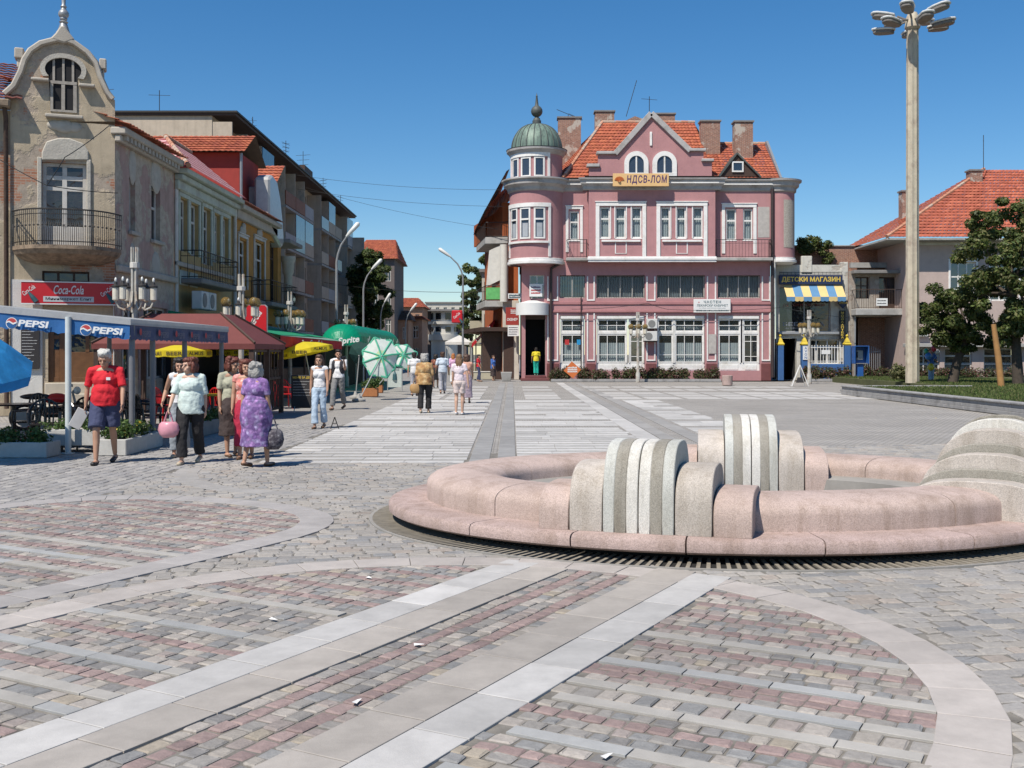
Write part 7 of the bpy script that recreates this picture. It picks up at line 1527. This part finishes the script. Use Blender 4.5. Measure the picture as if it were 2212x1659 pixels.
# ================================================================== PEOPLE
plain('skin_tan', (.46,.26,.17), .55, .08, 12, 0); plain('skin_fair', (.56,.35,.25), .55, .08, 12, 0)
plain('sandal_brown', (.12,.06,.03), .6); plain('shoe_black', (.015,.014,.014), .5); plain('shoe_beige', (.5,.42,.3), .6); plain('eye_dark', (.02,.015,.012), .3)
def hairmat(n, c): plain(n, c, .6, .35, 40, .004, 60)
hairmat('hair_white', (.55,.54,.50)); hairmat('hair_grey', (.34,.33,.31)); hairmat('hair_brown', (.075,.035,.02)); hairmat('hair_auburn', (.13,.035,.02)); hairmat('hair_black', (.018,.013,.011)); hairmat('hair_light', (.19,.11,.055)); hairmat('hair_orange', (.42,.15,.04))
for n, c in (('cl_red',(.60,.012,.025)),('cl_navy',(.045,.055,.12)),('cl_white',(.72,.72,.73)),('cl_mint',(.58,.68,.64)),('cl_black',(.014,.013,.015)),('cl_khaki',(.40,.40,.30)),('cl_brown',(.055,.038,.036)),('cl_jeans_grey',(.28,.31,.34)),('cl_jeans_pale',(.42,.53,.65)),('cl_vest',(.025,.026,.035)),('cl_grey',(.20,.20,.20)),('cl_grey_light',(.40,.40,.44)),('cl_skyblue',(.55,.62,.70)),('cl_pinkwhite',(.74,.64,.68)),('cl_shorts',(.70,.58,.54)),('cl_mauve',(.36,.28,.33)),('cl_peach',(.62,.34,.25)),('cl_yellow',(.75,.60,.03)),('cl_green',(.01,.40,.30)),('cl_pink',(.70,.42,.60)),('cl_crimson',(.45,.02,.06)),('cl_blue',(.05,.14,.42))):
    plain(n, c, .85, .10, 5, .012, 9)
def printed(name, base, spots, scale=22):
    def f():
        q = NT(name); v = q.co('Object'); vo = q.n('ShaderNodeTexVoronoi'); vo.inputs['Scale'].default_value = scale; q.l(v, vo.inputs[0]); g = q.n('ShaderNodeRGBToBW'); q.l(vo.outputs['Color'], g.inputs[0])
        col = q.ramp(g.outputs[0], [(0, base)] + [((i+1)/(len(spots)+1), s) for i, s in enumerate(spots)]); q.t.nodes[-1].color_ramp.interpolation = 'LINEAR'
        pet = q.ramp(vo.outputs['Distance'], [(.22, (1,1,1)), (.42, (0,0,0))]); q.base(q.mix(pet, q.mix(.55, col, base), col)); q.set(Roughness=.85); q.bump(q.noise(v, 9, 3), .012); return q.m
    _DEF[name] = f
printed('print_purple', (.10,.055,.17), [(.20,.10,.30), (.46,.26,.55), (.13,.07,.22), (.40,.33,.55)], 17); printed('print_gold', (.34,.19,.07), [(.50,.33,.14), (.25,.12,.05), (.58,.42,.22)], 11); printed('print_rose', (.50,.16,.13), [(.62,.36,.3), (.52,.10,.09), (.66,.5,.45)], 22); printed('print_brown', (.12,.04,.03), [(.35,.12,.06), (.08,.03,.03)], 14)
_later = []
tx1 = bpy.data.textures.new('folds', 'CLOUDS'); tx1.noise_scale = .09; tx1.noise_depth = 2
tx2 = bpy.data.textures.new('locks', 'CLOUDS'); tx2.noise_scale = .022; tx2.noise_depth = 1
def soft(mb, name, mat, parent, voxel=.012, smooth=3):
    o = mb.obj(name, mat, parent, smooth=180); r_ = o.modifiers.new('r', 'REMESH'); r_.mode = 'VOXEL'; r_.voxel_size = voxel; r_.use_smooth_shade = True
    s = o.modifiers.new('s', 'SMOOTH'); s.iterations = smooth; s.factor = .5; _later.append(o)
    if name not in ('body', 'shoe'):
        d = o.modifiers.new('d', 'DISPLACE'); d.texture = tx2 if name == 'hair' else tx1; d.texture_coords = 'LOCAL'; d.strength = .022 if name == 'hair' else .026; d.mid_level = .45
    return o
def cap(m, p, q, r0, r1, seg=12, sx=1.0, sy=1.0, flat=False):
    """closed tapered capsule from p to q; sx, sy squash its section across x / y"""
    p, q = Vector(p), Vector(q); t = (q-p); L = t.length; t = t.normalized() if L > 1e-6 else Vector((0,0,1)); e = t.cross(Vector((0,1,0))) if abs(t.y) < .9 else t.cross(Vector((1,0,0))); e.normalize(); g = t.cross(e); vs = []
    pr = [(-math.cos(a)*r0, math.sin(a)*r0) for a in [.15, .6, 1.1, 1.5708]] + [(L + math.cos(a)*r1, math.sin(a)*r1) for a in ([1.5708] if flat else [1.5708, 1.1, .6, .15])]
    for z, r_ in pr:
        for k in range(seg):
            a = 2*math.pi*k/seg; w = e*math.cos(a)*r_ + g*math.sin(a)*r_; w.x *= sx; w.y *= sy; vs.append(p + t*z + w)
    n = len(pr); fs = [(i*seg+k, i*seg+(k+1) % seg, (i+1)*seg+(k+1) % seg, (i+1)*seg+k) for i in range(n-1) for k in range(seg)] + [tuple(range(seg))[::-1], tuple(range((n-1)*seg, n*seg))]
    m.add(vs, fs)
def chain(m, pts, sx=1.0, sy=1.0, flat=False):
    for i, ((p, r0), (q, r1)) in enumerate(zip(pts[:-1], pts[1:])): cap(m, p, q, r0, r1, 12, sx, sy, flat and i == len(pts)-2)
def person(label, loc, h=1.7, rz=0.0, step=.5, arms=(.3, -.3), bend=(.25, .25), out=(.10, .10), head=(0, 0), wide=1.0, belly=0.0, skin='skin_tan', hair=('short', 'hair_brown'), top=None, bottom=None, shoes='sandal_brown', fem=False, detail=True, group=None, custom=None):
    """standing / walking figure facing -y; step = how far the left foot leads (metres), arms = swing of left, right arm"""
    e = thing('person', label, 'person', loc, rz, group); k = h/1.715; W = wide
    V = lambda x, y, z: Vector((x, y, z))*k
    hipw = (.098 if fem else .088)*W; shw = (.165 if fem else .195)*(W*.5+.5)
    lift = lambda s: .0
    legs = []
    for sd, s in ((-1, step/2), (1, -step/2)):                      # left leg leads by step
        hip = V(sd*hipw, 0, .90); drop = .06*abs(step); ft = V(sd*(hipw*.85), -s, .085 + (.055*abs(step)/.5 if s < 0 else 0)); kn = hip.lerp(ft, .50) + V(0, -.035-.07*abs(step), 0); legs.append((sd, s, hip, kn, ft))
    S = {}
    for sd, sw, bd, ou in ((-1, arms[0], bend[0], out[0]), (1, arms[1], bend[1], out[1])):
        sh = V(sd*shw, .01, 1.385); a = sw; el = sh + Vector((sd*math.sin(ou)*.28, -math.sin(a)*.28, -math.cos(a)*math.cos(ou)*.28))*k
        a2 = a + bd; wr = el + Vector((sd*math.sin(ou*.3)*.245, -math.sin(a2)*.245, -math.cos(a2)*.245))*k; dr = (wr-el).normalized(); S[sd] = (sh, el, wr, dr)
    hc = V(head[0]*.03, -.025 - .085*head[1], 1.572 - .035*head[1])
    m = MB()                                                        # the body
    for p, r_ in ((V(0, .005, .93), (.155*W, .115*W, .12)), (V(0, 0, 1.08), (.135*W, .10*W + belly*.5, .14)), (V(0, .005, 1.26), (.155*W, .11*W, .15)), (V(0, .01, 1.38), (.16*W, .09, .08))): m.ball(p, tuple(x*k for x in r_), 16, 10)
    cap(m, V(0, .015, 1.40), hc - V(0, -.01, .06), .055*k, .05*k); cap(m, V(-shw*.85, .01, 1.385), V(shw*.85, .01, 1.385), .05*k, .05*k); cap(m, V(0, .015, 1.42), V(-shw*.75, .012, 1.395), .06*k, .045*k); cap(m, V(0, .015, 1.42), V(shw*.75, .012, 1.395), .06*k, .045*k)
    for sd, s, hip, kn, ft in legs:
        chain(m, [(hip, .088*k*W), (hip.lerp(kn, .5), .075*k*W), (kn, .052*k), (kn.lerp(ft, .3) + V(0, .012, 0), .053*k), (ft, .034*k)])
        toe = -.15 if s >= 0 else -.13; tz_ = .028 if s >= 0 else .03
        cap(m, ft - V(0, -.035, .05), Vector((ft.x, ft.y, 0)) + V(0, toe, tz_), .034*k, .03*k, 12, 1.15)
    for sd in (-1, 1):
        sh, el, wr, dr = S[sd]; chain(m, [(sh, .05*k), (sh.lerp(el, .5), .045*k), (el, .036*k), (el.lerp(wr, .35), .036*k), (wr, .025*k)])
        if detail:                                                  # palm, four fingers and a thumb, slightly curled
            f = Vector((0, -1, 0)); f = (f - dr*f.dot(dr)).normalized(); pc = wr + dr*.05*k; cap(m, wr + dr*.012*k, wr + dr*.075*k, .026*k, .034*k, 12, .62, 1.0)
            for i, ln in enumerate((.062, .074, .070, .055)):
                b0 = wr + dr*.082*k + f*(.027 - .018*i)*k; b1 = b0 + dr*ln*.5*k + Vector((-sd*.008, 0, 0))*k; b2 = b1 + (dr*.8 + Vector((-sd*.6, 0, 0))).normalized()*ln*.5*k; chain(m, [(b0, .0095*k), (b1, .0088*k), (b2, .0075*k)])
            t0 = wr + dr*.03*k + f*.026*k; t1 = t0 + (dr*.6 + f*.8).normalized()*.035*k; chain(m, [(t0, .012*k), (t1, .0105*k), (t1 + (dr + f*.1)*.03*k, .009*k)])
        else: cap(m, wr + dr*.02*k, wr + dr*.13*k, .028*k, .02*k, 10, .7, 1.0)
    M = Matrix.Translation(hc) @ Matrix.Rotation(head[0], 4, 'Z') @ Matrix.Rotation(head[1], 4, 'X'); hm = MB()
    hm.ball((0, .012, .022), (.074, .092, .098), 16, 12); hm.ball((0, -.03, -.055), (.055, .058, .055), 14, 10); hm.ball((0, -.045, -.085), (.032, .035, .026), 10, 8); cap(hm, (0, -.075, .018), (0, -.104, -.022), .010, .015, 8); cap(hm, (-.022, -.079, -.062), (.022, -.079, -.062), .011, .011, 8); cap(hm, (-.03, -.074, .03), (.03, -.074, .03), .014, .014, 8)
    for s in (-1, 1): hm.ball((s*.076, .012, -.008), (.012, .022, .032), 8, 6); hm.ball((s*.038, -.05, -.03), (.024, .026, .024), 8, 6)
    m.add([M @ (Vector(v)*k*1.1) for v in hm.v], hm.f); B = soft(m, 'body', skin, e, .0085*k if detail else .014, 2)
    hp = lambda v: M @ (Vector(v)*k*1.1)
    if detail:
        for s in (-1, 1): q = MB(); q.ball(hp((s*.031, -.082, .003)), .0095*k, 8, 6); q.obj('eye', 'eye_dark', e)
    st, hmat = hair; q = MB(); bl = lambda c, r_: q.ball(hp(c), tuple(x*k*1.1 for x in r_), 14, 10)
    bl((0, .03, .05), (.086, .092, .088)); bl((0, -.02, .088), (.07, .07, .045))
    rr = random.Random(hash(label) % 999)
    if st == 'short':
        bl((0, .065, -.01), (.075, .05, .08))
        for i in range(14): a = rr.uniform(0, 6.28); bl((.06*math.cos(a), .03+.06*math.sin(a), .09+rr.uniform(-.02, .025)), (.03, .03, .022))
    if st in ('bob', 'perm'):
        for s in (-1, 1): bl((s*.072, .03, -.02), (.035, .062, .09))
        bl((0, .075, -.02), (.085, .05, .10))
        for i in range(16): a = rr.uniform(0, 6.28); bl((.075*math.cos(a), .035+.07*math.sin(a), .06+rr.uniform(-.04, .06)), (.036, .036, .032))
    if st == 'long':
        for s in (-1, 1): bl((s*.068, .04, -.05), (.032, .06, .12))
        bl((0, .085, -.10), (.085, .042, .17)); bl((.01, .095, -.24), (.065, .03, .10))
    soft(q, 'hair', hmat, e, .012, 2)
    def legcloth(mat, to=1.0, r0=.098, r1=.075, name='trousers', hemr=None):
        q = MB(); q.ball(V(0, .008, .92), tuple(x*k for x in (.172*W, .13*W, .12))); q.ball(V(0, .0, 1.0), tuple(x*k for x in (.155*W, .12*W + belly*.3, .06)))
        for sd, s, hip, kn, ft in legs:
            mid = hip.lerp(kn, .5); bot = ft + V(0, .01, .0); pts = [(hip - V(0, 0, .01), r0*k*W), (mid, r0*.92*k*W)]
            if to > .5: pts += [(kn, (r1)*k), (kn.lerp(bot, (to-.5)*2*.98) , (hemr or r1)*k)]
            else: pts += [(hip.lerp(kn, to*2), r0*.95*k*W)]
            chain(q, pts, flat=True)
        return soft(q, name, mat, e, .011, 1)
    def skirt(mat, z0, r_top=.15, r_bot=.2, ztop=1.02, name='skirt', bias=0.0):
        q = MB(); n = 20; prof = []
        for i in range(9):
            t = i/8; z = ztop + (z0-ztop)*t; r_ = (r_top + (r_bot-r_top)*t + .03*math.sin(math.pi*min(1, t*1.6)))*W; prof.append((r_, z))
        vs = []
        for i, (r_, z) in enumerate(prof):
            for j in range(n): a = 2*math.pi*j/n; f = 1 + .06*math.sin(a*5+1)*(i/8); vs.append(V(r_*f*math.cos(a), r_*.95*f*math.sin(a) + bias*(i/8) - belly*.4*math.exp(-((z-1.05)/.12)**2)*max(0, -math.sin(a)), z))
        q.add(vs, [(i*n+j, i*n+(j+1) % n, (i+1)*n+(j+1) % n, (i+1)*n+j) for i in range(8) for j in range(n)] + [tuple(range(n))[::-1], tuple(range(8*n, 9*n))]); return soft(q, name, mat, e, .012, 2)
    def shirt(mat, hem=.90, sleeve=.6, name='shirt', loose=1.0, open_=None):
        q = MB(); L = loose
        for p, r_ in ((V(0, .006, 1.09), (.152*W*L, .118*W*L + belly, .15)), (V(0, .008, 1.25), (.170*W, .125*W*L + (.012 if fem else 0), .15)), (V(0, .012, 1.355), (.168*W, .098, .075))): q.ball(p, tuple(x*k for x in r_), 16, 10)
        if fem:
            for s in (-1, 1): q.ball(V(s*.07*W, -.075*W, 1.255), tuple(x*k for x in (.068, .06, .062)), 12, 8)
        n = 18; zs = (1.12, 1.0, hem); vs = []
        for i, z in enumerate(zs):
            r_ = (.152, .165, .172)[i]*W*L
            for j in range(n): a = 2*math.pi*j/n; vs.append(V(r_*math.cos(a), (r_*.78 + belly*.5*(i < 2))*math.sin(a)+.004, z))
        q.add(vs, [(i*n+j, i*n+(j+1) % n, (i+1)*n+(j+1) % n, (i+1)*n+j) for i in range(2) for j in range(n)] + [tuple(range(n))[::-1], tuple(range(2*n, 3*n))][0:2])
        cap(q, V(-shw*.9, .01, 1.385), V(shw*.92, .01, 1.383), .061*k, .061*k); cap(q, V(0, .02, 1.40), V(0, .016, 1.432 if not fem else 1.415), .074*k, .064*k, 12, 1, 1, True); cap(q, V(0, .018, 1.405), V(-shw*.8, .012, 1.392), .080*k, .064*k); cap(q, V(0, .018, 1.405), V(shw*.8, .012, 1.392), .080*k, .064*k)
        if sleeve > 0:
            for sd in (-1, 1):
                sh, el, wr, dr = S[sd]; s1 = min(sleeve, 1)
                chain(q, [(sh, .060*k), (sh.lerp(el, s1*.5), .058*k), (sh.lerp(el, s1), .057*k*(L*.5+.5))], flat=True)
                if sleeve > 1: chain(q, [(el, .052*k), (el.lerp(wr, sleeve-1), .045*k)], flat=True)
        return soft(q, name, mat, e, .011, 2)
    def shoe(mat):
        for sd, s, hip, kn, ft in legs:
            q = MB(); toe = -.165; b = Vector((ft.x, ft.y, 0)); l_ = ft.z - .085*k
            cap(q, b + V(0, .045, .024) + Vector((0, 0, l_)), b + V(0, toe, .022) + Vector((0, 0, max(0, l_*.2))), .032*k, .034*k, 12, 1.2, 1); soft(q, 'shoe', mat, e, .010, 1)
    if bottom: (legcloth if bottom[0] == 'legs' else skirt)(*bottom[1:])
    if top: shirt(*top)
    if shoes: shoe(shoes)
    if custom: custom(e, k, V, S, hc, hp)
    return e
def bag(label, hand, mat, size=(.2, .1, .24), name='bag', handle=True, world=None):
    e = thing(name, label, 'bag', world - Vector((0, 0, 0))); m = MB(); a, b, c = size; n = 14; vs = []
    for i, (z, f) in enumerate(((0, .7), (-.15, .92), (-.5, 1.05), (-.8, .95), (-1, .6))):
        for j in range(n): t = 2*math.pi*j/n; w = 1+.07*math.sin(t*4+i); vs.append((a*f*w*math.cos(t), b*f*w*math.sin(t), -.16 + c*z))
    m.add(vs, [(i*n+j, i*n+(j+1) % n, (i+1)*n+(j+1) % n, (i+1)*n+j) for i in range(4) for j in range(n)] + [tuple(range(n))[::-1], tuple(range(4*n, 5*n))]); m.obj('pouch', mat, e, smooth=60)
    if handle:
        for s in (-1, 1): MB().tube([(-a*.45, s*.02, -.17), (-.02, s*.012, -.01), (.02, s*.012, -.01), (a*.45, s*.02, -.17)], .008, 5).obj('handle', mat, e)
    return e
plain('bag_pink', (.66,.30,.36), .35, .12, 8); plain('bag_tan', (.42,.25,.10), .6, .1, 6); printed('bag_net', (.02,.018,.025), [(.3,.28,.3), (.05,.04,.06), (.2,.18,.2)], 30); plain('paper', (.6,.58,.56), .7)
def wpt(e, v): return e.location + Matrix.Rotation(e.rotation_euler[2], 3, 'Z') @ v
hand = {}
def keep(tag_, sd):
    def f(e, k, V, S, hc, hp): hand[tag_] = wpt(e, S[sd][2] + S[sd][3]*.085*k)
    return f
def at(x, y): return G(x, y)
# 1 man in red
def redman(e, k, V, S, hc, hp):
    keep('paper', -1)(e, k, V, S, hc, hp)
    MB().box(-.03, .03, -.003, .003, -.022, .022).obj('shirt_badge', 'cl_white', e, loc=V(.075, -.145, 1.27)); q = MB()
person('man in red T-shirt and navy shorts walking with head bowed', at(228, 1000), 1.76, .12, .42, (-.12, .2), (.18, .25), (.24, .20), (-.05, .38), 1.14, .035, 'skin_tan', ('short', 'hair_white'), ('cl_red', .86, .85, 'tee_shirt', 1.13), ('legs', 'cl_navy', .45, .112, .09, 'shorts'), 'shoe_black', False, True, None, redman)
e = tag(MB().box(-.09, .09, -.012, .012, -.30, .02).obj('folded_paper', 'paper', bevel=.005), 'folded newspaper held by the man in red', 'newspaper'); e.location = hand['paper'] + Vector((-.02, -.03, 0)); e.rotation_euler = (.2, .5, .3)
# 2 sleeveless youth behind the mint blouse
person('youth in white sleeveless top and grey jeans behind the mint blouse woman', at(389, 985), 1.62, .15, .3, (-.35, .1), (1.1, .3), (.35, .1), (.1, .1), .92, 0, 'skin_tan', ('bob', 'hair_black'), ('cl_white', .92, 0, 'sleeveless_top', 1.0), ('legs', 'cl_jeans_grey', .97, .10, .072, 'jeans'), 'shoe_beige', True)
# 3 mint blouse
person('woman in loose mint-white blouse and black trousers looking sideways', at(412, 1000), 1.63, .05, .42, (.25, -.15), (.35, .2), (.30, .14), (-.75, 0), 1.12, .02, 'skin_fair', ('perm', 'hair_auburn'), ('cl_mint', .80, 1.0, 'blouse', 1.15), ('legs', 'cl_black', .98, .105, .085, 'trousers'), 'shoe_beige', True, True, None, keep('pink', -1))
bag('pink striped carrier bag held by the mint blouse woman', None, 'bag_pink', (.15, .1, .24), 'carrier_bag', True, hand['pink'])
# 4 khaki
person('woman in khaki top and dark skirt turned to her companions', at(500, 985), 1.63, .55, .14, (.05, .1), (.15, .3), (.12, .12), (.6, .15), 1.12, .02, 'skin_tan', ('perm', 'hair_auburn'), ('cl_khaki', .88, .8, 'blouse', 1.05), ('skirt', 'cl_brown', .36, .155, .19), 'sandal_brown', True)
# 5 rose print
person('woman in rose print top and crimson skirt behind the purple dress', at(531, 990), 1.60, .1, .16, (.1, -.1), (.2, .2), (.12, .12), (.3, .1), 1.08, .02, 'skin_tan', ('perm', 'hair_auburn'), ('print_rose', .86, .25, 'blouse', 1.05), ('skirt', 'cl_crimson', .22, .15, .19), 'sandal_brown', True)
# 6 purple dress seen from behind
person('grey-haired woman in purple flowered dress seen from behind', at(553, 1008), 1.56, 2.75, .34, (.12, -.12), (.15, .1), (.10, .14), (.35, 0), 1.22, .03, 'skin_tan', ('perm', 'hair_grey'), ('print_purple', .9, .75, 'dress_top', 1.08), ('skirt', 'print_purple', .34, .175, .215, 1.1, 'dress_skirt'), 'sandal_brown', True, True, None, keep('net', -1))
bag('dark patterned net bag carried by the purple dress woman', None, 'bag_net', (.15, .10, .30), 'net_bag', True, hand['net'] + Vector((.03, -.02, 0)))
# 7 jeans woman
person('young woman in white tank top and pale jeans walking', at(690, 925), 1.66, -.05, .3, (-.15, .15), (.2, .2), (.16, .16), (0, 0), .9, 0, 'skin_tan', ('long', 'hair_brown'), ('cl_white', .95, 0, 'tank_top', .95), ('legs', 'cl_jeans_pale', .97, .102, .068, 'jeans', .085), 'sandal_brown', True)
# 8 man in vest
def cam_(e, k, V, S, hc, hp): hand['cam'] = wpt(e, S[1][2] + S[1][3]*.09*k)
person('man in dark vest over white T-shirt striding with raised arm', at(731, 884), 1.80, -.2, .55, (.0, .55), (.15, 2.1), (.14, .2), (.35, 0), 1.02, 0, 'skin_tan', ('short', 'hair_black'), ('cl_white', .9, .8, 'tee_shirt', 1.02), ('legs', 'cl_grey', .97, .098, .075), 'sandal_brown', False, True, None, lambda e, k, V, S, hc, hp: [soft((lambda q: (q.ball(V(-.115, .0, 1.2), (.085*k, .135*k, .24*k)), q.ball(V(.115, .0, 1.2), (.085*k, .135*k, .24*k)), q.ball(V(0, .05, 1.2), (.17*k, .10*k, .25*k)), q)[-1])(MB()), 'vest', 'cl_vest', e, .012, 2), cam_(e, k, V, S, hc, hp)])
e = tag(MB().box(-.07, .07, -.05, .05, -.05, .05).tube([(0, -.05, 0), (0, -.12, 0)], .035, 10).obj('camera_in_hand', 'black_plastic', bevel=.01), 'small black camera raised by the man in dark vest', 'camera'); e.location = hand['cam'] + Vector((0, -.02, .03))
# 9 gold shirt
person('woman in gold patterned shirt and black trousers walking away', at(917, 892), 1.68, 3.1, .26, (.1, -.1), (.15, .15), (.16, .14), (-.1, .1), 1.18, 0, 'skin_tan', ('perm', 'hair_grey'), ('print_gold', .82, 1.1, 'blouse', 1.15), ('legs', 'cl_black', .97, .105, .085), 'shoe_beige', True, True, None, keep('tan', 1))
bag('tan shoulder bag at the side of the gold shirt woman', None, 'bag_tan', (.15, .07, .26), 'shoulder_bag', True, hand['tan'] + Vector((-.02, -.05, .22)))
# 10-14, 16, 17 walking away down the street
person('man in plain white T-shirt walking beyond the gold shirt woman', (PX(895, 42), 42, 0), 1.72, 3.1, .3, hair=('short', 'hair_black'), top=('cl_white', .9, .7, 'tee_shirt'), bottom=('legs', 'cl_grey_light', .97), detail=False)
person('man in pale blue shirt and light grey trousers walking away', at(956, 850), 1.74, 3.2, .3, (.2, -.2), (.2, .9), (.12, .25), hair=('short', 'hair_brown'), top=('cl_skyblue', .88, .8, 'shirt', 1.08), bottom=('legs', 'cl_grey_light', .97), detail=False)
person('girl in white top and pale pink shorts with long hair', at(992, 895), 1.66, 3.0, .14, (-.05, .1), (.1, .2), (.30, .12), (.1, 0), .92, 0, 'skin_fair', ('long', 'hair_light'), ('cl_pinkwhite', .97, .55, 'tee_shirt', .95), ('legs', 'cl_shorts', .36, .102, .09, 'shorts'), 'cl_white', True)
person('woman in peach top and long mauve skirt beyond the girl in shorts', (PX(1008, 36), 36, 0), 1.64, 3.1, .3, skin='skin_tan', hair=('bob', 'hair_brown'), top=('cl_peach', .95, .2, 'top'), bottom=('skirt', 'cl_mauve', .2, .15, .22), fem=True, detail=False)
person('red-haired woman in pink top and white trousers far down the street', (PX(979, 57), 57, 0), 1.66, 3.1, .3, hair=('long', 'hair_orange'), top=('cl_pink', .95, 1.6, 'top'), bottom=('legs', 'cl_white', .97), fem=True, detail=False)
person('woman in brown print dress beyond the pale blue shirt man', (PX(941, 52), 52, 0), 1.62, 3.1, .3, hair=('bob', 'hair_black'), top=('print_brown', .95, .4, 'top'), bottom=('skirt', 'cl_black', .4, .15, .2), fem=True, detail=False)
person('person in red top bending by the cream chest', (PX(1034, 63), 63, 0), 1.6, 1.2, .2, hair=('short', 'hair_black'), top=('cl_red', .9, .7, 'tee_shirt'), bottom=('legs', 'cl_navy', .97), detail=False)
person('person in blue sitting-length coat at the market stall', (PX(1066, 66), 65, 0), 1.55, .8, .1, hair=('short', 'hair_brown'), top=('cl_blue', .8, 1.2, 'coat', 1.15), bottom=('skirt', 'cl_brown', .3), fem=True, detail=False)
# 15 worker in doorway
person('worker in yellow T-shirt and green trousers standing in the dark doorway', (PX(1158, 65), YP-.15, .323), 1.70, 3.14, .08, (.2, .1), (.6, .3), (.12, .2), hair=('short', 'hair_black'), top=('cl_yellow', .88, .7, 'tee_shirt', 1.05), bottom=('legs', 'cl_green', .97, .10, .085), shoes='cl_green', detail=False)
# 18 balloon seller
person('balloon seller in blue standing on the lawn edge', (PX(2011, 52), 52, .285), 1.62, 0, .1, (.5, .3), (.8, .8), (.15, .15), hair=('short', 'hair_brown'), top=('cl_blue', .9, .8, 'shirt'), bottom=('legs', 'cl_jeans_pale', .97), detail=False)
plain('balloon_blue', (.05,.22,.55), .25, .05); plain('balloon_yellow', (.70,.55,.05), .25, .05); plain('balloon_red', (.55,.05,.08), .25, .05); plain('balloon_green', (.03,.35,.2), .25, .05); plain('balloon_white', (.7,.7,.7), .25, .05)
for c, dx, z, r_ in (('blue', -.25, 1.25, .16), ('yellow', -.12, .72, .16), ('red', .02, 1.62, .13), ('green', -.35, 1.5, .11), ('white', .18, 1.45, .12)):
    e = thing('balloon', '%s balloon held by the seller on the lawn' % c, 'balloon', (PX(2011, 52)+dx, 51.7, .285+z), 0); MB().ball((0,0,0), (r_, r_, r_*1.2), 14, 10).obj('skin', 'balloon_'+c, e, smooth=180); MB().tube([(0, 0, -r_*1.2), (-dx*.6, .15, -r_*1.2-.25)], .006, 4).obj('string', 'cloth_white', e)
# bake the remeshed figures down to plain meshes
bpy.context.view_layer.update(); dg = bpy.context.evaluated_depsgraph_get(); done = []
for o in _later:
    me = bpy.data.meshes.new_from_object(o.evaluated_get(dg)); me.polygons.foreach_set('use_smooth', [True]*len(me.polygons)); done.append((o, me))
for o, me in done: o.modifiers.clear(); me.name = o.name; o.data = me
print('people faces', sum(len(m_.polygons) for _, m_ in done))
